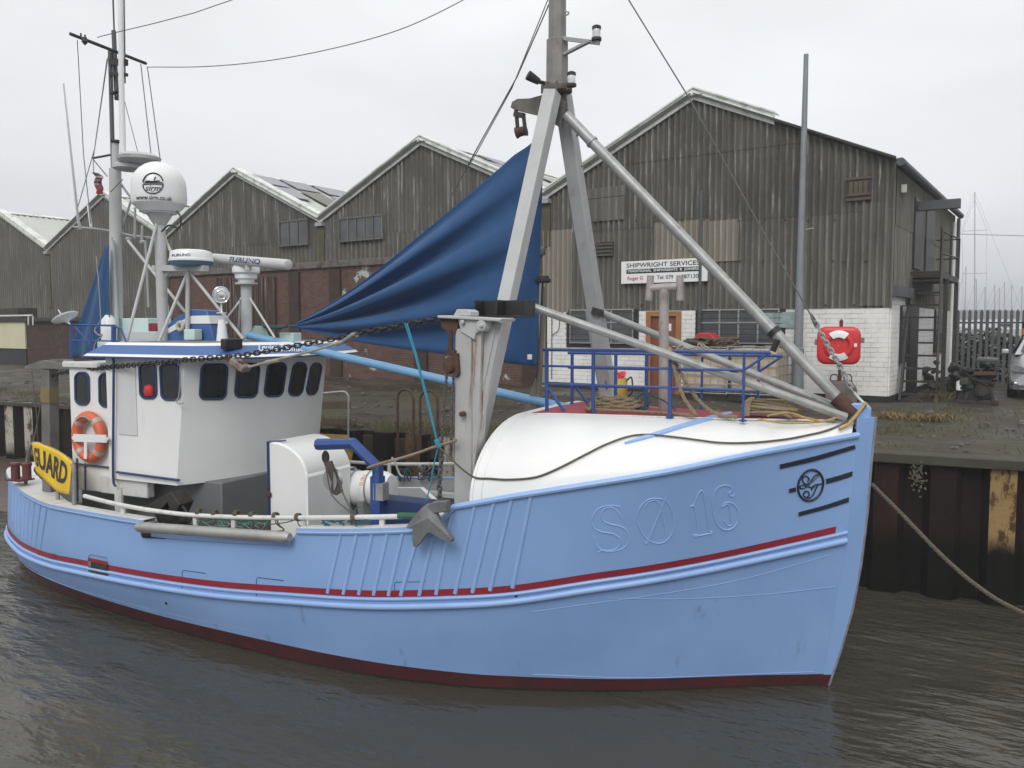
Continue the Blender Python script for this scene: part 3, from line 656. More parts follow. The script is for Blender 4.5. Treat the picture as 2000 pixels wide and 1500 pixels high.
mb = MB(); text_on(mb, '087130', signmap(.71, .905, .15, .32, .134), off=.012); mb.build('lettering', ink, sg, smooth=False)

# --- lean-to at the left
lt = thing('lean_to', 'low brick lean-to with a cream panel and rotten flat roof, left edge', 'outbuilding', FW(-36, 2.4, 4))
def LW(s, z, o=0): return FW(s, z, 3.2+o)
def LP(px, py): return PF(px, py, 3.2)
mb = MB(); sR = LP(178, 650)[0]; mb.box(LW(-50, 2.0), FD*(sR+50), Vector((0, 0, LP(100, 628)[1]-2.0)), FN*3.0); mb.build('brick_wall', brick_mat('brick_purple', (.085, .042, .04), (.06, .036, .036), (.07, .055, .05), (.12, .10, .095), .6, .7), lt, smooth=False)
mb = MB(); z0 = LP(100, 628)[1]; mb.box(LW(-50, z0, .15), FD*(sR+50.2), Vector((0, 0, .16)), FN*3.3)
for k in range(9): s_ = -45+rnd.random()*11; mb.box(LW(s_, z0+.16, .1-.5*rnd.random()), FD*rnd.uniform(.8, 3), Vector((0, 0, rnd.uniform(.1, .5))), FN*rnd.uniform(.3, 1.5))
mb.build('roof', M('rotten_roof', (.05, .044, .036), (.028, .024, .02), 3, .9, bmp=.6, bs=8), lt, bevel=.02)
mb = MB(); a0 = LP(-40, 630); b0 = LP(51, 630); zb = LP(10, 680)[1]; mb.box(LW(a0[0], zb, .06), FD*(b0[0]-a0[0]), Vector((0, 0, LP(10, 627)[1]-zb)), FN*.05); mb.build('cream_panel', M('cream_board', (.62, .58, .40), (.55, .51, .35), 1, .6), lt)
mb = MB(); mb.box(LW(a0[0], 2.0, .05), FD*(b0[0]-a0[0]), Vector((0, 0, zb-2.05)), FN*.05); mb.build('dark_opening', black, lt)
mb = MB(); p = LP(0, 616); q = LP(72, 616); mb.box(LW(p[0]-3, p[1]-.05, .2), FD*(q[0]-p[0]+3), Vector((0, 0, .06)), FN*.05); mb.build('white_trim', white_dirty, lt)
for px in (66, 75): 
    mb = MB(); p = LP(px, 618); q = LP(px, 635); mb.tube([LW(p[0], p[1], .2), LW(q[0], q[1], .2)], .03, 6); mb.build('stub_pipe', white_dirty, lt)

# ================================================================ THINGS ON THE QUAY
def ground_at(px, py): 
    p = PZ(px, py, 2.45)
    for _ in range(6): p = PZ(px, py, gz(p.x, p.y))
    return p
# caged tanks
def ibc(px, lab):
    b = PF(px, 700, 1.0); o = FW(b[0], gz(*FW(b[0], 0, 1.0).xy)+.02, 1.0); wdt = 1.12
    t = thing('caged_tank', lab, 'water tank', o, 'caged tanks by the whitewashed wall'); z0 = o.z
    def q(s, d_, z): return o+FD*s-FN*d_+Vector((0, 0, z))
    mb = MB(); mb.box(q(-.52, -.45, .18), FD*1.04, -FN*.9, (0, 0, .98)); mb.build('bottle', M('cloudy_plastic', (.50, .40, .285), (.42, .34, .25), 1.3, .4, dirt=(.62, .60, .52), dlo=.55, dhi=.7, dscale=1.2), t, bevel=.07)
    mb = MB()
    for k in range(7):
        s_ = -.55+1.1*k/6; mb.tube([q(s_, .5, .15), q(s_, .5, 1.2)], .009, 5); mb.tube([q(s_, -.5, .15), q(s_, -.5, 1.2)], .009, 5)
    for k in range(5):
        d_ = -.5+1.0*k/4; mb.tube([q(.56, d_, .15), q(.56, d_, 1.2)], .009, 5); mb.tube([q(-.56, d_, .15), q(-.56, d_, 1.2)], .009, 5)
    for k in range(6):
        z = .17+1.03*k/5; mb.tube([q(-.56, .5, z), q(.56, .5, z), q(.56, -.5, z), q(-.56, -.5, z)], .011, 5, True)
    mb.build('cage', galv, t)
    mb = MB()
    for d_ in (-.42, 0, .42): mb.box(q(-.56, d_-.06, 0), FD*1.12, -FN*.12, (0, 0, .13))
    mb.box(q(-.56, -.5, .12), FD*1.12, -FN*1.0, (0, 0, .03)); mb.build('pallet', dark_steel, t)
    mb = MB(); mb.lathe([(.13, 0), (.13, .05), (.1, .07)], q(0, 0, 1.15), (0, 0, 1), 16); mb.build('lid', black, t)
    return t, q
t_, q_ = ibc(1389, 'left caged plastic tank with netting heaped on its top'); t2, q2 = ibc(1484, 'right caged plastic tank, half empty, by the barred window')
mb = MB()
for k in range(26):
    a_ = [q_(rnd.uniform(-.5, .6), rnd.uniform(-.4, .45), 1.2+rnd.uniform(0, .2)) for _ in range(4)]; mb.tube(spline(a_, 5), rnd.uniform(.015, .035), 5)
one(mb, 'heaped_netting', M('old_net', (.13, .10, .07), (.07, .06, .045), 8, .95, bmp=.5), 'brown netting heaped on top of the left caged tank', 'net')
mb = MB(); o = q_(-.1, .2, 1.26); mb.prism([o+FD*-.3, o+FD*.42, o+FD*.30+Vector((0, 0, .12)), o+FD*.12+Vector((0, 0, .26)), o+FD*-.16+Vector((0, 0, .26)), o+FD*-.27+Vector((0, 0, .12))], FN*.4)
one(mb, 'red_bag', M('red_cloth', (.42, .025, .03), (.33, .02, .025), 4, .6), 'crumpled red bag lying on the left caged tank', 'bag', bevel=.03)
# yellow bin with rubbish
o = ground_at(1203, 781); t = thing('yellow_bin', 'open yellow plastic drum filled with red and yellow rubbish', 'bin', o)
mb = MB(); mb.lathe([(.24, 0), (.26, .03), (.26, .30), (.27, .32), (.26, .34), (.255, .50), (.22, .50), (.22, .4)], o, n=20); mb.build('drum', M('yellow_drum', (.62, .42, .09), (.52, .33, .06), 3, .5, dirt=(.3, .2, .08)), t)
for k, m_ in enumerate((red_plastic, yellow, red_plastic, stripe_red)):
    mb = MB(); c = o+Vector((rnd.uniform(-.14, .14), rnd.uniform(-.1, .1), .52)); pts = [c+Vector((rnd.uniform(-.12, .12), rnd.uniform(-.1, .1), rnd.uniform(-.08, .16))) for _ in range(9)]
    bm = bmesh.new(); [bm.verts.new(p) for p in pts]; bmesh.ops.convex_hull(bm, input=bm.verts); mb.add([v.co for v in bm.verts], []) 
    bm.verts.index_update(); mb.f += [[v.index for v in f.verts] for f in bm.faces]; mb.m += [0]*len(bm.faces); bm.free(); mb.build('rubbish_scrap', m_, t, smooth=False)
mb = MB(); mb.tube(spline([o+Vector((.25, 0, .45)), o+Vector((.36, .02, .52)), o+Vector((.38, .02, .2)), o+Vector((.27, 0, .08))], 6), .02, 6); mb.build('handle_strap', black, t)
# life ring housing on its post in a concrete block
o = ground_at(1640, 801); t = thing('lifebuoy_station', 'red lifebuoy housing on a post set in a concrete block', 'lifebuoy station', o)
dv = Vector((o.x, o.y, 0)).normalized(); rt = Vector((dv.y, -dv.x, 0)); UP = Vector((0, 0, 1))
def lp(px, py): return onp(px, py, o, dv)
mb = MB(); blk = [lp(1612, 802), lp(1674, 802), lp(1674, 762), lp(1664, 746), lp(1622, 746), lp(1612, 758)]; mb.prism(blk, dv*.6); mb.build('concrete_block', concrete, t, bevel=.03)
mb = MB()
for px in (1629, 1656):
    c = lp(px, 746)+dv*.3; mb.tube([c-rt*.07, c-rt*.075+UP*.08, c-rt*.04+UP*.14, c+rt*.04+UP*.14, c+rt*.075+UP*.08, c+rt*.07], .012, 6)
mb.build('lifting_eye', rust, t)
pc = lp(1640, 746)+dv*.3; tp = lp(1639, 628); mb = MB(); mb.beam(pc, Vector((pc.x, pc.y, tp.z)), .075, .075, dv); mb.lathe([(.05, 0), (.001, .06)], Vector((pc.x, pc.y, tp.z)), n=4); mb.build('post', M('red_brown_timber', (.14, .03, .028), (.09, .025, .022), 5, .7), t)
ctr = lp(1638, 675); wv = (lp(1681, 675)-lp(1595, 675)).length/2; hv = (lp(1638, 638)-lp(1638, 712)).length/2
def rr(cx, cy, hx, hy, rad, n=6):
    o_ = []
    for (sx_, sy_, a0_) in ((1, 1, 0), (-1, 1, 90), (-1, -1, 180), (1, -1, 270)):
        for k in range(n+1): a = R(a0_+90*k/n); o_.append((cx+sx_*(hx-rad)+rad*math.cos(a), cy+sy_*(hy-rad)+rad*math.sin(a)))
    return o_
mb = MB(); rings = []
for dd, sc_ in ((.16, .90), (.13, .98), (.08, 1.0), (.03, 1.0), (-.03, .985), (-.06, .93), (-.075, .82), (-.078, .5), (-.078, .02)):
    rings.append([ctr+rt*x_*sc_+UP*y_*sc_+dv*dd for x_, y_ in rr(0, 0, wv, hv, wv*.42)]+[]); rings[-1].append(rings[-1][0])
mb.grid(rings); mb.build('housing', red_plastic, t, ang=50)
mb = MB(); mb.torus(ctr-dv*.07, wv*.56, .06, dv, 40, 10); mb.build('moulded_ring', red_plastic, t)
for a0_, a1_ in ((52, 128), (232, 308)):
    mb = MB(); A = []; B = []
    for k in range(15):
        a = R(a0_+(a1_-a0_)*k/14); A.append(ctr-dv*.138+rt*math.cos(a)*wv*.40+UP*math.sin(a)*wv*.40); B.append(ctr-dv*.112+rt*math.cos(a)*wv*.74+UP*math.sin(a)*wv*.74)
    mid = [(p+q)/2-dv*.014 for p, q in zip(A, B)]; mb.grid([A, mid, B]); mb.build('white_band', plastic_white, t)
mb = MB(); c = lp(1684, 665); mb.box(c-rt*.03-UP*.05, rt*.07, UP*.11, dv*.05); c = lp(1594, 668); mb.box(c-rt*.03-UP*.06, rt*.05, UP*.12, dv*.05); mb.build('latch', M('latch', (.25, .17, .14)), t, bevel=.01)
mb = MB(); c = lp(1670, 674)-dv*.084; mb.box(c-rt*.035-UP*.035, rt*.07, UP*.07, dv*.01); mb.build('sticker', plastic_white, t)
# utility pole
o = PFw(1557, 777, .45); tp = onp(1575, 106, o, Vector((o.x, o.y, 0)).normalized())
t = thing('steel_pole', 'tall bare grey steel pole standing in front of the nearest shed', 'pole', o)
mb = MB(); mb.tube([o-UP*.1, o+UP*1.1, o+UP*1.12, Vector((o.x+.02, o.y, tp.z))], [.135, .125, .10, .05], 14); mb.build('shaft', M('pole_grey', (.235, .255, .275), (.19, .205, .22), 3, .5, .2, bmp=.1), t)
mb = MB(); c = onp(1573, 449, o, Vector((o.x, o.y, 0)).normalized()); mb.tube([c, c+rt*.17+UP*.03], .014, 6); mb.build('peg', galv, t)
# hoop handrails of the quay ladder, and barrier
for (x0, x1, yb, yt, lab) in ((777, 808, 850, 760, 'left of two rusty hoop handrails at the quay edge'), (821, 855, 853, 762, 'right of two rusty hoop handrails, beside the grey gallows post')):
    a_, b_ = PY(x0, yb, QY-.02), PY(x1, yb, QY-.02); b_.z = a_.z; ht = PY(x0, yt, QY).z-a_.z; wdt = (b_-a_).length
    pts = [a_-UP*.3, a_+UP*(ht-wdt*.5)]+[a_.lerp(b_, .5)+UP*(ht-wdt*.5)+(a_-b_)*.5*math.cos(R(an))+UP*wdt*.5*math.sin(R(an)) for an in range(20, 180, 20)]+[b_+UP*(ht-wdt*.5), b_-UP*.3]
    mb = MB(); mb.tube(pts, .028, 8); one(mb, 'hoop_handrail', rust, lab, 'handrail', 'hoop handrails at the quay edge')
t = thing('gangway_gate', 'gangway gate with a grey rail loop, brown boards and a yellow skirt', 'gate', PY(650, 875, QY-.15))
GY = QY-.15
mb = MB(); mb.tube(spline([PY(560, 775, GY), PY(625, 769, GY), PY(668, 765, GY), PY(678, 770, GY), PY(681, 785, GY), PY(680, 870, GY)], 4), .022, 8); mb.build('rail_loop', galv, t)
for y0, y1 in ((784, 799), (818, 831)):
    mb = MB(); a_, b_, c_ = PY(560, y1, GY), PY(683, y1, GY), PY(683, y0, GY); mb.box(a_, b_-a_, Vector((0, 0, c_.z-b_.z)), (0, .05, 0)); mb.build('board', wood, t)
mb = MB(); mb.prism([PY(600, 846, GY-.04), PY(676, 850, GY-.04), PY(692, 866, GY-.04), PY(684, 908, GY-.04), PY(676, 912, GY-.04), PY(600, 912, GY-.04)], (0, .03, 0)); mb.build('yellow_skirt', yellow_old, t)
# palisade fence
t = thing('palisade_fence', 'dark steel palisade fence behind the silver car', 'fence', FW(4, 2.4, -9.6))
fa = SW(EL-.1, 2.3, .1); fdir = (FD*.93+FN*.1).normalized()
mb = MB()
for k in range(70):
    p = fa+fdir*(.12+.155*k); h = 2.28
    mb.prism([p-fdir*.044, p+fdir*.044, p+fdir*.044+UP*h, p+UP*(h+.07), p-fdir*.044+UP*h], Vector((.0, .012, 0)))
mb.build('pales', grey_dark, t, smooth=False)
for z in (.45, 1.95):
    mb = MB(); mb.beam(fa+UP*z+Vector((0, .05, 0)), fa+fdir*11+UP*z+Vector((0, .05, 0)), .05, .05); mb.build('rail', dark_steel, t)
for d_ in (.0, 2.75, 5.5, 8.25, 11):
    mb = MB(); mb.beam(fa+fdir*d_-UP*.1+Vector((0, .1, 0)), fa+fdir*d_+UP*2.35+Vector((0, .1, 0)), .09 if d_ else .2, .09); mb.build('post', dark_steel, t)
# hedge behind the fence
mb = MB(); r2 = random.Random(3)
for k in range(9000):
    p = fa+fdir*r2.uniform(-.2, 13)+FN*r2.uniform(.9, 2.6); p.z = 2.3+2.15*(r2.random()**.8)*(.75+.3*mn.noise(Vector((p.x*.8, p.y*.8, 0))))
    a = r2.uniform(0, 6.28); s_ = r2.uniform(.05, .15); u = Vector((math.cos(a), math.sin(a), r2.uniform(-.6, .6)))*s_; v = Vector((-math.sin(a), math.cos(a), r2.uniform(-.8, .8)))*s_*.7
    mb.add([p-u, p+v, p+u, p-v], [(0, 1, 2, 3)])
one(mb, 'hedge', leaf, 'dark scrubby hedge growing behind the palisade fence', 'hedge', smooth=False)
# striped bollard
o = ground_at(1996, 790)+FN*2.2; o = PZ(1999, 768, 2.4); mb_ = thing('striped_bollard', 'black and yellow striped post behind the silver car', 'bollard', o)
mb = MB(); zt_ = onp(1999, 629, o, Vector((o.x, o.y, 0)).normalized()).z-2.4; mb.cur = 0
n_ = 11
for k in range(n_):
    mb.cur = k % 2; r_ = .17; z0_, z1_ = 2.4+zt_*k/n_, 2.4+zt_*(k+1)/n_; mb.lathe([(r_, z0_-2.4), (r_, z1_-2.4)], (o.x+.08, o.y, 2.4), n=16)
mb.build('shaft', [black, yellow], mb_)
# ---- scrapped marine engine
o = ground_at(1900, 789); dv = Vector((o.x, o.y, 0)).normalized(); rt = Vector((dv.y, -dv.x, 0))
t = thing('scrap_engine', 'scrapped dark green marine engine standing beside the silver car', 'engine', o)
def ep(px, py, d=0): return onp(px, py, o+dv*d, dv)
eng = M('greasy_engine_green', (.020, .028, .024), (.014, .016, .014), 6, .55, .2, bmp=.6, bs=18, dirt=(.06, .05, .04), dlo=.55, dhi=.75)
def eblock(name, poly, d0, d1, mat=eng, bv=.02):
    mb = MB(); mb.prism([ep(x, y, d0) for x, y in poly], dv*(d1-d0)); return mb.build(name, mat, t, bevel=bv)
eblock('crankcase', [(1868, 782), (1868, 735), (1882, 722), (1938, 722), (1944, 745), (1936, 782)], -.15, .45)
eblock('cylinder_head', [(1905, 722), (1905, 706), (1952, 706), (1955, 722)], -.1, .4)
eblock('rocker_cover', [(1906, 706), (1908, 698), (1950, 700), (1952, 706)], -.05, .35, M('engine_cover', (.13, .13, .115), (.07, .07, .062), 3, .5))
eblock('gearbox', [(1850, 760), (1852, 732), (1868, 726), (1870, 765)], 0, .4)
mb = MB(); c = ep(1921, 763, -.15); mb.lathe([(.04, -.12), (.10, -.12), (.10, -.06), (.17, -.05), (.18, 0), (.17, .03)], c, dv, 22); mb.build('flywheel', dark_steel, t)
mb = MB(); c = ep(1908, 788, -.1); mb.lathe([(.22, 0), (.24, .03), (.24, .3), (.2, .34)], c+UP*.1, dv, 18); mb.build('sump_drum', M('drum_green', (.03, .055, .045), (.02, .035, .03), 4, .5), t)
mb = MB(); c = ep(1873, 762, -.2); mb.lathe([(.055, 0), (.06, .03), (.06, .24), (.04, .27)], c, (0, 0, 1), 14); mb.build('oil_filter', white, t)
mb = MB()
for k in range(12):
    a_ = ep(rnd.uniform(1866, 1945), rnd.uniform(712, 770), -.17); b_ = ep(rnd.uniform(1866, 1945), rnd.uniform(712, 770), -.2); mb.tube(spline([a_, a_.lerp(b_, .5)-dv*rnd.uniform(.02, .1)+UP*rnd.uniform(-.05, .08), b_], 6), rnd.uniform(.008, .018), 6)
mb.build('pipework', dark_steel, t)
eblock('injection_pump', [(1874, 752), (1874, 738), (1892, 738), (1892, 752)], -.3, -.1, M('pump_iron', (.05, .05, .045), (.03, .03, .028), 6, .6, bmp=.5))
eblock('exhaust_manifold', [(1902, 734), (1902, 726), (1948, 726), (1948, 734)], -.28, -.08, rust)
for k in range(4):
    mb = MB(); c = ep(1909+k*12, 722, -.16); mb.lathe([(.05, 0), (.05, .14), (.035, .16)], c, (0, 0, 1), 12); mb.build('cylinder_port', eng, t)
mb = MB()
for k in range(26):
    c = ep(rnd.uniform(1852, 1948), rnd.uniform(708, 778), rnd.uniform(-.3, .0)); s_ = rnd.uniform(.04, .11)
    mb.lathe([(s_*.6, -s_*.5), (s_, -s_*.2), (s_*.9, s_*.4), (s_*.4, s_*.6)], c, (rnd.uniform(-1, 1), rnd.uniform(-1, 1), rnd.uniform(-1, 1)), 8)
mb.build('castings', eng, t, ang=30)
eblock('bed', [(1846, 792), (1846, 780), (1950, 782), (1950, 794)], -.2, .5, dark_steel)
for (x0, y0, x1, y1) in ((1896, 742, 1884, 786), (1936, 760, 1942, 790)):
    mb = MB(); mb.beam(ep(x0, y0, -.2), ep(x1, y1, -.2), .07, .05); mb.build('bearer', dark_steel, t)
o2 = ground_at(1838, 765); mb = MB()
for k in range(22):
    c = o2+Vector((rnd.uniform(-.35, .4), rnd.uniform(-.2, .3), rnd.uniform(0, .75))); s_ = rnd.uniform(.06, .16)
    mb.lathe([(s_*.7, 0), (s_, s_*.5), (s_*.6, s_)], c, (rnd.uniform(-1, 1), rnd.uniform(-1, 1), rnd.uniform(.1, 1)), 7)
one(mb, 'scrap_pile', dark_steel, 'black heap of scrap machinery between the stair and the engine', 'scrap', smooth=False)
# ---- silver estate car, nose towards us and a little left
o = ground_at(1966, 780); t = thing('parked_car', 'silver estate car parked by the fence, cut off by the right edge', 'car', o)
cdir = Vector((o.x*.25-.95+.9, -1, 0)); cdir = Vector((-.10, -1, 0)).normalized(); cr = Vector((-cdir.y, cdir.x, 0))
if cr.x < 0: cr = -cr
NO = o+cr*.92-cdir*.05
def cp(s, f, z): return NO+cr*s-cdir*f+UP*z      # s across (right +), f back from the nose, z up
silver = M('silver_paint', (.52, .53, .55), (.47, .48, .50), 1, .28, .5)
body = [(.0, .30, .42, .78), (.02, .62, .55, .82), (.12, .74, .68, .86), (.5, .86, .74, .88), (1.05, .98, .78, .89), (1.25, 1.03, .79, .89)]
rows = []
for f, zt_, hw, hw2 in body:
    rows.append([cp(s, f+(abs(s)/.9)**2*.16, z) for s, z in ((-hw2*1.0, .22), (-hw2*1.02, .45), (-hw2*1.0, .62 if f > .05 else .35), (-hw*.98, zt_-.03), (-hw*.6, zt_+.01), (0, zt_+.03), (hw*.6, zt_+.01), (hw*.98, zt_-.03), (hw2*1.0, .62 if f > .05 else .35), (hw2*1.02, .45), (hw2, .22))])
for f in (1.5, 2.5, 4.3, 4.7):
    rows.append([cp(s, f, z) for s, z in ((-.88, .22), (-.91, .45), (-.9, .7), (-.86, .98), (-.5, 1.0), (0, 1.0), (.5, 1.0), (.86, .98), (.9, .7), (.91, .45), (.88, .22))])
mb = MB(); mb.grid(rows); mb.f.append([0, 1, 2, 3, 4, 5, 6, 7, 8, 9, 10]); mb.m.append(0); bd_ = mb.build('body', silver, t, ang=180); ss = bd_.modifiers.new('sub', 'SUBSURF'); ss.levels = ss.render_levels = 2
mb = MB(); cab = []
for f, zt_, hb, ht_ in ((1.22, 1.0, .80, .80), (1.95, 1.42, .84, .60), (2.3, 1.47, .85, .60), (3.9, 1.45, .85, .60), (4.65, 1.02, .82, .74)):
    cab.append([cp(s, f, z) for s, z in ((-hb, .96), (-ht_, zt_-.03), (-ht_*.6, zt_), (0, zt_+.015), (ht_*.6, zt_), (ht_, zt_-.03), (hb, .96))])
mb.grid(cab); mb.build('roof', silver, t, ang=50)
mb = MB(); mb.grid([[cp(s*.68, 1.26+.0, 1.045) for s in (-1, -.5, 0, .5, 1)], [cp(s*.545, 1.90, 1.415) for s in (-1, -.5, 0, .5, 1)]]); ws = mb.build('windscreen', M('car_glass', (.03, .035, .036), (.045, .05, .05), 1, .05), t)
mb = MB(); mb.tube([cp(-.5, 1.22, 1.05), cp(.1, 1.24, 1.07)], .012, 5); mb.build('wiper', black, t)
for sd_ in (-1, 1):
    mb = MB(); mb.prism([cp(sd_*s, f, z) for s, f, z in ((.87, 1.6, 1.0), (.66, 2.05, 1.36), (.66, 4.1, 1.36), (.86, 4.4, 1.0))], cr*.012*sd_); mb.build('side_window', black, t)
    mb = MB(); mb.prism([cp(sd_*s, f, z) for s, f, z in ((.50, .03, .60), (.84, .24, .62), (.87, .42, .76), (.80, .34, .79), (.55, .09, .70))], -cdir*-.03); mb.build('headlight', chrome, t, bevel=.01)
    mb = MB(); mb.lathe([(.05, 0), (.08, .04)], cp(sd_*.66, .0, .40), cdir, 14); mb.build('fog_lamp', chrome, t)
    mb = MB(); mb.box(cp(sd_*.92, 1.55, .98), cr*.16*sd_, cdir*.10, UP*.12); mb.build('door_mirror', silver, t, bevel=.03)
    for f in (.95, 3.75):
        mb = MB(); mb.lathe([(.2, -.1), (.3, -.1), (.315, -.05), (.315, .05), (.3, .1), (.2, .1)], cp(sd_*.82, f, .30), cr*sd_, 24); wh = mb.build('wheel', black, t)
        mb = MB(); mb.lathe([(.19, .05), (.19, .09), (.06, .105), (.02, .105)], cp(sd_*.82, f, .30), cr*sd_, 20); mb.build('rim', galv, wh)
mb = MB(); mb.prism([cp(s, -.012, z) for s, z in ((-.34, .58), (.34, .58), (.42, .70), (-.42, .70))], cdir*.03); mb.build('grille', black, t)
mb = MB(); mb.prism([cp(s, -.015+.2*(abs(s)/.85)**2, z) for s, z in ((-.85, .36), (-.5, .36), (0, .36), (.5, .36), (.85, .36), (.85, .31), (0, .31), (-.85, .31))], cdir*.03); mb.build('bumper_trim', black, t)
mb = MB(); mb.box(cp(-.26, .0, .40), cr*.52, UP*.115, cdir*.03); pl = mb.build('number_plate', plastic_white, t, bevel=.004)
mb = MB(); text_on(mb, 'FJ', quadmap(cp(-.23, -.034, .425), cp(-.10, -.034, .425), cp(-.23, -.034, .49), cp(-.10, -.034, .49))); mb.build('lettering', ink, pl, smooth=False)
# ---- marina beyond: each yacht a hull, a mast and its rigging
yw = M('yacht_white', (.55, .56, .57), (.5, .5, .52), 1, .4); ym = M('mast_alloy', (.40, .41, .43), (.36, .37, .39), 1, .5)
def yacht(px, top, dist, lab, spread=True, lean=0):
    b = PY(px, 632, dist); b.z = 3.0; tp_ = PY(px+lean, top, dist); t = thing('moored_yacht', lab, 'yacht', b, 'yachts in the marina beyond the fence'); k = dist/90
    X = Vector((1, 0, 0)); l = 4.2*k; mb = MB(); rows = []
    for u in [i/8 for i in range(9)]:
        w_ = 1.3*k*(math.sin(math.pi*(.12+.86*u))**.7); x_ = (u-.45)*2*l; sh = .9*k+.35*k*(u-.3)**2
        rows.append([b+X*x_+Vector((0, -w_*.6, -.6)), b+X*x_+Vector((0, -w_, sh)), b+X*x_+Vector((0, 0, sh+.08)), b+X*x_+Vector((0, w_, sh)), b+X*x_+Vector((0, w_*.6, -.6))])
    mb.grid(rows); mb.build('hull', yw, t)
    mb = MB(); mb.box(b+X*(-l*.5)+Vector((0, -.6*k, .9*k)), X*l*.8, (0, 1.2*k, 0), (0, 0, .45*k)); mb.build('coachroof', yw, t, bevel=.1*k)
    mb = MB(); mb.tube([b+Vector((0, 0, .8)), tp_], [.055*k, .04*k], 6); mb.build('mast', ym, t)
    h = tp_.z-b.z; mb = MB()
    if spread:
        for f_ in (.45, .74): c = b.lerp(tp_, f_); w_ = 1.0*k; mb.tube([c-X*w_, c+X*w_], .025*k, 5)
        mb.build('spreader', ym, t)
    mb = MB()
    for dx in ((-l*.95, l*1.05) if spread else (-l*.3,)): mb.tube([tp_, b+X*dx+UP*1.0*k], .007*k, 4)
    for dx in ((-1, 1) if spread else ()): mb.tube([tp_.lerp(b, .05), b.lerp(tp_, .74)+X*dx*k, b.lerp(tp_, .45)+X*dx*k, b+X*dx*.9*k+UP*.9*k], .008*k, 4)
    mb.build('rigging', wire, t)
yacht(1904, 375, 90, 'tall masted yacht with two pairs of spreaders beyond the fence')
for px, top, d_, lab, ln in ((1868, 552, 110, 'yacht with a leaning mast next to the stair, beyond the fence', 6), (1907, 545, 120, 'short bare mast just right of the tallest mast', 0), (1884, 520, 150, 'faint yacht mast left of the tallest mast', 3), (1924, 560, 120, 'yacht mast close to the right of the tallest mast', 0), (1943, 556, 110, 'yacht mast in the middle of the gap right of the shed', 0), (1962, 551, 130, 'yacht mast with a small masthead crossbar above the fence', 0), (1976, 556, 140, 'thin yacht mast left of the striped post', 0), (1996, 560, 110, 'yacht mast above the striped post at the right edge', 0), (1952, 562, 170, 'faintest small yacht mast in the marina', 0)):
    yacht(px, top, d_, lab, False, ln)
mb = MB(); mb.tube([PY(1840, 456, 70), PY(2080, 463, 70)], .02, 4); one(mb, 'overhead_cable', wire, 'overhead cable crossing the sky right of the nearest shed', 'cable')
mb = MB(); mb.grid([[(x, 420+60*mn.noise(Vector((x*.01, 1, 0)))*0, z+(2.2*mn.noise(Vector((x*.02, 5, 0))) if z > 5 else 0)) for x in range(-300, 301, 12)] for z in (0, 11)]); mb2 = MB(); mb2.grid([[(x, y, (11+2.2*mn.noise(Vector((x*.02, 5, 0)))) if y < 470 else 0) for x in range(-300, 301, 12)] for y in (420, 470, 560)]); b0 = len(mb.v); mb.v += mb2.v; mb.f += [[i+b0 for i in f] for f in mb2.f]; mb.m += mb2.m
struct(mb.build('far_shore_hill', M('far_trees', (.07, .08, .075), (.05, .06, .055), .1, .9)))
# ---- grass and straw on the quay, stones
mb = MB(); r3 = random.Random(11)
def tuft(x, y, n, h, spread_):
    for _ in range(n):
        px_, py_ = x+r3.gauss(0, spread_), y+r3.gauss(0, spread_*.5)
        if py_ < QY+.2: py_ = QY+.2+r3.random()*.2
        a = r3.uniform(0, 6.28); hh = h*r3.uniform(.4, 1.2); l_ = Vector((math.cos(a), math.sin(a), 0))*hh*r3.uniform(.1, .8); b_ = Vector((px_, py_, gz(px_, py_)-.02)); w_ = Vector((-math.sin(a), math.cos(a), 0))*r3.uniform(.004, .009)
        mb.add([b_-w_, b_+w_, b_+l_*.5+w_*.6+UP*hh*.7, b_+l_+UP*hh], [(0, 1, 2, 3)])
for _ in range(46): tuft(r3.uniform(-12, -7), QY+.35+r3.random()*.7, 60, .11, .25)
for _ in range(40): tuft(r3.uniform(-26, -16), QY+.4+r3.random()*1.2, 60, .12, .3)
for _ in range(40): tuft(r3.uniform(-5, 5), QY+.4+abs(r3.gauss(0, 1.3)), 40, .09, .3)
for _ in range(36): tuft(r3.uniform(-1.5, 3.5), r3.uniform(16.2, 19), 40, .12, .25)
for _ in range(10): tuft(r3.uniform(.4, .9), r3.uniform(20.2, 21.3), 60, .22, .12)
tag(mb.build('grass', grass_m, smooth=False), 'short rough grass growing along the quay edge', 'grass', kind='stuff')
mb = MB()
for cx_, cy_ in ((-.3, 17.4), (.35, 17.2), (.6, 17.6), (-.75, 17.3)):
    p0 = Vector((cx_, cy_, gz(cx_, cy_)))
    for _ in range(260):
        p = p0+Vector((r3.gauss(0, .16), r3.gauss(0, .12), 0)); a = r3.uniform(0, 6.28); l_ = Vector((math.cos(a), math.sin(a), r3.uniform(.1, .9)))*r3.uniform(.05, .15); w_ = Vector((-math.sin(a), math.cos(a), 0))*.008
        mb.add([p-w_, p+w_, p+l_+w_*.4, p+l_-w_*.4], [(0, 1, 2, 3)])
tag(mb.build('dead_weeds', straw, smooth=False), 'straw coloured dead weeds on the quay below the stair', 'weeds', kind='stuff')
mb = MB()
for _ in range(700):
    x = r3.uniform(-26, 6); y = QY+.4+abs(r3.gauss(0, 3)); s_ = r3.uniform(.012, .05)*(2 if r3.random() < .06 else 1); c = Vector((x, y, gz(x, y)+s_*.2))
    mb.add([c+Vector((s_*r3.uniform(.6, 1.2)*math.cos(a), s_*r3.uniform(.6, 1.2)*math.sin(a), z*s_)) for z in (0, .6) for a in (0, 1.26, 2.5, 3.77, 5.0)]+[c+UP*s_*.8], [(i, (i+1) % 5, 5+(i+1) % 5, 5+i) for i in range(5)]+[(5+i, 5+(i+1) % 5, 10) for i in range(5)])
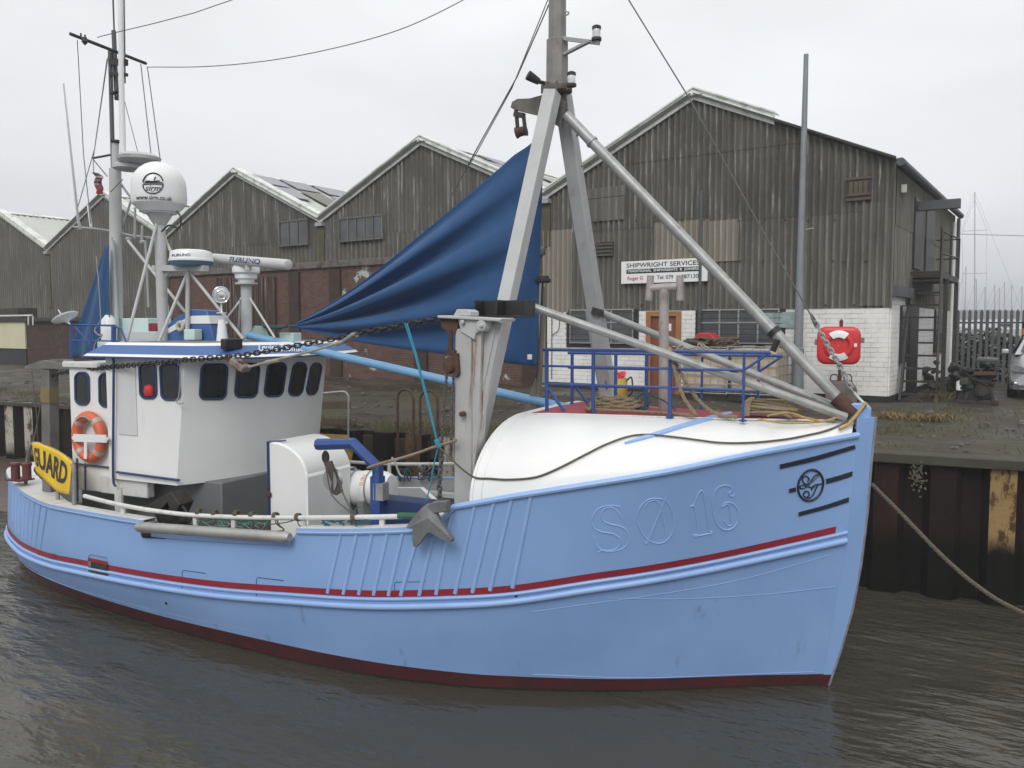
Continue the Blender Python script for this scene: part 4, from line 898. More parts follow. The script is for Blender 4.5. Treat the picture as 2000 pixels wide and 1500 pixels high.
tag(mb.build('rubble', stone_m, smooth=False), 'small stones and rubble scattered over the quay', 'rubble', kind='stuff')
# plant growing out of the piling
mb = MB(); c0_ = PY(1793, 925, QY-.1)
for _ in range(90):
    p = c0_+Vector((r3.gauss(0, .05), r3.uniform(-.05, .08), r3.gauss(0, .10))); a = r3.uniform(0, 6.28); s_ = .022; u = Vector((math.cos(a), r3.uniform(-.3, .3), math.sin(a)))*s_; v = Vector((-math.sin(a), r3.uniform(-.3, .3), math.cos(a)))*s_*.7
    mb.add([p-u, p+v, p+u, p-v], [(0, 1, 2, 3)])
one(mb, 'wall_plant', M('grey_leaf', (.13, .125, .10), (.08, .08, .06), 9, .8), 'small grey weed growing out of the piling right of the bow', 'plant', smooth=False)
def pxr(n, p): return n*((p-C0).dot(Vector((-sa*math.cos(PIT), ca*math.cos(PIT), -math.sin(PIT)))))/FPX      # real radius of a round thing
# ================================================================ THE FISHING BOAT
CY = 9.95
boat = thing('fishing_boat', 'light blue and white wooden fishing boat with a white whaleback, moored alongside the quay', 'boat', (-7, CY, 0))
Dc = [(-14.85, 9.95, 1.53), (-14.74, 9.65, 1.52), (-14.41, 9.35, 1.50), (-13.69, 8.97, 1.45), (-12.76, 8.55, 1.42), (-11.6, 8.08, 1.45), (-10.71, 7.85, 1.49), (-9.0, 7.65, 1.53), (-7.7, 7.62, 1.60), (-6.55, 7.62, 1.69), (-5.5, 7.65, 1.79), (-4.55, 7.71, 1.92), (-3.7, 7.83, 2.11), (-2.9, 8.04, 2.27), (-2.2, 8.28, 2.41), (-1.55, 8.70, 2.55), (-.95, 9.18, 2.655), (-.46, 9.72, 2.72)]
Sc = [(-14.8, 9.95, .50), (-14.66, 9.55, .49), (-14.3, 9.22, .45), (-13.6, 8.86, .42), (-12.7, 8.47, .45), (-11.6, 8.09, .53), (-10.6, 7.84, .62), (-9.1, 7.66, .69), (-7.8, 7.63, .74), (-6.6, 7.64, .83), (-5.5, 7.68, .92), (-4.5, 7.80, 1.04), (-3.8, 7.99, 1.13), (-3.0, 8.27, 1.29), (-2.45, 8.53, 1.385), (-1.85, 8.90, 1.49), (-1.15, 9.31, 1.64), (-.55, 9.71, 1.765)]
Wc = [(-14.35, 9.95, 0), (-14.2, 9.6, 0), (-13.9, 9.27, 0), (-13.2, 8.83, 0), (-12.4, 8.53, 0), (-11.4, 8.28, 0), (-10.3, 8.10, 0), (-9, 7.95, 0), (-7.8, 7.87, 0), (-6.6, 7.83, 0), (-5.5, 7.89, 0), (-4.5, 8.08, 0), (-3.94, 8.26, 0), (-3.2, 8.56, 0), (-2.6, 8.85, 0), (-2.0, 9.20, 0), (-1.45, 9.53, 0), (-.78, 9.89, 0)]
NS = 10
D = spline(Dc, NS); S_ = spline(Sc, NS); W_ = spline(Wc, NS)
def sstep(x, a, b): t = min(1, max(0, (x-a)/(b-a))); return t
for p in D:
    p.z += .215*sstep(p.x, -4.60, -4.37)
    if -8.86 < p.x < -6.52: p.z -= .13
K_ = [Vector((p.x+.25*(1 if p.x < -10 else 0)-.1*(p.x > -2), CY-(CY-p.y)*.55, -1.0)) for p in W_]
def hull_rows(mir=False):
    B = [a.lerp(b, (.15+.065*min(1, max(0, (-a.x-1)/6)))/max(b.z, .2)) for a, b in zip(W_, S_)]
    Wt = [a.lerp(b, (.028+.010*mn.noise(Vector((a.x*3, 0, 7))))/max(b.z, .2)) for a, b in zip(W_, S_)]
    def bul(a, b, t, q): return [x.lerp(y, t)-Vector((0, q, 0)) for x, y in zip(a, b)]
    rows = [K_, W_, Wt, B, bul(B, S_, .5, .012), S_, bul(S_, D, .5, .0), D]
    if mir: rows = [[Vector((p.x, 2*CY-p.y, p.z)) for p in r] for r in rows]
    return rows
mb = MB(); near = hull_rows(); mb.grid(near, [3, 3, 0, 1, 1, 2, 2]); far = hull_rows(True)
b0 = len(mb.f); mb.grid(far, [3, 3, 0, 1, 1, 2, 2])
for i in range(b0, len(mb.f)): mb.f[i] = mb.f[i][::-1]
BV = BVHTree.FromPolygons([tuple(v) for v in mb.v], mb.f[:b0])
hull = mb.build('hull', [boot_red, hull_low, hull_blue, M('waterline_dark', (.012, .013, .008), (.03, .022, .014), 9, .7, bmp=.5)], boat, ang=30)  # last material: near-black band along the waterline and below it
def hit(px, py, off=0, bv=None):
    d = ray(px, py).normalized(); h = (bv or BV).ray_cast(C0, d)
    if h[0] is None: return None
    n = h[1] if h[1].dot(d) < 0 else -h[1]; return h[0]+n*off
def hits(pts, off=0, dens=10, bv=None):
    pts = [(p[0], p[1], 0) for p in pts]; o_ = [hit(p.x, p.y, off, bv) for p in spline(pts, dens)]; return [p for p in o_ if p is not None]
def hstrip(top, bot, off, thick, mat, name, par, dens=8, bv=None):
    A = [(p[0], p[1], 0) for p in top]; Bq = [(p[0], p[1], 0) for p in bot]; ra = []; rb = []; r0 = []; r1 = []
    for a, b in zip(spline(A, dens), spline(Bq, dens)):
        h0, h1 = hit(a.x, a.y, off, bv), hit(b.x, b.y, off, bv)
        if h0 is None or h1 is None: continue
        ra.append(h0); rb.append(h1); r0.append(hit(a.x, a.y, -.01, bv)); r1.append(hit(b.x, b.y, -.01, bv))
    m_ = MB(); m_.grid([r0, ra, rb, r1]); return m_.build(name, mat, par, ang=30)
# rubbing strakes, red line
mb = MB()
for off, rad, curve in ((.012, .037, S_),):
    pts = [p+Vector((0, -.02, 0)) for p in curve]; mb.tube(pts, rad, 10); mb.tube([Vector((p.x, 2*CY-p.y, p.z)) for p in pts], rad, 8)
mb.build('rubbing_strake', bead_blue, hull)
mb = MB(); up_ = [a.lerp(b, .088/(b.z-a.z))-Vector((0, .012, 0)) for a, b in zip(S_, D)]; mb.tube(up_, .02, 8); mb.tube([Vector((p.x, 2*CY-p.y, p.z)) for p in up_], .02, 6); mb.build('rubbing_bead', bead_blue, hull)
def red_rows(t0, t1, i0=0, i1=None):
    a = [x.lerp(y, t0)-Vector((0, .008, 0)) for x, y in zip(S_, D)][i0:i1]; b = [x.lerp(y, t1)-Vector((0, .008, 0)) for x, y in zip(S_, D)][i0:i1]; return a, b
mb = MB(); tz = lambda p, q, z: (z)/max(.3, q.z-p.z)
A = []; Bq = []
for a, b in zip(S_, D):
    h = b.z-a.z; A.append(a.lerp(b, .112/h)-Vector((0, .007, 0))); Bq.append(a.lerp(b, .188/h)-Vector((0, .007, 0)))
A, Bq = A[14:-2], Bq[14:-2]; mb.grid([A, Bq]); mb.build('red_line', stripe_red, hull)
mb = MB(); mb.tube([a.lerp(b, .42) for a, b in zip(W_, S_)], .006, 5); mb.build('plank_seam', hull_low, hull)
mb = MB()                                                            # cover plate seams
for pts in ([(1040, 1195), (1400, 1142), (1650, 1076)], [(1650, 1076), (1645, 1120), (1635, 1168), (1658, 1172)], [(1040, 1317), (1240, 1324), (1430, 1318), (1590, 1312)], [(1180, 1168), (1320, 1170), (1480, 1162), (1630, 1146)]):
    h = hits(pts, .001, 8)
    if len(h) > 1: mb.tube(h, .005, 5)
mb.build('seam', hull_low, hull)
# vertical ribs on the bulwark
def rib(x0, y0, x1, y1, rad=.025, mat=bead_blue):
    a, b = hit(x0, y0, -.002), hit(x1, y1, -.002)
    if a is None or b is None: return
    pts = [q for q in [hit(x0+(x1-x0)*k/6, y0+(y1-y0)*k/6, -.002) for k in range(7)] if q is not None]
    m_ = MB(); m_.tube(pts, rad, 8); m_.build('rib', mat, hull)
for x0, y0, x1, y1 in ((666, 1044, 640, 1158), (697, 1044, 671, 1160), (727, 1043, 701, 1161), (757, 1042, 730, 1162), (787, 1041, 759, 1163), (813, 1060, 783, 1163), (846, 1048, 819, 1163), (882, 1003, 852, 1161), (928, 984, 889, 1159), (965, 978, 923, 1157), (1000, 972, 957, 1153), (1037, 968, 1001, 1148)): rib(x0, y0, x1, y1)
for x0, y0, x1, y1 in ((27, 945, 25, 1018), (33, 953, 31, 1033), (40, 962, 37, 1042), (49, 970, 45, 1052), (58, 976, 52, 1058), (68, 981, 60, 1063), (80, 987, 69, 1068), (92, 992, 79, 1073)): rib(x0, y0, x1, y1, .022)
# freeing ports and their covers
frp = [hit(x, y, .022) for x, y in ((175, 1094), (212, 1101), (212, 1126), (175, 1115))]
mb = MB(); mb.add(frp, [(0, 1, 2, 3)]); fp_ = mb.build('freeing_port', M('port_recess', (.035, .033, .026), (.015, .014, .012), 12, .7), hull, smooth=False)
mb = MB(); f4 = [hit(x, y, .026) for x, y in ((175, 1088), (212, 1096), (212, 1103), (175, 1095))]; mb.add(f4, [(0, 1, 2, 3)]); mb.build('red_panel', stripe_red, hull, smooth=False); mb = MB(); f5 = [hit(x, y, .016) for x, y in ((76, 1076), (110, 1082), (110, 1091), (76, 1084))]; mb.add(f5, [(0, 1, 2, 3)]); mb.build('red_panel', stripe_red, hull, smooth=False)
mb = MB(); q_ = [hit(x, y, .025) for x, y in ((175, 1093), (175, 1112), (181, 1113.5), (181, 1095))]; mb.add(q_, [(0, 1, 2, 3)]); mb.build('port_frame', M('port_metal', (.20, .185, .15), (.14, .13, .10), 9), hull, smooth=False)
mb = MB()
for x0, y0, w_, h_, dy in ((356, 1114, 46, 36, 6), (501, 1128, 53, 36, 6), (771, 1137, 60, 32, -1), (174, 1083, 36, 8, 7)):
    h = [hit(x, y, .001) for x, y in ((x0, y0+h_), (x0, y0+3), (x0+3, y0), (x0+w_, y0+dy))]; mb.tube([q for q in h if q], .005, 5)
mb.build('port_seam', trim_blue, hull)
mb = MB(); c = hit(325, 1178, .0); c2 = hit(1008, 1163, 0)
mb.lathe([(.02, -.005), (.02, .008)], c, (0, -1, 0), 10); mb.build('discharge_pipe', black, hull); mb = MB(); mb.lathe([(.02, -.005), (.018, .012)], c2, (0, -1, 0), 10); mb.build('discharge_pipe', black, hull)
# weld-bead registration letters SO 16 (with stroke)
def zp(pts): return [(1040+x/3.2609, 900+y/3.2609) for x, y in pts]
LET = [[(570, 372), (545, 325), (510, 298), (478, 296), (448, 315), (440, 345), (450, 380), (490, 402), (550, 415), (590, 435), (612, 470), (610, 515), (585, 550), (540, 570), (480, 577), (440, 570), (415, 585)],
       [(560, 283), (552, 290), (510, 284), (455, 290), (410, 315), (382, 360), (380, 400), (400, 435), (450, 455), (510, 465), (550, 490), (558, 525), (540, 552), (510, 568), (470, 572), (430, 560), (405, 530), (396, 488)], [(560, 283), (572, 372)], [(396, 488), (415, 585)],
       [(715, 300), (735, 268), (770, 252), (800, 262), (820, 300), (835, 370), (848, 440), (850, 472)], [(850, 250), (880, 300), (900, 370), (895, 440), (870, 490), (830, 520), (790, 525), (740, 505), (700, 460), (672, 400), (665, 370), (680, 310), (710, 268), (750, 243), (790, 240), (830, 246)], [(718, 530), (822, 305)], [(735, 520), (848, 232)], [(718, 530), (735, 520)],
       [(1005, 290), (1028, 280), (1055, 215), (1080, 190), (1095, 250), (1112, 350), (1126, 445), (1140, 452), (1142, 462)], [(1005, 290), (1030, 292), (1045, 370), (1055, 460), (1035, 470), (1035, 480), (1142, 460)],
       [(1290, 205), (1280, 225), (1258, 222), (1252, 205), (1270, 190), (1262, 165), (1225, 156), (1185, 168), (1158, 205), (1147, 270), (1152, 340), (1175, 400), (1205, 432), (1245, 440), (1285, 420), (1310, 375), (1310, 320), (1285, 280), (1250, 264), (1220, 272), (1205, 295)], [(1210, 295), (1240, 275), (1255, 300), (1265, 370), (1268, 405), (1245, 412), (1220, 380)]]
mb = MB()
for i, l in enumerate(LET):
    h = hits(zp(l), .001, 5 if len(l) > 3 else 3)
    if len(h) > 1: mb.tube(h, .0085, 5)
mb.build('registration_number', bead_blue, hull)
# bow flashes and monogram
def zp2(pts): return [(1400+x/4.2857, 780+y/4.2857) for x, y in pts]
flash = M('navy_black_paint', (.012, .016, .03), (.015, .02, .035), 4, .4)
for t_, b_ in (([(525, 546), (840, 470), (1150, 382)], [(525, 580), (840, 507), (1158, 412)]), ([(910, 668), (1020, 638), (1132, 603)], [(912, 706), (1020, 676), (1128, 640)]), ([(602, 750), (630, 744), (658, 736)], [(602, 780), (630, 774), (658, 768)]), ([(682, 945), (890, 890), (1102, 820)], [(682, 976), (890, 922), (1100, 858)])):
    hstrip(zp2(t_), zp2(b_), .012, .01, flash, 'bow_flash', hull, 6)
mb = MB(); el = zp2([(782+105*math.cos(2*math.pi*k/40)+18*math.sin(2*math.pi*k/40)*0, 718-128*math.sin(2*math.pi*k/40)-20*math.cos(2*math.pi*k/40)) for k in range(40)]); h = [hit(x, y, .006) for x, y in el]; mb.tube([q for q in h if q], .013, 6, True)
for l in ([(755, 690), (770, 665), (745, 640), (718, 655), (720, 690), (745, 708), (790, 690), (835, 650), (850, 630), (828, 632), (800, 660), (775, 705), (745, 735), (705, 745), (692, 730), (715, 716), (755, 725), (800, 738), (825, 715)], [(790, 760), (800, 730), (830, 712), (870, 708), (880, 700)], [(848, 705), (820, 760), (800, 800), (770, 825), (735, 815), (722, 792), (740, 770), (765, 775), (770, 800), (755, 815)]):
    h = hits(zp2(l), .006, 5); mb.tube(h, .008, 5)
mb.build('bow_monogram', flash, hull)
# stem post
stem = [PY(x, y, CY) for x, y in ((1617, 1338), (1640, 1270), (1663, 1190), (1680, 1100), (1692, 1000), (1700, 900), (1709, 815))]
ends = [r[-1] for r in near]
def hull_end(z):
    for a, b in zip(ends, ends[1:]):
        if z <= b.z: return a.lerp(b, (z-a.z)/(b.z-a.z) if b.z != a.z else 0)
    return ends[-1]
st_ = [stem[0]+Vector((-.3, 0, -.9)), stem[0]+Vector((-.12, 0, -.35))]+spline(stem, 3); rows = []
for p in st_:
    h = hull_end(min(p.z, ends[-1].z)); hx = h.x-.02; ya, yf = CY-h.y+.004, .025; rows.append([Vector((hx, CY-ya, p.z)), Vector((p.x, CY-yf, p.z)), Vector((p.x, CY+yf, p.z)), Vector((hx, CY+ya, p.z))])
mb = MB(); mb.grid(rows, [1 if r[1].z < .12 else 0 for r in rows[:-1]]); mb.cur = 0; mb.add(rows[-1], [(0, 1, 2, 3)]); mb.add([rows[-1][0], rows[-1][3], rows[-1][3]-Vector((0, 0, .3)), rows[-1][0]-Vector((0, 0, .3))], [(0, 1, 2, 3)]); mb.build('stem', [hull_blue, boot_red], boat, ang=20)
mb = MB(); mb.tube([p+Vector((.004, 0, 0)) for p in stem], .022, 8); mb.build('stem_band', M('stem_iron', (.25, .27, .34), (.16, .15, .17), 12), boat)
mb = MB(); tpz = stem[-1]; mb.prism([(tpz.x-.28, CY-.06, tpz.z-.02), (tpz.x-.04, CY-.06, tpz.z-.02), (tpz.x-.04, CY-.06, tpz.z+.10), (tpz.x-.09, CY-.06, tpz.z+.15), (tpz.x-.25, CY-.06, tpz.z+.15), (tpz.x-.28, CY-.06, tpz.z+.08)], (0, .12, 0)); mb.build('stem_head', hull_blue, boat, bevel=.015)
# deck, inner bulwark, capping rail
def inset(p, d): return Vector((p.x+(d if p.x < -13.8 else 0), p.y+d, p.z))
mb = MB(); dk = []
for t_ in [i/6 for i in range(7)]:
    dk.append([Vector((p.x, (p.y+.16)+(2*CY-2*p.y-.32)*t_, .78+.035*max(0, p.x+9))) for p in D if p.x < -4.7])
mb.grid(dk); mb.build('deck', M('deck_boards', (.11, .105, .095), (.07, .066, .06), 2, .6, st=(.3, 3, 1)), boat)
mb = MB()
for mirr in (0, 1):
    Dq = [p for p in D if p.x < -4.5]; a = [Vector((p.x, p.y+.10, p.z)) for p in Dq]; b = [Vector((p.x, p.y+.15, .76+.035*max(0, p.x+9))) for p in Dq]
    if mirr: a = [Vector((p.x, 2*CY-p.y, p.z)) for p in a]; b = [Vector((p.x, 2*CY-p.y, p.z)) for p in b]
    mb.grid([a, b])
mb.build('inner_bulwark', grey_paint, boat)
def cap_poly(i0, i1, wdt, name, mirr=0):
    nr = []; wf = wdt if callable(wdt) else (lambda i: wdt)
    rows = []
    for i in range(i0, i1):
        p = D[i]; q = p+Vector((0, wf(i), 0)); t0 = D[min(i+1, len(D)-1)]-D[max(i-1, 0)]; n_ = Vector((-t0.y, t0.x, 0)).normalized()
        if n_.y < 0: n_ = -n_
        if p.x < -14: n_ = Vector((p.x+9.5, 0, 0)).normalized()*-.6*(1-abs(p.y-CY)/1.0*.3)+Vector((0, .5, 0)); n_.normalize()
        w_ = wf(i); o_ = p-n_*.028; ii = p+n_*w_
        if ii.y > CY: ii.y = CY
        if mirr:
            o_.y = 2*CY-o_.y; ii.y = 2*CY-ii.y
        rows.append((o_, ii))
    m_ = MB(); z = .045
    m_.grid([[r[0] for r in rows], [r[0]+UP*z for r in rows], [r[1]+UP*z for r in rows], [r[1] for r in rows], [r[0] for r in rows]], [0, 1, 1, 1])
    return m_.build(name, [bead_blue, white_dirty], boat, ang=30)
UP = Vector((0, 0, 1))
iN0 = next(i for i, p in enumerate(D) if p.x > -8.86); iN1 = next(i for i, p in enumerate(D) if p.x > -6.52); iB = next(i for i, p in enumerate(D) if p.x > -4.62)
wfun = lambda i: .40 if D[i].x < -12.5 else max(.17, .40-.23*(D[i].x+12.5)/1.6)
for mi in (0, 1):
    cap_poly(0, iN0, wfun, 'capping_rail', mi); cap_poly(iN1, iB+1, .16, 'capping_rail', mi)
mb = MB(); mb.tube([p+Vector((0, -.006, -.005)) for p in D[:iN0]], .026, 8); mb.tube([p+Vector((0, -.006, -.005)) for p in D[iN1:iB+1]], .028, 8)
mb.tube([p+Vector((0, -.006, -.01)) for p in D[iN0:iN1]], .03, 8); mb.tube([p+Vector((0, -.01, 0)) for p in D[iB:]], .034, 8); mb.tube([Vector((p.x, 2*CY-p.y, p.z)) for p in D], .03, 6); mb.build('sheer_moulding', bead_blue, boat)
# net roller in its notch
mb = MB(); a, b = PY(268, 1029, 7.52), PY(566, 1050, 7.52); mb.tube([a, a+(b-a)*.02, b-(b-a)*.02, b], [.05, .068, .068, .05], 14); mb.build('net_roller', alum, boat)
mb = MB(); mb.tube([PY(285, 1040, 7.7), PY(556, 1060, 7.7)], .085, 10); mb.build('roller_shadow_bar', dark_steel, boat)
# whaleback
ZT = 3.05
def wb_edge(x):
    best = min(D, key=lambda p: abs(p.x-x)+(0 if p.x > -6 else 9)); i = D.index(best); a = D[max(0, i-1)]; b = D[min(len(D)-1, i+1)]
    t = (x-a.x)/(b.x-a.x) if b.x != a.x else 0; return a.lerp(b, min(1, max(0, t)))
secs = []
XS = [-4.20, -4.0, -3.7, -3.4, -3.0, -2.6, -2.2, -1.8, -1.45, -1.1, -.85, -.65, -.52]
for x in XS:
    e_ = wb_edge(x); y0 = e_.y+.03; w_ = min(1.32, CY-y0-.01); h_ = max(.03, ZT-(x > -1.5)*.02*(x+1.5)-e_.z); row = []
    for k in range(13):
        a = math.pi/2*k/12; row.append(Vector((x, y0+w_*(1-math.cos(a)), e_.z+.005+h_*math.sin(a))))
    row.append(Vector((x, CY, row[-1].z+.012))); row += [Vector((p.x, 2*CY-p.y, p.z)) for p in row[-2::-1]]; secs.append(row)
mb = MB(); mb.grid(secs); WB = BVHTree.FromPolygons([tuple(v) for v in mb.v], mb.f); wbk = mb.build('whaleback', white, boat, ang=40)
mb = MB(); mb.tube(secs[0], .02, 8); mb.build('whaleback_edge', white, boat)
mb = MB(); mb.add([p+Vector((.12, 0, 0)) for p in secs[0]]+[(-4.08, 2*CY-8.0, 1.75), (-4.08, 8.0, 1.75)], [list(range(len(secs[0])+2))]); mb.build('whaleback_bulkhead', white_dirty, boat, smooth=False)
top = [(1220, 866), (1270, 850), (1340, 828), (1400, 812), (1440, 804)]; bot = [(1221, 868), (1273, 855), (1343, 834), (1403, 817), (1443, 808)]
hstrip(top, bot, .022, .03, bead_blue, 'spray_rail', wbk, 6, WB)
mb = MB(); RX = [(-4.1, 9.03), (-3.9, 9.2), (-3.4, 9.30), (-2.4, 9.44), (-1.6, 9.60), (-1.1, 9.78), (-.72, 9.9)]
mb.grid([[Vector((x, y, ZT+.018)) for x, y in RX], [Vector((x, CY, ZT+.03)) for x, y in RX], [Vector((x, 2*CY-y, ZT+.018)) for x, y in RX]]); mb.build('foredeck', deck_red, boat)
mb = MB(); mb.tube([Vector((x, y, ZT+.012)) for x, y in RX], .012, 5); mb.build('foredeck_edge', white_dirty, boat)
# foredeck railing
def fr(pxs, yy, name, ptop):
    par = None; mbr = MB(); z0 = ZT+.02
    first = None
    rails = MB(); P = [PY(px, pyb, yy(px)) for px, pyb in pxs]
    for p in P: p.z = z0
    for zz in ptop:
        q = [p+UP*zz for p in P]; rails.tube([q[0]-Vector((.06, 0, 0))]+q+([q[-1]+Vector((.28, 0, 0))] if zz > .65 else []), .02 if zz > .65 else .015, 8)
    q = P[-1]; rails.tube([q+Vector((.28, 0, ptop[2])), q+Vector((.0, 0, ptop[1]))], .015, 8)
    r_ = rails.build('foredeck_railing', blue, boat)
    for k, p in enumerate(P):
        m_ = MB(); m_.tube([p-UP*.02, p+UP*ptop[2]], .024 if k < 3 else .016, 8); m_.lathe([(.045, 0), (.045, .015)], p-UP*.01, n=10)
        if k == 0: m_.tube([p+UP*.3, p+Vector((.22, .05, .0))], .02, 8)
        m_.build('post', blue, r_)
fr([(1068, 806), (1158, 810), (1308, 814), (1451, 820)], lambda px: 9.40, 'near', (.34, .56, .76))
fr([(1117, 799), (1202, 797), (1262, 797), (1370, 803), (1480, 806)], lambda px: 10.45, 'far', (.25, .49, .69))
# bulwark handrails
def brail(mirr=0):
    pts = [(-10.6, 7.98, 1.69), (-9.74, 7.80, 1.69), (-8.96, 7.75, 1.68), (-8.2, 7.72, 1.70), (-7.19, 7.72, 1.77), (-5.66, 7.75, 1.92), (-4.55, 7.82, 2.04)]
    if mirr: pts = [(x, 2*CY-y, z) for x, y, z in pts]
    m_ = MB(); m_.tube(spline(pts, 5), .030, 10); r_ = m_.build('bulwark_handrail', white_dirty, boat)
    for x, y, z in ((-9.62, 7.82, 1.69), (-8.2, 7.74, 1.70), (-7.55, 7.74, 1.74), (-6.45, 7.75, 1.85), (-5.35, 7.78, 1.95)):
        if mirr: y = 2*CY-y
        m_ = MB(); m_.beam((x, y, z-.22), (x, y, z-.01), .06, .03); m_.build('stanchion', white_dirty, r_)
brail(); brail(1)
mb = MB(); mb.tube([PY(778, 1007, 7.76), PY(835, 1008, 7.8)], .037, 8); mb.build('rail_sleeve', M('green_hose', (.02, .12, .06), (.015, .09, .045), 3, .5), boat)
# ---------------- deckhouse and wheelhouse
WZ0, WZ1 = 1.88, 3.66
def arc(z, n=16, half=1.55, x0=-9.02, sagx=.42, rake=.22):
    f = (z-WZ1)/(WZ1-WZ0); xx = x0+rake*f; o_ = []
    for i in range(n+1):
        a = R(-58+116*i/n)*.5; o_.append(Vector((xx+sagx*(math.cos(a)-math.cos(R(29)))/(1-math.cos(R(29))), CY+half*math.sin(a)/math.sin(R(29)), z)))
    return o_
def wplan(z, **k): a = arc(z, **k); return [Vector((-10.6, 8.40, z))]+a+[Vector((-10.6, 11.5, z))]
mb = MB(); rows = [wplan(WZ0+(WZ1+.1-WZ0)*i/5) for i in range(6)]
for r_ in rows: r_.append(r_[0])
mb.grid(rows); WHV = BVHTree.FromPolygons([tuple(v) for v in mb.v], mb.f); n0 = len(mb.v); mb.f.append(list(range(len(rows[0])-1))); mb.m.append(0)
wh = mb.build('wheelhouse', white, boat, ang=32)
mb = MB(); mb.bx(-11.55, -10.55, 8.5, 11.4, 1.62, 3.52); af = mb.build('aft_cabin', white, boat, bevel=.02)
mb = MB(); mb.bx(-11.62, -10.3, 8.44, 11.46, 3.50, 3.58); mb.build('aft_cabin_roof', white_dirty, boat, bevel=.012)
mb = MB(); mb.bx(-10.9, -9.9, 8.46, 8.6, 1.62, 1.90); mb.build('cabin_skirt', white_dirty, boat, bevel=.02)
mb = MB(); mb.bx(-11.7, -8.75, 8.75, 11.15, .7, 1.9); mb.build('deckhouse', deck_grey, boat, bevel=.02)
mb = MB(); a_, b_ = PY(228, 922, 8.36), PY(350, 938, 8.36); mb.tube([a_, b_], .018, 8); mb.build('grab_rail', trim_blue, wh)
mb = MB(); mb.tube(spline([PY(220, 702, 8.34), PY(222, 710, 8.34), PY(221.5, 800, 8.34), PY(221, 930, 8.36), PY(226, 950, 8.36)], 4), .018, 8); mb.build('drain_pipe', trim_blue, wh)
mb = MB(); mb.bx(-10.36, -9.98, 8.385, 8.402, 2.55, 3.6); mb.build('door_recess_shade', M('shade_white', (.62, .63, .63), (.58, .59, .59), 2, .5), wh)  # flat panel; the shade of the recess is put into its duller white
mb = MB(); p = PY(231, 930, 8.45); mb.beam((p.x, 8.45, .8), (p.x, 8.45, 1.75), .14, .04); mb.build('cabin_support', white_dirty, boat)
mb = MB(); mb.tube([PY(142, 905, 8.46), PY(222, 914, 8.46)], .014, 6); mb.tube([PY(150, 895, 8.48), PY(152, 980, 8.48)], .012, 6); mb.tube([PY(166, 905, 8.48), PY(167, 975, 8.48)], .012, 6); mb.build('cabin_handrail', trim_blue, boat)
yfn = lambda Y: (lambda x, y, off: PY(x, y, Y-off))
whf = lambda x, y, off: (hit(x, y, off, WHV) or PY(x, y, 11.3))
# a window is a sub-part of the house: house > window (frame with its pane in one mesh)
def rwin(pts_fn, x0, x1, y0, y1, lean, par):
    hx, hy = (x1-x0)/2, (y1-y0)/2; poly = rr(0, 0, hx, hy, min(9, hx*.75), 5)
    def mp_(u, v, off): return pts_fn((x0+x1)/2+u+lean*v/hy*.5, (y0+y1)/2-v-(1-(abs(u)/hx)**2)*3.0*(1 if v > 0 else -1)+1.5*(1 if v > 0 else -1), off)
    P = [mp_(u, v, .010) for u, v in poly]; P2 = [mp_(u*.97, v*.97, .006) for u, v in poly]
    m_ = MB(); m_.tube(P, .017, 6, True); m_.cur = 1; c = mp_(0, 0, .006); m_.add(P2+[c], [(i, (i+1) % len(P2), len(P2)) for i in range(len(P2))])
    m_.build('window', [trim_blue, glass], par)
for x0, x1, y0, y1 in ((147, 174, 729, 789), (194, 220.5, 731, 793)): rwin(yfn(8.5), x0, x1, y0, y1, -1, af)
for x0, x1, y0, y1, ln in ((273, 305, 711, 777, -2), (314, 350, 711, 780, -3)): rwin(yfn(8.40), x0, x1, y0, y1, ln, wh)
for x0, x1, y0, y1, ln in ((391.5, 442, 712, 779, 4), (461, 503.5, 711, 775, 6), (519, 555, 710, 773, 8), (567, 594, 710, 771, 10), (602, 623, 711, 769, 10)): rwin(whf, x0, x1, y0, y1, ln, wh)
mb = MB()                                                           # red float seen inside the side window
c = PY(291, 763, 8.39); mb.lathe([(.02, -.09), (.07, -.07), (.09, 0), (.07, .07), (.02, .09)], c+Vector((0, .02, 0)), (0, 0, 1), 14)
one(mb, 'red_float', red_plastic, 'round red float in the near side window of the wheelhouse', 'float')
mb = MB(); mb.tube(spline([PY(351, 705, 8.36), PY(352, 740, 8.36), PY(349, 775, 8.36), PY(344, 782, 8.34), PY(349, 789, 8.34), PY(358, 787, 8.34)], 5), .009, 5); mb.build('cable', grey_paint, wh)
# visor round the roof
def vplan(z, outx, outy, lx): 
    a = arc(WZ1, x0=-9.02+outx, half=1.55+outy, sagx=.46); return [Vector((lx, CY-1.55-outy, z))]+[Vector((p.x, p.y, z)) for p in a]+[Vector((lx, CY+1.55+outy, z))]
lv = [(3.668, .50, .19, -10.80), (3.692, .52, .20, -10.82), (3.725, .47, .18, -10.77), (3.727, .467, .178, -10.765), (3.85, .27, .08, -10.55), (3.852, .267, .078, -10.54), (3.885, .20, .04, -10.48), (3.89, .15, 0, -10.44)]
mb = MB(); rows = [vplan(*l) for l in lv]; mb.grid(rows, [1, 0, 0, 1, 1, 0, 0]); nb = len(rows[0])
rows2 = [rows[-1], [Vector((max(p.x-1.0, -10.4), CY, p.z+.02)) for p in rows[-1]]]; mb.cur = 2; mb.grid(rows2)
mb.f.append([i for i in range(nb)]); mb.m.append(1)
for a_, b_ in ((0, 1),):
    mb.cur = 1; L_ = [r[0] for r in rows]; Rr_ = [r[-1] for r in rows]; mb.add(L_+Rr_[::-1], [list(range(len(L_)*2))])
VB = BVHTree.FromPolygons([tuple(v) for v in mb.v], mb.f[:8*(nb-1)])
vis = mb.build('roof_visor', [white, visor_blue], boat, ang=30)
vis.data.materials.append(deck_grey)
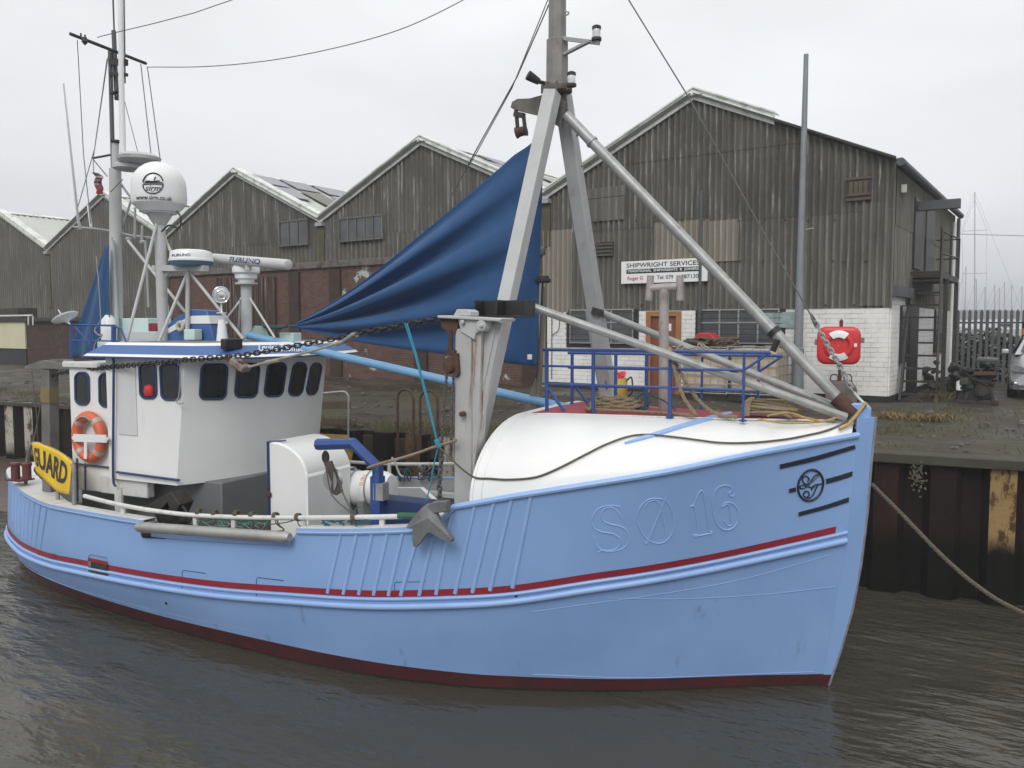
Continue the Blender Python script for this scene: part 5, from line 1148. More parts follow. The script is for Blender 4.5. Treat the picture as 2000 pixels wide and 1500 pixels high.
mb = MB(); tm = lambda u, v: hit(505+u*94, 686.5-v*14+u*1.2, .008, VB) or PY(505+u*94, 686, 9.2)
text_on(mb, 'Louise Thomsen', tm, off=.015); mb.build('name_lettering', plastic_white, vis, smooth=False)
mb = MB(); p0 = hit(447, 679, .06, VB); mb.box(p0-Vector((.02, .16, .075)), (.09, 0, 0), (0, .34, 0), (0, 0, .15)); fl = mb.build('floodlight', black, vis, bevel=.02)
# ---------------- things on the wheelhouse roof
fn_poly = [(318, 667), (322, 638), (345, 618), (372, 604), (404, 606), (411, 636), (419, 667)]
FYn = 9.55
def FPx(x, y): return PY(x, y, FYn)
mb = MB(); mb.prism([FPx(x, y) for x, y in fn_poly], (0, .34, 0)); fun = mb.build('funnel', visor_blue, boat, bevel=.02)
mb = MB(); mb.prism([PY(x, y, FYn-.012) for x, y in ((321, 646), (345, 631), (372, 617), (407, 616), (411, 632), (372, 632), (345, 643), (319, 656))], (0, .364, 0)); mb.build('white_band', white, fun)
mb = MB(); mb.torus(PY(352, 637, 9.5), .06, .03, (0, 1, 0), 18, 8); mb.build('hose_coil', M('cream_hose', (.6, .57, .45), (.5, .47, .37), 4), boat)
def pbox(x0, y0, x1, y1, Y, dep, name, mat, par=None, bv=.01):
    a, b = PY(x0, y1, Y), PY(x1, y0, Y); m_ = MB(); m_.bx(min(a.x, b.x), max(a.x, b.x), Y, Y+dep, min(a.z, b.z), max(a.z, b.z)); return m_.build(name, mat, par or boat, bevel=bv)
pbox(202, 621, 288, 672, 9.9, .5, 'roof_locker', teal); pbox(190, 668, 250, 685, 9.2, .4, 'roof_locker', teal)
pbox(290, 631, 305, 647, 9.4, .15, 'port_light_box', stripe_red); pbox(243, 648, 308, 670, 9.7, .5, 'roof_vent', grey_light)
pbox(359, 643, 379, 664, 9.35, .16, 'junction_box', teal); pbox(546, 650, 572, 674, 10.0, .2, 'junction_box', teal)
mb = MB(); c = PY(213, 650, 9.7); mb.lathe([(.12, -.25), (.13, .1), (.11, .22), (.05, .3)], c, n=16); mb.build('roof_canister', plastic_white, boat)
# satellite dome on its pole
DY = 9.5; dc = PY(311, 395, DY); rD = pxr(51, dc); hT = PY(311, 316, DY).z; hB = PY(311, 415, DY).z; zM = PY(311, 397, DY).z
mb = MB(); pr = [(.02, hB-zM-.02), (rD*.62, hB-zM-.02), (rD*.72, hB-zM+.02), (rD*.97, -.02), (rD*.985, 0)]
hc = hT-zM-rD*.95
pr += [(rD, .02), (rD, hc*.5), (rD*.99, hc)]+[(rD*math.cos(R(a)), hc+(hT-zM-hc)*math.sin(R(a))) for a in (15, 30, 45, 60, 72, 82)]+[(.01, hT-zM)]
mb.lathe(pr, (dc.x, DY, zM), n=40); dome = mb.build('satellite_dome', plastic_white, boat, ang=25)
ctrD = Vector((dc.x, DY, 0)); 
def dpt(px, py, off=.006):
    r_ = ray(px, py); t = ctrD.dot(Vector((r_.x, r_.y, 0)))/(r_.x**2+r_.y**2); p = C0+r_*t; v_ = Vector((p.x-dc.x, p.y-DY, 0))
    lat = v_.length; dd = max(0.001, rD**2-lat**2); f_ = Vector((r_.x, r_.y, 0)).normalized(); zz = p.z
    zrel = zz-zM; rad = rD if zrel < hc else rD*math.sqrt(max(0.02, 1-((zrel-hc)/(hT-zM-hc))**2)); q = p-f_*math.sqrt(max(.001, rad**2-min(lat, rad*.98)**2)); n_ = Vector((q.x-dc.x, q.y-DY, 0)).normalized(); return q+n_*off
mb = MB(); text_on(mb, 'www.sirm.co.uk', lambda u, v: dpt(266+70*u, 394.5-8.5*v+5*u), off=.012); text_on(mb, 'sirm', lambda u, v: dpt(284+30*u, 379.5-10*v+1.5*u), shear=.3, off=.01); text_on(mb, 'UK', lambda u, v: dpt(294+8*u, 383.5-3*v))
for a0_, a1_, cx, cy, rx_, ry_ in ((12, 176, 299, 365, 19.5, 19), (184, 362, 299, 365, 19.5, 19)):
    mb.tube([dpt(cx+rx_*math.cos(R(a)), cy-ry_*math.sin(R(a))+(0 if a0_ < 90 else 1.5)) for a in range(a0_, a1_, 8)], .010, 5)
mb.tube([dpt(280+38*k/8, 364+.6*k/8) for k in range(9)], .006, 5); mb.tube([dpt(280+38*k/8, 367+.6*k/8) for k in range(9)], .006, 5)
mb.tube([dpt(284+28*k/8, 361.5+(1 if 2 < k < 7 else 0)) for k in range(9)], .009, 5); mb.tube([dpt(301+1*k, 360-2.2*k) for k in range(4)], .008, 5); mb.build('dome_lettering', flash, dome)
mb = MB(); zr = 3.8; mb.tube([(dc.x, DY, zr), (dc.x, DY, hB)], .085, 12); mb.lathe([(.09, -.2), (.2, -.02), (.3, 0)], (dc.x, DY, hB), n=20); mb.build('dome_pole', grey_light, boat)
mb = MB(); mb.tube(spline([PY(345, 412, 9.3), PY(353, 425, 9.25), PY(350, 445, 9.3), PY(330, 440, 9.4), PY(316, 452, 9.45)], 6), .014, 6); mb.build('dome_cable', black, boat)
mb = MB()
for x0, y0, y_a, x1, y1, y_b in ((309, 425, 9.45, 247, 668, 8.9), (365, 535, 9.5, 310, 668, 9.1), (374, 536, 9.5, 475, 662, 9.6), (300, 415, 9.6, 335, 495, 9.6), (250, 470, 9.95, 362, 610, 10.0)): mb.tube([PY(x0, y0, y_a), PY(x1, y1, y_b)], .024, 8)
mb.build('dome_stay', grey_light, boat)
# radar scanners
mb = MB(); mb.beam(PY(302, 524, 9.5), PY(402, 524, 9.5), .12, .09); mb.prism([PY(318, 530, 9.5), PY(333, 530, 9.5), PY(318, 546, 9.5)], (0, .03, 0)); mb.tube([PY(367, 530, 9.5), PY(366, 668, 9.5)], .035, 10); mb.build('radar_bracket', grey_light, boat)
rc = PY(374, 521, 9.5); rr_ = pxr(41, rc); h1 = PY(374, 511, 9.5).z-rc.z; h2 = PY(374, 490, 9.5).z-rc.z
mb = MB(); mb.lathe([(rr_*.6, 0), (rr_*.9, .02), (rr_*.97, h1*.7), (rr_*.99, h1)], rc, n=36); mb.cur = 1; mb.lathe([(rr_*1.02, h1), (rr_*1.02, h1+.03), (rr_*.98, h1+.04), (rr_*.96, h2-.05), (rr_*.9, h2-.01), (rr_*.7, h2+.01), (.01, h2+.015)], rc, n=36)
rd1 = mb.build('radar_drum', [M('radar_blue', (.07, .16, .27), (.06, .14, .24), 2, .4), plastic_white], boat)
cc = rc; ink_b = M('logo_blue', (.012, .03, .16), (.012, .03, .15))
def cylpt(px, py, off=.004):
    r_ = ray(px, py); rh = Vector((r_.x, r_.y, 0)); t = Vector((cc.x, cc.y, 0)).dot(rh)/rh.length_squared; p = C0+r_*t; v_ = Vector((p.x-cc.x, p.y-cc.y, 0)); rad = rr_*.975; q = p-rh.normalized()*math.sqrt(max(.001, rad**2-min(v_.length, rad*.98)**2)); return q+Vector((q.x-cc.x, q.y-cc.y, 0)).normalized()*off
mb = MB(); text_on(mb, 'FURUNO', lambda u, v: cylpt(336+36*u, 503.5-5*v-.6*u), off=.015); mb.build('maker_lettering', ink_b, rd1, smooth=False)
RY = 9.95; a_, b_ = PY(413, 504, RY), PY(564, 517, RY-.5)
mb = MB(); dirb = (b_-a_).normalized(); mb.tube([a_-UP*.0, a_+dirb*.01, b_-dirb*.01, b_], [.06, .075, .075, .06], 16); mb.tube([(a_+b_)/2-UP*.14, (a_+b_)/2-UP*.05], .05, 10); bar = mb.build('radar_scanner_bar', M('bar_grey', (.52, .52, .52), (.47, .47, .47), 2, .4), boat)
fwd = (C0-(a_+b_)/2).normalized(); sd = dirb; fwd = (fwd-sd*fwd.dot(sd)).normalized(); upb = sd.cross(fwd).normalized()
if upb.z < 0: upb = -upb
mb = MB(); o_ = a_.lerp(b_, .30)+fwd*.079
text_on(mb, 'FURUNO', lambda u, v: a_.lerp(b_, .31+.40*u)+(fwd*math.cos((v-.4)*1.0)+upb*math.sin((v-.4)*1.0))*.080, off=.015); mb.build('maker_lettering', ink_b, bar, smooth=False)
gc = PY(481, 553, RY); k_ = pxr(26, gc)
mb = MB(); mb.lathe([(k_*.55, 0), (k_*.62, .05), (k_*.8, .07), (k_*.82, .13), (k_*1.0, .16), (k_*1.0, .24), (k_*.75, .31), (k_*.3, .33)], gc, n=28); mb.build('radar_gearbox', plastic_white, boat)
mb = MB(); mb.tube([PY(482, 665, RY), PY(481, 553, RY)], .085, 12); mb.lathe([(.17, -.02), (.17, .01)], gc, n=18)
for x0, y0, x1, y1 in ((488, 582, 537, 660), (472, 583, 425, 645), (465, 650, 470, 583)): mb.tube([PY(x0, y0, RY-.05), PY(x1, y1, RY-.35)], .016, 6)
mb.build('radar_post', grey_light, boat)
# searchlight on a cone
SY_ = 9.4; lc = PY(432, 576, SY_); mb = MB(); mb.lathe([(.085, 0), (.05, .32)], PY(434, 666, SY_), n=16); mb.tube([PY(433, 613, SY_), PY(432, 592, SY_)], .012, 6); mb.lathe([(.075, 0), (.075, .012)], PY(433, 612, SY_), n=14); mb.build('searchlight_stand', plastic_white, boat)
rS = pxr(16, lc); ax = (C0-lc); ax.z *= .3; ax.normalize(); mb = MB(); mb.lathe([(.03, -.13), (rS*.7, -.1), (rS, -.01), (rS*1.02, .02), (rS*.93, .025)], lc, ax, 26); sl_ = mb.build('searchlight', grey_light, boat)
mb = MB(); mb.lathe([(rS*.92, .028), (rS*.9, .034), (rS*.6, .036), (rS*.2, .046), (.01, .05)], lc, ax, 26); mb.torus(lc+ax*.04, rS*.55, .010, ax, 24, 6); mb.torus(lc+ax*.03, rS*.97, .010, ax, 24, 6); mb.build('lens', chrome, sl_)
# roof railing at the aft end with a saucer aerial
mb = MB(); Yr = 8.7
mb.tube([PY(137, 634, Yr), PY(222, 636, Yr), PY(236, 642, Yr), PY(247, 670, Yr)], .016, 6); mb.tube([PY(137, 665, Yr), PY(228, 666, Yr), PY(240, 672, Yr)], .014, 6)
for px in (139, 178, 222): mb.tube([PY(px, 634, Yr), PY(px, 697, Yr)], .02 if px != 222 else .035, 6)
mb.tube([PY(145, 637, Yr), PY(177, 672, Yr)], .014, 6); mb.build('roof_railing', blue, boat)
mb = MB(); c = PY(127, 620, Yr); axd = Vector((-.45, -.1, .85)).normalized(); mb.lathe([(.02, -.09), (.06, -.05), (.19, -.01), (.2, .01), (.12, .035), (.01, .045)], c, axd, 24); mb.tube([c+axd*.03-Vector((.05, 0, 0)), c+axd*.14-Vector((.07, 0, 0))], .008, 5); mb.tube([c-axd*.08, PY(138, 634, Yr)], .014, 6); mb.build('saucer_aerial', plastic_white, boat)
# ---------------- mizzen mast
MZ = CY; mp_ = lambda x, y, d=0: PY(x, y, MZ+d)
mb = MB(); mb.tube([Vector((mp_(227, 640).x, MZ, 3.5)), mp_(226, 480), mp_(225, 330)], [.10, .10, .095], 14); mb.tube([mp_(225, 335), mp_(225, 280)], .06, 10); miz = mb.build('mizzen_mast', grey_light, boat)
mb = MB(); mb.tube([mp_(221, 335, -.02), mp_(215, 100, -.02), mp_(215, 95, -.02)], .036, 10); mb.build('topmast', grey_dark, miz)
mb = MB(); mb.tube([mp_(223, 62, .05), mp_(219.5, -40, .05)], .014, 6); mb.tube([mp_(228, 195, .05), mp_(222, 60, .05)], .038, 10); mb.build('topmast', grey_dark, miz)
mb = MB(); mb.tube([mp_(240, 298, -.1), mp_(237, 150, -.1), mp_(235, -60, -.1)], [.05, .045, .045], 10); mb.build('whip_aerial', plastic_white, boat)
mb = MB(); mb.tube([mp_(242, 162, -.04), mp_(240, 0, -.04), mp_(240, -60, -.04)], .03, 8); mb.build('whip_aerial', grey_dark, boat)
mb = MB(); mb.tube([mp_(137, 66, -.9), mp_(285, 124, .6)], .028, 8)
for x, y in ((158, 70), (166, 73)): mb.tube([mp_(x, y+4, -.7), mp_(x, y-5, -.7)], .014, 5)
mb.lathe([(.01, 0), (.05, .05), (.03, .12)], mp_(166, 88, -.7), n=8); mb.build('yard', dark_steel, miz)
mb = MB()
for y in (118, 124, 145): mb.beam(mp_(215, y, -.04), mp_(248, y+1, -.04), .05, .05)
mb.beam(mp_(218, 183, -.05), mp_(236, 176, -.05), .06, .03); mb.beam(mp_(181, 309, -.05), mp_(219, 302, -.02), .05, .02); mb.lathe([(.09, 0), (.09, .03)], mp_(227, 278), n=12); mb.build('mast_fitting', dark_steel, miz)
mb = MB(); c = mp_(265, 322, -.2); mb.lathe([(.2, -.02), (.25, 0), (.25, .05), (.2, .09)], mp_(252, 330, -.1), n=26); mb.lathe([(.2, 0), (.33, .05), (.345, .10), (.27, .15), (.08, .18)], mp_(271, 320, -.1), n=30); mb.tube([mp_(225, 325), mp_(262, 328, -.1)], .05, 8); mb.build('mast_radar', grey_light, miz)
mb = MB(); text_on(mb, 'FURUNO', lambda u, v: mp_(240+16*u, 302.5-2.2*v+.5*u, -.63)); mb.build('radar_lettering', ink_b, miz, smooth=False)
mb = MB(); mb.tube([mp_(143, 443, -.2), mp_(180, 446, -.1), mp_(224, 452, 0), mp_(252, 459, .1), mp_(300, 465, .2)], .02, 6)
for x0, y0, x1, y1 in ((263, 465, 264, 405), (277, 475, 278, 440), (233, 355, 257, 388), (257, 388, 237, 450), (284, 470, 290, 600)): mb.tube([mp_(x0, y0, .1), mp_(x1, y1, .1)], .02, 6)
for x, y in ((251, 470), (279, 476)): mb.lathe([(.05, 0), (.06, .03), (.03, .06)], mp_(x, y, .1), n=12)
mb.build('aerial_crosstree', grey_paint, miz)
mb = MB(); mb.tube([mp_(219, 470, -.15), mp_(224, 560, -.15), mp_(228, 640, -.15)], .04, 8); mb.tube([mp_(217, 462, -.1), mp_(219, 630, -.1)], .028, 8); mb.build('mast_strut', grey_light, miz)
mb = MB(); mb.tube([mp_(124, 163, -1), mp_(153, 432, -.6), mp_(157, 446, -.5)], [.012, .022, .03], 6); mb.build('whip_aerial', plastic_white, boat)
mb = MB(); mb.tube([mp_(178, 443, -.3), mp_(172, 400, -.3)], .022, 6); mb.build('whip_aerial', plastic_white, boat)
mb = MB()
for pts in ([(151, 78, -.8), (163, 300, -.5), (178, 443, -.3)], [(212, 105, 0), (185, 290, -.3), (150, 412, -.6)], [(209, 115, 0), (182, 310, -.2), (183, 340, -.2)], [(275, 125, .5), (295, 302, 0)], [(288, 132, .6), (313, 312, 0)], [(240, 185, 0), (270, 300, 0)], [(181, 310, -.2), (210, 345, 0)], [(216, 375, -.2), (240, 350, -.1)]): mb.tube([mp_(*p) for p in pts], .008, 4)
mb.build('mizzen_rigging', wire, miz)
mb = MB(); a_, b_ = mp_(190, 73, -.7), PY(470, -6, CY-.4); mb.tube([a_]+[PY(x, y, CY-.6) for x, y in ((228, 63), (300, 46), (380, 25), (455, -1), (540, -34))], .007, 4); mb.build('aerial_wire', wire, boat)
mb = MB(); mb.tube(spline([mp_(287, 131, .6)]+[PY(x, y, CY+.3) for x, y in ((400, 130), (520, 119), (640, 97), (760, 65), (850, 28), (960, -30))], 5), .007, 4); mb.build('aerial_wire', wire, boat)
# ---------------- main mast: tripod of box section legs with a pole on top
def leg(x0, y0, Y0, x1, y1, Y1, wd, dp, name, mat=grey_light):
    a, b = PY(x0, y0, Y0), PY(x1, y1, Y1); m_ = MB(); m_.beam(a, b, dp, wd, (1, 0, 0)); return m_.build(name, mat, boat, bevel=.012)
leg(1079, 180, 9.75, 926, 880, 8.75, .17, .20, 'mast_leg'); leg(1099, 185, 10.15, 1196, 820, 11.0, .18, .22, 'mast_leg', grey_paint)
leg(1158, 602, 10.72, 1196, 830, 11.0, .17, .2, 'mast_leg_sleeve', grey_paint)
a, b = PY(1088, 175, CY), PY(1093, -60, CY)
mb = MB(); mb.lathe([(.15, 0), (.15, .02), (.145, .6), (.12, .62), (.115, 1.6)], Vector((a.x, CY, a.z)), n=8); pole = mb.build('mast_pole', M('mast_pole_grey', (.24, .235, .225), (.17, .165, .155), 5, .6, .1, bmp=.2, dirt=(.1, .08, .06)), boat, ang=30)
mb = MB(); c = PY(1087, 174, CY); mb.lathe([(.2, -.04), (.21, -.02), (.21, .02), (.15, .03)], (c.x, CY, c.z), n=8)
for k in range(8): mb.lathe([(.02, -.05), (.02, .05)], (c.x+.18*math.cos(k*.785+.4), CY+.18*math.sin(k*.785+.4), c.z), n=6)
mb.prism([PY(1060, 185, CY-.02), PY(1035, 192, CY-.02), PY(1010, 193, CY-.02), PY(1000, 199, CY-.02), PY(997, 210, CY-.02), PY(1004, 214, CY-.02), PY(1050, 225, CY-.02), PY(1075, 238, CY-.02), PY(1095, 250, CY-.02), PY(1103, 200, CY-.02), PY(1090, 178, CY-.02)], (0, .05, 0)); mb.build('mast_head_bracket', M('bracket_steel', (.15, .14, .125), (.10, .085, .07), 5, .65, bmp=.3, dirt=(.05, .03, .02)), boat)
mb = MB(); mb.beam(PY(1098, 75, CY-.05), PY(1170, 84, CY-.2), .045, .045); mb.beam(PY(1100, 107, CY-.05), PY(1153, 80, CY-.2), .05, .03)
mb.tube([PY(1104, 22, CY-.1), PY(1111, 24, CY-.15), PY(1110, 28, CY-.15), PY(1104, 30, CY-.1)], .01, 6); mb.build('lamp_bracket', grey_paint, boat)
def navlight(px, py, Y, name='navigation_light', ax=(0, 0, 1), s=1):
    c = PY(px, py, Y); m_ = MB(); m_.lathe([(.062*s, 0), (.062*s, .03*s), (.045*s, .035*s), (.045*s, .045*s)], c, ax, 16); m_.cur = 1; m_.lathe([(.048*s, .035*s), (.05*s, .06*s), (.05*s, .115*s), (.048*s, .135*s)], c, ax, 16); m_.cur = 0; m_.lathe([(.055*s, .13*s), (.055*s, .165*s), (.03*s, .18*s)], c, ax, 16); return m_.build(name, [dark_steel, chrome], boat)
navlight(1165, 79, CY-.2); navlight(1116, 169, CY-.25); 
mb = MB(); c0_, c1_ = PY(1030, 146, CY-.3), PY(1053, 160, CY-.2); mb.tube([c0_, c0_.lerp(c1_, .05), c0_.lerp(c1_, .45), c1_], [.05, .062, .055, .04], 12); mb.tube([c1_, PY(1075, 165, CY-.1)], .025, 6); mb.build('mast_floodlight', dark_steel, boat)
# hanging block under the bracket
t = thing('hanging_block', 'steel pulley block hanging from the bracket at the mast head', 'pulley block', PY(1016, 265, CY-.1))
mb = MB(); a, b = PY(1008, 215, CY-.1), PY(1011, 250, CY-.1); a2, b2 = PY(1022, 222, CY-.1), PY(1026, 255, CY-.1); mb.beam(a, b, .03, .06); mb.beam(a2, b2, .03, .06); mb.beam(PY(1005, 223, CY-.1), PY(1024, 226, CY-.1), .07, .06); mb.build('cheek', dark_steel, t)
mb = MB(); c = PY(1018, 257, CY-.1); mb.lathe([(.075, -.07), (.06, -.03), (.06, .03), (.075, .07)], c-Vector((.0, 0, 0)), (1, .1, .2), 16); mb.build('sheave', rust, t)
# forward prop of the mast and the two lower struts
mb = MB(); a, b = PY(1106, 225, CY), PY(1650, 792, CY); mb.tube([a, b], .066, 14)
for f_ in (.10, .76): p = a.lerp(b, f_); q = a.lerp(b, f_+.006); mb.tube([p, q], .08, 12)
fs = mb.build('mast_prop', galv, boat)
mb = MB(); mb.tube([PY(1632, 776, CY), PY(1668, 808, CY)], .09, 12); mb.build('prop_shoe', rust, boat)
mb = MB(); mb.tube([a.lerp(b, .762), a.lerp(b, .775)], .085, 10); mb.build('prop_clamp', black, boat); mb = MB(); mb.tube([PY(1519, 663, 9.7), PY(1509, 686, 9.7)], .035, 8); mb.build('prop_clamp', black, boat)
mb = MB(); mb.tube([PY(1036, 598, 8.9), PY(1653, 815, CY-.1)], .048, 12); mb.build('lower_strut', galv, boat)
mb = MB(); mb.tube([PY(1168, 608, 10.75), PY(1645, 800, CY+.1)], .048, 12); mb.build('lower_strut', galv, boat)
mb = MB(); mb.beam(PY(1158, 606, 10.6), PY(1176, 612, 10.6), .1, .09); mb.tube([PY(1173, 630, 10.7), PY(1185, 760, 10.8)], .012, 6); mb.build('strut_socket', dark_steel, boat)
mb = MB()
for x, y in ((1122, 266), (1130, 326), (1137, 384), (1144, 440), (1154, 492), (1158, 546), (1164, 596)): p = PY(x, y, 10.3+(y-266)/330*.42); mb.tube([p-Vector((.06, 0, 0)), p+Vector((.05, 0, .005))], .011, 6)
mb.build('mast_step', dark_steel, boat)
# port sidelight screen box on the near leg
mb = MB(); a = PY(935, 619, 8.62); b = PY(1036, 588, 8.62); z0, z1 = PY(985, 620, 8.62).z, PY(985, 586, 8.62).z
mb.bx(a.x+.02, b.x, 8.72, 8.76, z0, z1); mb.bx(a.x, a.x+.02, 8.5, 8.76, z0, z1); mb.bx(b.x-.02, b.x, 8.5, 8.72, z0, z1); mb.bx(a.x+.02, b.x-.02, 8.5, 8.72, z0, z0+.02); mb.bx(a.x+.27, a.x+.30, 8.5, 8.72, z0+.02, z1); mb.build('sidelight_screen', black, boat, bevel=.004)
# ---------------- fore gallows
GYn = 8.0
mb = MB(); a = PY(908, 985, GYn); b = PY(906, 630, GYn); x0 = PY(887, 900, GYn).x; x1 = PY(934, 900, GYn).x
mb.prism([PY(886, 985, GYn), PY(921, 985, GYn), PY(921, 660, GYn), PY(928, 642, GYn), PY(889, 642, GYn)], (0, .22, 0)); mb.prism([PY(921, 985, GYn+.02), PY(934, 820, GYn+.02), PY(940, 640, GYn+.02), PY(921, 640, GYn+.02)], (0, .20, 0))
gp = mb.build('gallows_post', M('gallows_paint', (.44, .445, .44), (.37, .375, .37), 3, .5, bmp=.15, bs=20, dirt=(.22, .11, .05), dlo=.55, dhi=.66, dscale=3.6, dst=(2.4, 1, .2)), boat, bevel=.012)
mb = MB(); mb.prism([PY(854, 621, GYn-.06), PY(976, 628, GYn-.06), PY(980, 622, GYn-.06), PY(880, 616, GYn-.06), PY(854, 616, GYn-.06)], (0, .36, 0)); mb.prism([PY(885, 617, GYn), PY(919, 617, GYn), PY(919, 608, GYn), PY(912, 604, GYn), PY(892, 604, GYn)], (0, .2, 0)); mb.build('gallows_head', grey_light, boat, bevel=.008)
mb = MB(); mb.prism([PY(894, 622, GYn-.02), PY(950, 625, GYn-.02), PY(951, 640, GYn-.02), PY(945, 647, GYn-.02), PY(929, 650, GYn-.02), PY(926, 664, GYn-.02), PY(900, 648, GYn-.02)], (0, .26, 0)); mb.lathe([(.06, 0), (.06, .03)], PY(941, 636, GYn-.03), (0, -1, 0), 18); mb.lathe([(.02, 0), (.02, .05)], PY(942, 636, GYn-.05), (0, -1, 0), 10); mb.lathe([(.025, 0), (.025, .04)], PY(905, 629, GYn-.03), (0, -1, 0), 10); mb.build('gallows_cheek', grey_light, boat, bevel=.008)
mb = MB(); mb.beam(PY(974, 630, GYn+.15), PY(936, 815, GYn+.15), .06, .10, (1, 0, 0)); mb.prism([PY(945, 640, GYn+.1), PY(968, 640, GYn+.1), PY(935, 800, GYn+.1)], (0, .02, 0)); mb.build('gallows_brace', grey_light, boat)
mb = MB(); mb.prism([PY(861, 623, GYn), PY(894, 623, GYn), PY(894, 640, GYn), PY(889, 655, GYn), PY(862, 640, GYn)], (0, .2, 0)); mb.build('gallows_roller_box', rust, boat)
mb = MB(); mb.lathe([(.03, 0), (.03, .06), (.015, .07)], PY(906, 808, GYn-.02), (0, -1, 0), 10); mb.build('rusty_bolt', rust, boat)
t = thing('chain_block', 'rusty chain block hanging from the grey gallows post', 'hoist', PY(879, 740, GYn))
mb = MB(); mb.tube([PY(880, 645, GYn), PY(880, 685, GYn)], .03, 8); mb.beam(PY(872, 688, GYn), PY(892, 688, GYn), .05, .05); mb.build('hook', rust, t)
mb = MB(); c = PY(880, 714, GYn); mb.lathe([(.02, -.06), (.08, -.05), (.09, -.02), (.09, .02), (.08, .05), (.02, .06)], c, (.3, 1, 0), 20); mb.prism([PY(886, 692, GYn-.05), PY(893, 690, GYn-.05), PY(896, 730, GYn-.05), PY(889, 738, GYn-.05)], (0, .12, 0)); mb.build('housing', rust, t)
for pts in ([(873, 725), (868, 790), (865, 840), (862, 880)], [(886, 728), (884, 790), (882, 850), (880, 900)]):
    mb = MB(); mb.chain([PY(x, y, GYn-.02) for x, y in pts], .045, .03, .007); mb.build('hoist_chain', wire, t)
mb = MB(); mb.chain([PY(x, y, GYn-.03) for x, y in ((863, 872), (862, 900), (858, 940), (860, 985))], .085, .06, .012); one(mb, 'anchor_chain', wire, 'short heavy chain running down to the anchor from the gallows', 'chain')
# ---------------- aft gallows
AYn = 8.75
mb = MB(); mb.beam(PY(100, 990, AYn), PY(97, 722, AYn), .2, .16, (0, 1, 0)); mb.prism([PY(48, 720, AYn-.08), PY(135, 720, AYn-.08), PY(128, 712, AYn-.08), PY(80, 704, AYn-.08), (PY(48, 715, AYn-.08))], (0, .3, 0)); mb.prism([PY(70, 712, AYn), PY(98, 702, AYn), PY(120, 702, AYn), PY(128, 712, AYn)], (0, .2, 0))
mb.tube([PY(115, 728, AYn), PY(82, 778, AYn), PY(66, 860, AYn)], .012, 6); agl = mb.build('aft_gallows', M('aft_gallows_grey', (.17, .165, .155), (.12, .115, .105), 4, .6, bmp=.2, dirt=(.08, .06, .045)), boat)
mb = MB(); mb.beam(PY(97.5, 786, AYn-.012), PY(97, 756, AYn-.012), .215, .17, (0, 1, 0)); mb.build('yellow_band', M('faded_yellow', (.22, .17, .075), (.17, .13, .06), 3, .6), agl)
mb = MB(); mb.tube(spline([PY(62, 726, AYn-.1), PY(66, 760, AYn-.15), PY(72, 815, AYn-.12), PY(74, 862, AYn-.05)], 5), .010, 6); one(mb, 'hanging_rope', hemp_dark, 'thin dark rope hanging from the gallows at the stern', 'rope')
mb = MB(); mb.beam(PY(118, 710, 8.9), PY(240, 719, 8.5), .035, .05); mb.beam(PY(118, 706, 8.8), PY(222, 712, 8.45), .03, .03); mb.build('stowed_pole', white_dirty, boat)
# ---------------- davit, tank, hatch, winch casing
DY_ = 8.15
mb = MB(); mb.tube([PY(620, 868, DY_), PY(690, 866, DY_), PY(738, 913, DY_), PY(738, 985, DY_)], [.072, .072, .072, .07], 8); mb.bx(PY(729, 985, DY_).x, PY(747, 985, DY_).x, DY_-.06, DY_+.06, .9, PY(738, 930, DY_).z); dav = mb.build('davit', blue, boat, ang=30)
mb = MB(); mb.bx(PY(728.5, 970, DY_-.065).x, PY(747.5, 970, DY_-.065).x, DY_-.065, DY_+.065, PY(738, 975, DY_).z, PY(738, 942, DY_).z); mb.build('bare_patch', galv, dav)
a, b = PY(730, 1034, 8.2), PY(832, 985, 8.2)
mb = MB(); mb.bx(a.x, b.x, 8.2, 8.5, a.z-.3, b.z); mb.cur = 1; mb.bx(a.x+.03, b.x-.03, 8.23, 8.47, b.z+.001, b.z+.004); mb.build('deck_tank', [M('tank_navy', (.018, .04, .12), (.014, .03, .095), 3, .4, dirt=(.03, .03, .035)), trim_blue], boat, bevel=.015)
hp = [PY(715, 1000, 9.1), PY(850, 975, 9.1)]; hz = PY(740, 962, 9.2).z
mb = MB(); o_ = Vector((-6.75, 9.2, .9)); 
H0, H1, H2, H3 = PZ(735, 1000, 1.35), PZ(842, 994, 1.35), PZ(858, 968, 1.35), PZ(730, 960, 1.35)
ht_ = [PZ(713, 981, 1.55), PZ(857, 976, 1.55), PZ(829, 951, 1.55), PZ(737, 951, 1.55)]; mb.prism(ht_, (0, 0, -.7)); mb.cur = 1; hc_ = sum(ht_, Vector())/4; mb.add([hc_+(p-hc_)*.8+Vector((0, 0, .006)) for p in ht_], [(0, 1, 2, 3)]); mb.build('fish_hatch', [white, M('hatch_steel', (.36, .37, .38), (.3, .31, .32), 3, .35, .4)], boat, bevel=.02)
CYn = 8.6; cz0 = 1.0; P00 = PY(524, 862, CYn); P10 = PY(599, 930, CYn); zt = P00.z
mb = MB(); ft = [(P00.x, cz0), (P10.x, cz0), (P10.x, P10.z)]
for k in range(9): an = R(90*k/8); rx_ = (P10.x-P00.x)*.95; ft.append((P10.x-rx_+rx_*math.cos(an), P10.z+(zt-P10.z)*math.sin(an)))
ft.append((P00.x, zt)); mb.prism([(x, CYn, z) for x, z in ft], (0, .95, 0)); cas = mb.build('winch_casing', white, boat, bevel=.025, ang=30)
mb = MB(); mb.tube([(P00.x, CYn-.01, zt), (P00.x, CYn-.01, 1.5)], .018, 6); mb.tube([(P00.x+.02, CYn-.01, zt), (P00.x+.22, CYn+.1, zt+.012)], .012, 6); mb.build('blue_trim', trim_blue, cas)
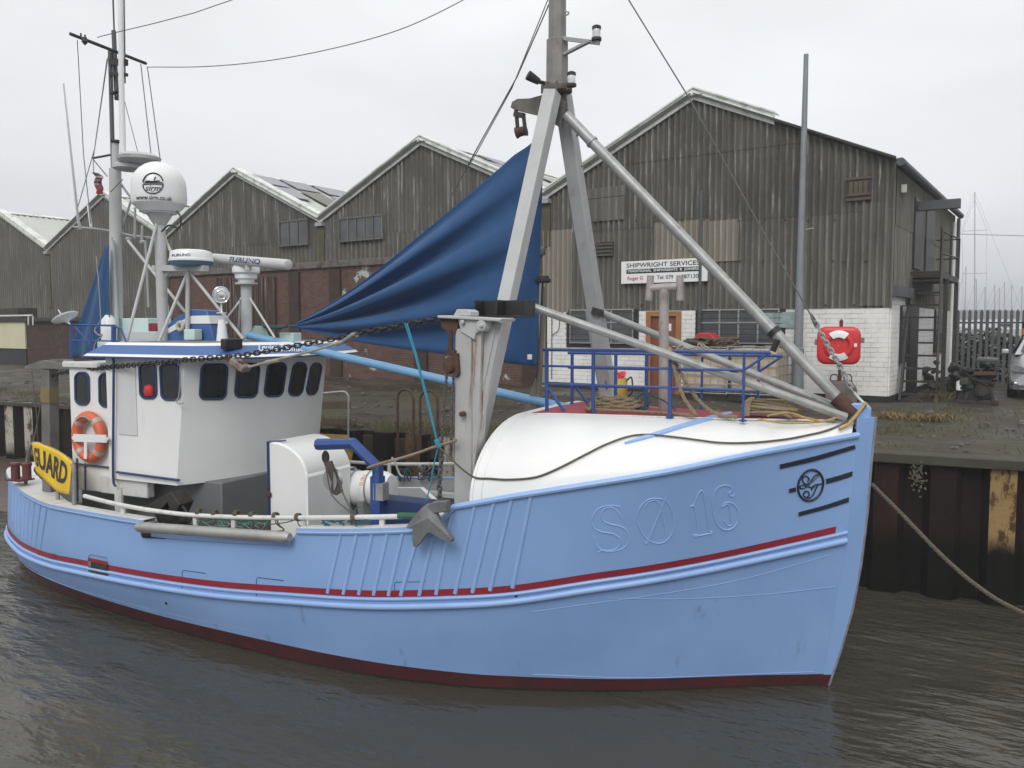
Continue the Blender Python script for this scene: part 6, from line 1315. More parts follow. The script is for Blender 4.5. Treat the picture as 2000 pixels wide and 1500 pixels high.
mb = MB(); c = PY(527, 965, CYn); mb.lathe([(.03, 0), (.045, .02), (.03, .05)], c, (0, -1, 0), 10); mb.tube([c, c+Vector((0, -.05, .1))], .012, 6); mb.build('tap', rust, cas)
# T-shaped fairlead post on the foredeck
FY_ = 10.15; c = PY(1296, 800, FY_); tz_ = PY(1297, 562, FY_)
mb = MB(); mb.tube([(c.x, FY_, ZT), (tz_.x, FY_, tz_.z-.02)], .062, 14); a, b = PY(1271, 563, FY_), PY(1323, 560, FY_); mb.tube([a, b], .05, 12)
for x0, x1 in ((1267, 1271), (1328, 1328)): mb.tube([PY(x1, 538, FY_), PY(x0, 587, FY_)], .046, 12)
mb.build('fairlead_post', M('post_grey', (.40, .37, .36), (.33, .30, .29), 4, .45, .2, bmp=.1, dirt=(.15, .13, .12)), boat, ang=40)
mb = MB(); mb.tube([PY(1325.5, 538.3, FY_-.002), PY(1330.5, 538.3, FY_-.002)], .02, 6)
# far bulwark gear: ladder on the whaleback edge
mb = MB(); mb.beam(PY(1052, 795, 10.3), PY(1062, 560, 10.3), .03, .10); mb.beam(PY(1030, 803, 10.2), PY(1052, 740, 10.3), .03, .08); mb.build('wooden_spar', M('spar_wood', (.22, .19, .155), (.17, .145, .115), 3, .6, st=(4, 4, .6)), boat)
mb = MB(); c = PY(1060, 548, 10.0); mb.lathe([(.09, -.03), (.11, -.01), (.11, .02), (.085, .025), (.08, .06)], c, n=18); mb.tube([c-UP*.03, PY(1058, 600, 10.0)], .014, 6); mb.build('deck_lamp', black, boat)
# net drum with its roller beside the rail
t = thing('net_hauler', 'dark net hauler with an angular guard standing behind the handrail', 'winch', PY(330, 1020, 7.95))
HYn = 7.95
mb = MB(); mb.prism([PY(291, 985, HYn), PY(333, 961, HYn), PY(351, 985, HYn), PY(334, 1022, HYn), PY(318, 1022, HYn), PY(330, 990, HYn), (PY(326, 981, HYn)), PY(310, 1000, HYn), PY(320, 1018, HYn), PY(310, 1022, HYn)], (0, .25, 0)); mb.build('guard', dark_steel, t, bevel=.01)
mb = MB(); c = PY(350, 1018, HYn+.1); mb.torus(c, .26, .018, (.2, 1, .1), 26, 8); mb.lathe([(.16, -.1), (.08, -.05), (.08, .05), (.16, .1)], c, (.2, 1, .1), 18); mb.build('drum', dark_steel, t)
# stern bollards, rail hoops
t = None
mb = MB(); c = PZ(42, 938, 1.56); mb.bx(c.x-.22, c.x+.14, c.y-.14, c.y+.14, 1.56, 1.585)
for dx in (-.1, .1): mb.lathe([(.07, 0), (.07, .22), (.085, .23), (.085, .27), (.06, .28)], (c.x+dx, c.y+dx*.3, 1.58), n=16)
mb.build('mooring_bollard', M('bollard_red', (.14, .03, .03), (.1, .025, .025), 4, .5), boat)
def hoop(pts, name='stern_rail', r=.03): m_ = MB(); m_.tube(spline(pts, 5), r, 8); return m_.build(name, M('stern_rail_grey', (.26, .25, .235), (.19, .18, .165), 5, .5, .2), boat)
SYb = 8.35
hoop([PY(50, 948, 8.95), PY(53, 905, 8.95), PY(60, 872, 8.9), PY(72, 866, 8.85), PY(100, 876, 8.6), PY(128, 893, 8.3), PY(143, 908, 8.1), PY(145, 940, 8.05), PY(145, 995, 8.0)])
hoop([PY(113, 960, 8.3), PY(113, 985, 8.25), PY(112, 996, 8.22)])
# far side gear seen past the wheelhouse: wooden grating strip
mb = MB(); mb.bx(-9.0, -4.5, 11.95, 12.1, 1.25, 1.32); mb.build('far_shelf', grey_light, boat)
# boom from wheelhouse roof to foredeck, and its saddle
BYn = 10.05; a, b = PY(487, 655, 9.8), PY(1112, 798, 10.3)
mb = MB(); mb.tube([a, b], [.058, .062], 14); mb.lathe([(.066, -.01), (.066, .03)], a, (a-b).normalized(), 14); mb.build('boom', sky_blue, boat)
mb = MB(); mb.prism([PY(492, 647, 9.8), PY(497, 636, 9.8), PY(510, 638, 9.8), PY(520, 660, 9.8), PY(505, 662, 9.8)], (0, .08, 0)); mb.build('boom_bracket', M('bracket_green', (.28, .36, .36), (.22, .28, .28), 5), boat)

# ================================================================ THINGS CARRIED BY THE BOAT
# main sail of blue tarpaulin
tack = (568, 637)
def leech(u): pts = [(568, 637), (640, 596), (700, 556), (770, 501), (850, 434), (930, 368), (1000, 307), (1062, 262)]; return spl2(pts, u)
def foot(u): pts = [(568, 639), (640, 655), (700, 668), (780, 681), (868, 692), (930, 700), (990, 709), (1049, 715)]; return spl2(pts, u)
def spl2(pts, u):
    s_ = spline([(x, y, 0) for x, y in pts], 8); f = u*(len(s_)-1); i = min(int(f), len(s_)-2); p = s_[i].lerp(s_[i+1], f-i); return p.x, p.y
rows = []
NU, NV = 64, 72
for i in range(NU+1):
    u = i/NU; l0, f0 = leech(u), foot(u); row = []
    for j in range(NV+1):
        v = j/NV; x = l0[0]+(f0[0]-l0[0])*v; y = l0[1]+(f0[1]-l0[1])*v
        edge = math.sin(math.pi*v)**.6; rad = min(1, u*2.6); lug = max(0, 1-max(0, u-.55)/.42)
        # folds fan out from the tack and sag between tack and luff
        sn = math.sin(2*math.pi*(3.6*v**.85+.10*u)+.4); fold = .12*math.copysign(abs(sn)**.75, sn)*lug+.038*math.sin(2*math.pi*(7.3*v+.35*u)+1.1)*max(0, 1-u*1.08)+.012*math.sin(2*math.pi*(14*v)+u*3)*max(0, 1-u*1.8)
        vert = .022*math.sin(2*math.pi*(u*9))*max(0, (u-.7)/.3)
        belly = -.28*math.sin(math.pi*min(1, u*1.02))*math.sin(math.pi*v)
        p = PY(x, y, CY); d_ = (p-C0).normalized(); row.append(p+Vector((0, (fold*rad*edge*1.25+vert+belly*.5), 0))+Vector((0, 0, .0)))
    rows.append(row)
mb = MB(); mb.grid(rows); sail = mb.build('tarpaulin_sail', tarp, None, ang=180); tag(sail, 'large dark blue tarpaulin sail set on the tripod mast', 'sail', 'blue sails')
so_ = sail.modifiers.new('thick', 'SOLIDIFY'); so_.thickness = .006
mb = MB(); c = [rows[k][NV-10]+Vector((0, -.03, 0)) for k in (60, 62)]; mb.add([PY(1030, 692, CY-.09), PY(1039, 692, CY-.09), PY(1039, 702, CY-.09), PY(1030, 702, CY-.09)], [(0, 1, 2, 3)]); mb.build('maker_tag', plastic_white, sail, smooth=False)
mb = MB(); cr_ = [rows[0][20], rows[2][NV//2], PY(540, 640, 9.9), PY(510, 636, 9.9), PY(498, 640, 9.85)]; mb.tube(cr_, .014, 6); mb.tube([PY(550, 640, 9.9), PY(522, 668, 9.85)], .012, 6)
mb.tube([PY(560, 637, 9.88), PY(545, 639, 9.88), PY(515, 637, 9.86)], .03, 7); one(mb, 'sail_lashing', M('green_lashing', (.03, .09, .085), (.02, .06, .06), 20, .9), 'dark green lashing tying the sail corner to the light blue boom', 'rope')
# mizzen sail
mrows = []
for i in range(21):
    v = i/20; y = 478+v*222; xl = 206-66*min(1, v*1.15)**1.05; xr = 212+1.5*v-(0 if v < .66 else (v-.66)*40); row = []
    for j in range(17):
        u = j/16; p = PY(xl+(xr-xl)*u, y, CY-.3); row.append(p+Vector((0, .05*math.sin(u*9)*v, 0)))
    mrows.append(row)
mb = MB(); mb.grid(mrows); s2 = mb.build('mizzen_sail', tarp, None, ang=180); tag(s2, 'small narrow blue sail on the mast at the stern', 'sail', 'blue sails'); m2 = s2.modifiers.new('thick', 'SOLIDIFY'); m2.thickness = .006
mb = MB(); mb.tube(spline([PY(188, 500, 9.5), PY(193, 560, 9.5), PY(197, 626, 9.5)], 5), .008, 5); mb.tube(spline([PY(197, 626, 9.4), PY(185, 645, 9.4), PY(195, 655, 9.4), PY(200, 652, 9.4)], 5), .010, 5); mb.tube(spline([PY(200, 655, 9.4), PY(186, 670, 9.4), PY(183, 690, 9.4)], 5), .010, 5); one(mb, 'sail_rope', rope_pale, 'thin pale rope hanging down the small stern sail', 'rope')
# ensign wrapped on its halyard
frows = []
for i in range(13):
    v = i/12; x = 183+v*8; w_ = [4, 9, 14, 16, 12, 9, 8, 9, 11, 12, 12, 11, 10][i]; frows.append([PY(x+w_*u/6, 337+v*42, CY-.5)+Vector((0, .05*math.sin(u*2.4+v*4), 0)) for u in range(7)])
mb = MB(); mb.grid(frows, [0, 0, 1, 2, 1, 0, 1, 2, 2, 2, 2, 2]); one(mb, 'ensign', [M('flag_navy', (.03, .03, .06)), M('flag_white', (.32, .3, .3)), M('flag_red', (.30, .03, .04))], 'furled red and navy ensign hanging from the stern mast halyard', 'flag', ang=180)
# life ring on the cabin side
LYn = 8.46; c = PY(174, 853, LYn-.06); mb = MB(); mb.torus(c, .27, .075, (0, 1, 0), 40, 14, 1, 1.16); t = None
t = thing('life_ring', 'orange life ring with pale bands held in a white bracket on the aft cabin', 'life ring', c)
mb.build('ring', orange, t)
for an in (48, 135, 228, 318):
    m_ = MB(); a = R(an); pts = [c+Vector((.27*math.cos(a+d_), 0, .27*1.16*math.sin(a+d_))) for d_ in (-.12, 0, .12)]; m_.tube(pts, .078, 14); m_.build('reflective_band', M('reflective', (.50, .42, .36), (.44, .36, .31), 5), t)
mb = MB(); a, b = PY(144, 855, LYn-.15), PY(208, 857, LYn-.15); mb.beam(a, b, .012, .115); a, b = PY(167.5, 864, LYn-.16), PY(167, 896, LYn-.16); mb.beam(a, b, .06, .012, (0, 1, 0)); mb.tube([PY(208, 857, LYn-.15), PY(208, 857, LYn)], .03, 6); mb.tube([PY(144, 855, LYn-.15), PY(144, 855, LYn)], .03, 6); br = mb.build('ring_bracket', white, boat)
mb = MB(); mb.tube([c+Vector((.27*math.cos(R(a)), -.085, .31*math.sin(R(a)))) for a in range(55, 130, 12)], .012, 6); mb.tube(spline([PY(178, 826, 8.33), PY(183, 838, 8.33), PY(187, 848, 8.33)], 4), .008, 5); mb.build('grab_line', rope_pale, t)
# GUARD banner on the stern rail
bt = spline([(62, 866, 8.85), (72, 864, 8.8), (98, 874, 8.55), (120, 885, 8.35), (141, 902, 8.12)], 8); bb = spline([(70, 922, 8.8), (78, 930, 8.72), (96, 946, 8.52), (112, 960, 8.33), (134, 966, 8.1)], 8)
def banpt(u, v, off=0):
    f = u*(len(bt)-1); i = min(int(f), len(bt)-2); a = bt[i].lerp(bt[i+1], f-i); b = bb[i].lerp(bb[i+1], f-i); p = b.lerp(a, v); return PY(p.x, p.y, p.z-.07-off+.02*math.sin(u*11+v*3))
mb = MB(); mb.grid([[banpt(i/28, 1-j/10) for i in range(29)] for j in range(11)]); ban = mb.build('guard_banner', yellow, None, ang=180); tag(ban, 'yellow banner reading GUARD tied to the stern rail', 'banner')
m3 = ban.modifiers.new('thick', 'SOLIDIFY'); m3.thickness = .004; m3.offset = 1 
mb = MB(); text_on(mb, 'GUARD', lambda u, v: banpt(.06+.86*u, .24+.60*v, .012), off=.035); mb.build('lettering', black, ban, smooth=False)
# life raft canister
t = thing('liferaft_canister', 'white liferaft canister lying behind the winch casing', 'liferaft', PY(705, 990, 9.9))
LY2 = 9.75; a, b = PY(664, 953, LY2), PY(768, 955, LY2+.1); r_ = (PY(700, 922, LY2).z-PY(700, 990, LY2).z)/2; ax = (b-a).normalized(); ln = (b-a).length
mb = MB(); mb.lathe([(.02, 0), (r_*.6, .0), (r_*.85, .03), (r_*.98, .1), (r_, .14), (r_, ln*.48), (r_*1.03, ln*.49), (r_*1.03, ln*.52), (r_, ln*.53), (r_, ln-.16), (r_*.96, ln-.1), (r_*.8, ln-.02), (.02, ln)], a, ax, 30); can = mb.build('shell', plastic_white, t)
mb = MB()
for f_ in (.33, .62): mb.torus(a+ax*ln*f_, r_*1.03, .012, ax, 28, 6)
mb.build('strap', galv, t)
mb = MB(); cxn = a+ax*ln*.80
def canpt(u, v, f0, f1, a0, a1): an = R(a0+(a1-a0)*v); p = a+ax*ln*(f0+(f1-f0)*u); q = ax.cross(UP).normalized(); q = -q if q.y > 0 else q; return p+(q*math.cos(an)+UP*math.sin(an))*(r_*1.01)
text_on(mb, 'SURV', lambda u, v: canpt(1-v, u, .52, .60, 20, 62)); mb.build('orange_lettering', M('orange_ink', (.75, .16, .05)), can, smooth=False)
mb = MB(); mb.tube([canpt(.1*k, .5+.5*math.sin(k), .74, .92, 36, 50) for k in range(11)], .008, 5); mb.build('blue_mark', ink_b, can, smooth=False)
mb = MB()
for f_ in (.3, .6): p = a+ax*ln*f_-UP*r_; mb.prism([p-ax*.05+Vector((0, -.3, .12)), p-ax*.05+Vector((0, .3, .12)), p-ax*.05+Vector((0, .2, -.3)), p-ax*.05+Vector((0, -.2, -.3))], ax*.1)
mb.build('liferaft_cradle', galv, boat)
# anchor hung over the bulwark
ARn = 7.52; t = thing('anchor', 'grey plough anchor hanging over the bulwark beside the gallows', 'anchor', PY(840, 1060, ARn))
m_a = M('anchor_galv', (.20, .205, .21), (.13, .135, .14), 5, .5, .3, bmp=.3, dirt=(.05, .04, .03))
def apt(x, y, d=0): return PY(x, y, ARn-d)
rows = [[apt(795, 1022, .0), apt(806, 1005, .03), apt(822, 992, .05), apt(845, 985, .03)], [apt(808, 1050, .0), apt(815, 1022, .07), apt(828, 1006, .11), apt(852, 1000, .06)], [apt(808, 1067, 0), apt(826, 1045, .07), apt(836, 1022, .12), apt(862, 1015, .06)], [apt(812, 1068, 0), apt(832, 1048, .05), apt(846, 1030, .09), apt(884, 1056, 0)]]
mb = MB(); pl1 = [apt(793, 1030, .0), apt(808, 1008, .02), apt(826, 990, .02), apt(836, 983, .0), apt(850, 1000, .0), apt(862, 1022, 0), apt(883, 1054, .0), apt(882, 1059, .0), apt(866, 1055, .03), apt(841, 1041, .06), apt(834, 1041, .07), apt(822, 1058, .05), apt(812, 1069, .03), apt(807, 1067, .02), apt(805, 1052, .02), apt(806, 1033, .02), apt(795, 1032, .01)]
n_ = len(pl1); cen = apt(836, 1012, .075); mb.add(pl1+[cen]+[p+Vector((0, .05, 0)) for p in pl1], [(i, (i+1) % n_, n_) for i in range(n_)]+[(i, n_+1+i, n_+1+(i+1) % n_, (i+1) % n_) for i in range(n_)]); mb.build('fluke', m_a, t, ang=25)
mb = MB(); mb.prism([apt(830, 990, .02), apt(845, 980, .02), apt(872, 978, .02), apt(872, 1000, .02), apt(850, 1003, .02), apt(838, 1003, .02)], (0, .09, 0)); mb.tube([apt(868, 990, -.03), PY(880, 992, 7.9)], .03, 8); mb.build('shank', m_a, t, bevel=.01)
# long chain from the fore gallows to the aft gallows
mb = MB(); ch = spline([PY(82, 737, 8.75), PY(150, 723, 8.6), PY(260, 713, 8.2), PY(360, 703, 7.95), PY(470, 694, 7.9), PY(580, 675, 7.9), PY(680, 656, 7.95), PY(780, 636, 8.0), PY(862, 621, 8.0)], 12); mb.chain(ch, .105, .062, .0105); one(mb, 'gallows_chain', dark_steel, 'long black chain slung from the stern gallows to the fore gallows', 'chain', ang=60)
# rope with blocks below the chain
mb = MB(); rp = spline([PY(486, 717, 7.9), PY(530, 705, 7.9), PY(600, 688, 7.9), PY(660, 670, 7.92), PY(700, 655, 7.95)], 6); mb.tube(rp, .015, 7); mb.tube([PY(520, 708, 7.9), PY(545, 703, 7.9)], .028, 7); mb.tube([PY(655, 672, 7.92), PY(675, 666, 7.92)], .026, 7); one(mb, 'block_rope', rope_pale, 'pale rope tied from the long chain to a wooden pulley block at the wheelhouse front', 'rope')
t = thing('pulley_block', 'old rusty pulley block dangling in front of the wheelhouse window', 'pulley block', PY(470, 712, 7.9)); mb = MB(); a, b = PY(456, 704, 7.9), PY(482, 722, 7.9); mb.beam(a, b, .09, .16, (0, 1, 0)); mb.build('shell', M('block_grey', (.26, .235, .22), (.16, .12, .10), 7, .7, dirt=(.12, .04, .03)), t, bevel=.02)
mb = MB(); mb.tube([PY(446, 698, 7.9), PY(458, 706, 7.9)], .02, 6); mb.torus(PY(447, 699, 7.9), .04, .014, (0, 1, 0), 14, 6); mb.build('shackle', rust, t)
mb = MB(); c = a.lerp(b, .6); mb.lathe([(.07, -.05), (.05, 0), (.07, .05)], c, (0, 1, 0), 14); mb.build('sheave', rust, t)
t = thing('rope_block', 'small pale block where the rope meets the long chain', 'pulley block', PY(682, 660, 7.95)); mb = MB(); mb.beam(PY(672, 668, 7.93), PY(694, 652, 7.93), .05, .10, (0, 1, 0)); mb.build('shell', M('block_pale', (.30, .29, .27), (.2, .19, .18), 7), t, bevel=.02)
# davit block
t = thing('davit_block', 'single sheave block hanging from the blue davit arm', 'pulley block', PY(650, 930, DY_)); mb = MB(); mb.tube([PY(635, 880, DY_), PY(637, 900, DY_)], .015, 6); mb.torus(PY(636, 893, DY_), .055, .018, (0, 1, 0), 16, 6, .7, 1.2); mb.build('hook', dark_steel, t)
mb = MB(); mb.prism([PY(632, 904, DY_-.06), PY(646, 900, DY_-.06), PY(660, 938, DY_-.06), PY(668, 960, DY_-.06), PY(656, 968, DY_-.06), PY(645, 962, DY_-.06), PY(648, 942, DY_-.06)], (0, .03, 0)); mb.prism([PY(632, 904, DY_+.06), PY(646, 900, DY_+.06), PY(660, 938, DY_+.06), PY(668, 960, DY_+.06), PY(656, 968, DY_+.06), PY(645, 962, DY_+.06), PY(648, 942, DY_+.06)], (0, .03, 0)); mb.build('cheek', M('cheek_brown', (.085, .065, .058), (.06, .045, .04), 6, .6), t)
mb = MB(); c = PY(650, 937, DY_); mb.lathe([(.135, -.045), (.10, -.015), (.10, .015), (.135, .045)], c, (.25, 1, 0), 24); mb.build('sheave', galv, t)
mb = MB()
for pts in ([(636, 910), (646, 960), (660, 980), (682, 998), (690, 1008)], [(660, 935), (672, 968), (684, 990), (690, 1008)], [(690, 1008), (684, 1000), (696, 1001), (688, 1012)], [(690, 1002), (694, 996), (700, 990)]): mb.tube(spline([PY(x, y, DY_-.12) for x, y in pts], 4), .010, 5)
one(mb, 'davit_fall', wire, 'grey rope rove through the davit block and hitched to the handrail', 'rope')
# ropes round the gallows
def rope(name, pts, r, mat, label, dens=6): m_ = MB(); m_.tube(spline([PY(*p) for p in pts], dens), r, 7); return one(m_, name, mat, label, 'rope')
rope('hemp_line', [(718, 914, 8.0), (745, 905, 7.97), (800, 890, 7.95), (852, 872, 7.93), (880, 864, 7.9), (892, 860, 7.88)], .018, hemp, 'thick hemp rope stretched from the blue davit to the gallows post')
mb = MB()
for dx in (0, 4): mb.tube([PY(791+dx, 632, 7.95), PY(810+dx*.6, 690, 7.93), PY(836+dx*.5, 790, 7.92), PY(856, 872, 7.9)], .010, 6)
mb.tube([PY(852, 858, 7.9), PY(858, 874, 7.9)], .03, 7); mb.tube(spline([PY(856, 872, 7.9), PY(848, 905, 7.9), PY(840, 950, 7.9), PY(832, 980, 7.9)], 4), .008, 5); one(mb, 'turquoise_line', rope_blue, 'turquoise doubled rope hanging from the long chain to the hemp rope', 'rope')
mb = MB()
for pts in ([(770, 896, 7.95), (775, 912, 7.95), (782, 928, 7.95), (789, 931, 7.95)], [(765, 893, 7.95), (770, 899, 7.95), (778, 897, 7.95)]): mb.tube(spline([PY(*p) for p in pts], 4), .012, 6)
one(mb, 'rope_tail', rope_pale, 'short pale rope tail dangling from the hemp rope', 'rope')
# light line across the whaleback
wl_ = [(930, 934), (1000, 937), (1060, 929), (1130, 897), (1190, 868), (1250, 852), (1330, 858), (1420, 868), (1520, 862), (1600, 847), (1645, 832)]
pts = hits(wl_, .018, 8, WB); pts = [PY(856, 872, 7.88), PY(880, 895, 7.85), PY(905, 918, 7.8)]+pts+[PY(1672, 815, CY-.15), PY(1692, 790, CY-.1)]
mb = MB(); mb.tube(spline(pts[:3]+pts[3::3]+pts[-2:], 4), .011, 7); one(mb, 'whaleback_line', hemp_dark, 'thin brown line lying across the white whaleback up to the stem head', 'rope')
mb = MB(); mb.tube(spline([PY(1690, 788, CY-.12), PY(1672, 812, CY-.2), PY(1655, 830, CY-.3), PY(1640, 838, CY-.4)], 5), .018, 7); mb.tube(spline([PY(1690, 786, CY-.1), PY(1680, 796, CY), PY(1665, 806, CY)], 4), .014, 6); one(mb, 'yellow_line', rope_yellow, 'yellow rope hitched round the foot of the forestay chain', 'rope')
# forestay
mb = MB(); mb.tube([PY(1200, -50, CY), PY(1228, 0, CY), PY(1345, 190, CY), PY(1500, 470, CY), PY(1583, 614, CY)], .009, 6); mb.tube(spline([PY(1583, 612, CY), PY(1588, 628, CY-.03), PY(1596, 634, CY), PY(1590, 622, CY+.03), PY(1584, 614, CY)], 4), .012, 6); mb.build('forestay', wire, boat)
mb = MB(); mb.chain([PY(1593, 630, CY), PY(1600, 645, CY), PY(1632, 700, CY), PY(1654, 740, CY), PY(1667, 768, CY)], .075, .05, .011); one(mb, 'forestay_chain', galv, 'chain joining the wire forestay to the stem head', 'chain')
mb = MB(); mb.tube([PY(1667, 766, CY), PY(1689, 790, CY)], .016, 7); mb.tube([PY(1689, 788, CY), PY(1695, 806, CY)], .022, 7); mb.build('bottle_screw', chrome, boat)
mb = MB(); mb.tube([PY(1080, -40, CY), PY(1076, 0, CY), PY(1010, 150, CY+.1), PY(940, 275, CY+.3), PY(880, 385, CY+.5)], .009, 5); mb.tube([PY(1078, -20, CY), PY(1000, 172, CY+.2), PY(930, 300, CY+.5), PY(905, 340, CY+.5)], .007, 5); mb.build('backstay', wire, boat)
# coils of rope on the foredeck
def twist(m_, path, r):          # a laid rope: three strands round the path
    path = resample(path, r*.85)
    for s_ in range(3):
        q = []
        for i, p in enumerate(path):
            t_ = (path[min(i+1, len(path)-1)]-path[max(i-1, 0)]).normalized(); u_ = UP if abs(t_.z) < .9 else Vector((0, 1, 0)); x_ = t_.cross(u_).normalized(); y_ = x_.cross(t_); a = i*.75+s_*2.094; q.append(p+(x_*math.cos(a)+y_*math.sin(a))*r*.52)
        m_.tube(q, r*.56, 5)
def coil(c, rx, ry, n, rr0, mat, name, label, hgt=.05):
    m_ = MB(); pts = []
    for k in range(n*18):
        a = 2*math.pi*k/18; f = 1-.35*(k/(n*18)); pts.append(c+Vector((rx*f*math.cos(a)*(1+.08*math.sin(k*.7)), ry*f*math.sin(a), hgt*(k/(n*18))+rr0+.012*math.sin(k*1.9))))
    twist(m_, spline(pts, 3), rr0); return m_
cc_ = PZ(1205, 798, ZT+.03); mb = coil(cc_, .36, .30, 5, .021, hemp, '', '', .12); twist(mb, spline([cc_+Vector((-.3, -.1, .05)), PZ(1150, 800, ZT+.06), PZ(1145, 797, ZT+.06), PZ(1160, 800, ZT+.06), PZ(1230, 803, ZT+.05), PZ(1300, 807, ZT+.05), PZ(1362, 812, ZT+.05)], 6), .020)
one(mb, 'rope_coil', hemp, 'coil of brown rope on the red foredeck, towards the mast', 'rope', 'rope coils on the foredeck')
cc_ = PZ(1500, 815, ZT+.03); mb = MB()
for k in range(16):
    a0_ = cc_+Vector((-.26+rnd.uniform(-.04, .04), rnd.uniform(-.1, .12), .02+.16*rnd.random())); mb.tube(spline([a0_, a0_+Vector((.15, rnd.uniform(-.04, .04), .03*rnd.random())), a0_+Vector((.42, rnd.uniform(-.05, .05), rnd.uniform(-.03, .03))), a0_+Vector((.55, .03, -.02)), a0_+Vector((.42, .07, .02)), a0_+Vector((.1, .06, .02))], 5), .016, 6)
for k in range(5): a0_ = cc_+Vector((-.22+rnd.uniform(-.03, .03), 0, .02)); mb.tube([a0_+Vector((0, -.14, 0)), a0_+Vector((.01, -.12, .16)), a0_+Vector((.02, .1, .18)), a0_+Vector((.02, .16, 0))], .022, 6)
one(mb, 'rope_coil', hemp, 'bound hank of thick brown rope near the bow end of the foredeck', 'rope', 'rope coils on the foredeck')
mb = MB(); q = [PY(1308, 686, 9.42), PY(1320, 730, 9.38), PY(1335, 775, 9.38), PZ(1360, 812, ZT+.05)]; twist(mb, spline(q, 6), .022); twist(mb, spline([PY(1308, 684, 9.42), PY(1325, 720, 9.45), PY(1355, 770, 9.45), PY(1385, 800, 9.5), PZ(1412, 812, ZT+.05), PZ(1440, 815, ZT+.05)], 6), .022); mb.torus(PY(1310, 690, 9.42), .05, .028, (1, 0, .3), 14, 7); one(mb, 'hanging_hawser', hemp, 'heavy brown hawser looped over the blue railing down to the foredeck', 'rope')
mb = MB(); mb.tube(spline([PZ(1500, 812, ZT+.15), PZ(1540, 806, ZT+.12), PZ(1570, 815, ZT+.06), PZ(1600, 822, ZT+.04)], 5), .012, 6); mb.tube(spline([PZ(1480, 818, ZT+.05), PZ(1530, 826, ZT+.02), PZ(1600, 824, ZT+.02), PZ(1635, 815, ZT+.06)], 5), .012, 6); one(mb, 'yellow_deck_line', rope_yellow, 'thin yellow line trailing from the bound rope hank to the bow', 'rope')
mb = MB(); o_ = PZ(1258, 800, ZT+.03)
for k in range(6): mb.tube(spline([o_+Vector((.0, 0, .22)), o_+Vector((rnd.uniform(-.12, .1), -.05, .12)), o_+Vector((rnd.uniform(-.12, .05), -.08, .01)), o_+Vector((.06, -.06, .02)), o_+Vector((.03, 0, .2))], 5), .009, 5)
mb.tube(spline([o_+Vector((.02, 0, .2)), o_+Vector((.25, 0, .12)), o_+Vector((.4, 0, .01))], 4), .009, 5); one(mb, 'railing_lashing', M('navy_rope', (.04, .08, .14), (.03, .06, .1), 30, .9), 'small dark blue rope hank hung on a railing post', 'rope')
mb = MB(); p = PY(1310, 688, 9.42)
for k in range(8): mb.tube(spline([PY(1320+k*8+rnd.uniform(-4, 4), 687+rnd.uniform(-5, 3), 9.4), PY(1330+k*7, 676+rnd.uniform(-6, 6), 9.38), PY(1345+k*6, 684+rnd.uniform(-3, 3), 9.4)], 4), .010, 5)
one(mb, 'rail_lashings', rope_pale, 'knotted pale cord wound along the foredeck railing top', 'rope')
# lashings and green twine on the bulwark handrail
def railp(px, py): return PY(px, py, 7.74)
for px, py in ((388, 1000), (420, 1003), (462, 1004), (493, 1006), (538, 1008), (582, 1010), (691, 1010)):
    mb = MB()
    for k in range(3): c = railp(px+k*2.5-2, py); mb.torus(c, .042, .009, (1, 0, .2), 12, 5)
    mb.tube(spline([railp(px, py), railp(px+4, py+12)+Vector((0, -.03, 0)), railp(px+rnd.uniform(-6, 14), py+22)], 4), .008, 5)
    one(mb, 'rope_tie', hemp_dark, 'dark rope tie knotted round the near bulwark handrail', 'rope', 'rope ties on the near handrail')
mb = MB()
mb.tube(spline([railp(540, 1012), railp(545, 1025), railp(555, 1035), railp(540, 1038)], 4), .010, 5); mb.tube(spline([railp(585, 1012), railp(560, 1020), railp(530, 1024), railp(490, 1026)], 4), .007, 5); one(mb, 'rail_line', hemp_dark, 'loose dark line drooping below the near handrail by the winch casing', 'rope')
mb = MB()
for k in range(42):
    x = rnd.uniform(375, 520); y = 1018+rnd.uniform(-8, 8); mb.tube(spline([railp(x, y)+Vector((0, .05*rnd.random(), 0)), railp(x+rnd.uniform(-14, 14), y+rnd.uniform(-12, 8)), railp(x+rnd.uniform(-22, 22), y+rnd.uniform(-3, 12))], 4), .006, 5)
one(mb, 'green_net', net_green, 'tangle of pale green netting behind the bulwark handrail', 'net')
mb = MB()
for k in range(16):
    x = rnd.uniform(628, 728); y = 1018+rnd.uniform(-4, 5); mb.tube(spline([railp(x, y), railp(x+rnd.uniform(-6, 18), y+rnd.uniform(-6, 6)), railp(x+rnd.uniform(-10, 28), y+rnd.uniform(-4, 6))], 4), .009, 5)
one(mb, 'turquoise_tangle', M('teal_rope', (.02, .10, .14), (.015, .08, .10), 30, .9), 'knotted dark turquoise rope under the handrail beside the deck tank', 'rope')
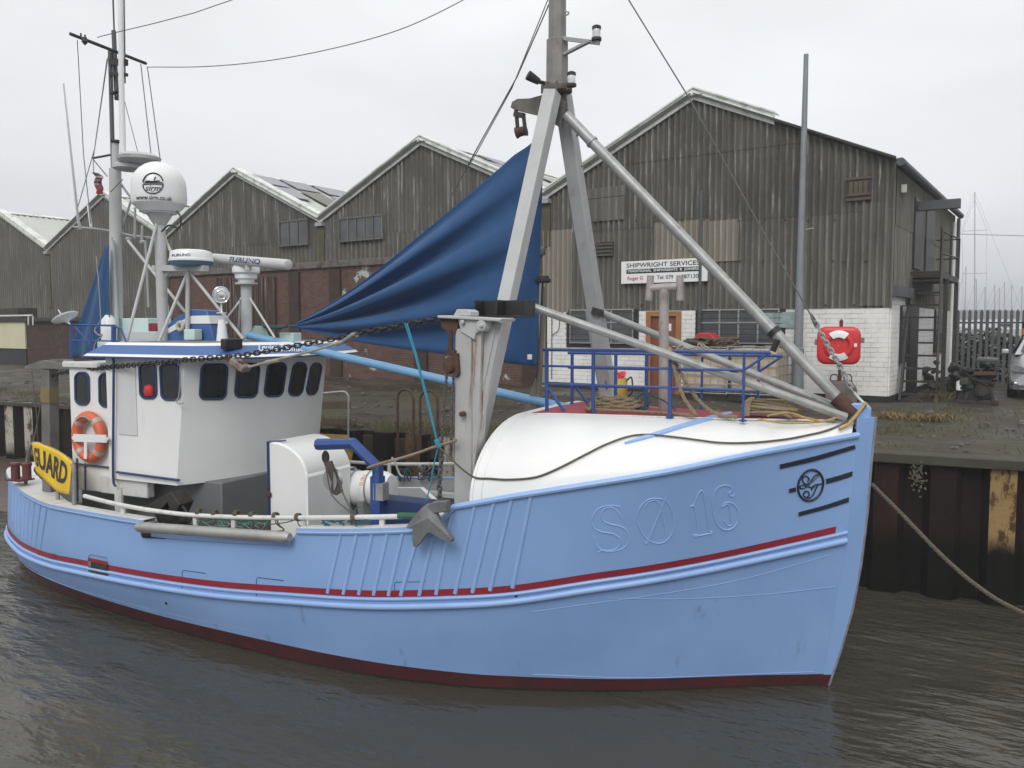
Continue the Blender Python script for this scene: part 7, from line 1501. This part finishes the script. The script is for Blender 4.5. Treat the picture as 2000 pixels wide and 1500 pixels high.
# mooring rope at the bow, twisted in three strands
cl = spline([PY(1702, 945, CY+.05), PY(1760, 1003, 9.7), PY(1850, 1095, 9.4), PY(1930, 1160, 9.15), PY(2010, 1203, 8.9), PY(2080, 1232, 8.7), PY(2080, 1232, 8.7)+Vector((.45, -.25, -PY(2080, 1232, 8.7).z-.15))], 26); mb = MB()
for s_ in range(3):
    q = []
    for i, p in enumerate(cl):
        t_ = (cl[min(i+1, len(cl)-1)]-cl[max(i-1, 0)]).normalized(); x_ = t_.cross(UP).normalized(); y_ = x_.cross(t_); a = i*.9+s_*2.094; q.append(p+(x_*math.cos(a)+y_*math.sin(a))*.011)
    mb.tube(q, .0125, 6)
one(mb, 'mooring_rope', hemp_dark, 'mooring rope running from the stem down to the right edge over the water', 'rope')
# gear seen over the far bulwark
mb = MB()
for k in range(10): x = 830+rnd.uniform(-10, 22); mb.torus(PY(x, 918+rnd.uniform(-3, 14), 12.1), .07, .013, (rnd.uniform(-1, 1), .4, rnd.uniform(-1, 1)), 12, 5)
one(mb, 'far_chain_heap', wire, 'loose chain draped over the far handrail beyond the deck tank', 'chain')
mb = MB()
for k in range(8): x = 786+rnd.uniform(-8, 14); mb.tube(spline([PY(x, 915, 12.1), PY(x+rnd.uniform(-8, 8), 925, 12.05), PY(x+rnd.uniform(-10, 10), 940, 12.05)], 4), .014, 5)
one(mb, 'far_rope_hank', M('teal_dark', (.02, .07, .08), (.015, .05, .06), 30, .9), 'dark green rope hank on the far handrail', 'rope')
mb = MB(); mb.tube(spline([PY(937, 833, 8.4), PY(941, 838, 8.4), PY(940, 860, 8.4), PY(937, 868, 8.4)], 4), .012, 5); one(mb, 'gallows_rope', rope_pale, 'short pale rope loop beside the foot of the gallows brace', 'rope')

# ---------------- drizzle haze in the air
mb = MB(); mb.bx(-950, 950, -950, 950, -2, 24); hz = mb.build('haze', [], None, smooth=False); hz['kind'] = 'stuff'; hz['label'] = 'thin grey drizzle haze over the harbour'; hz['category'] = 'haze'
hm = bpy.data.materials.new('haze_air'); hm.use_nodes = True; ht = hm.node_tree; ht.nodes.clear(); ho = ht.nodes.new('ShaderNodeOutputMaterial'); hv = ht.nodes.new('ShaderNodeVolumePrincipled')
hv.inputs['Color'].default_value = (.86, .88, .92, 1); hv.inputs['Density'].default_value = HAZE; hv.inputs['Anisotropy'].default_value = .2; ht.links.new(hv.outputs[0], ho.inputs['Volume']); hz.data.materials.append(hm)
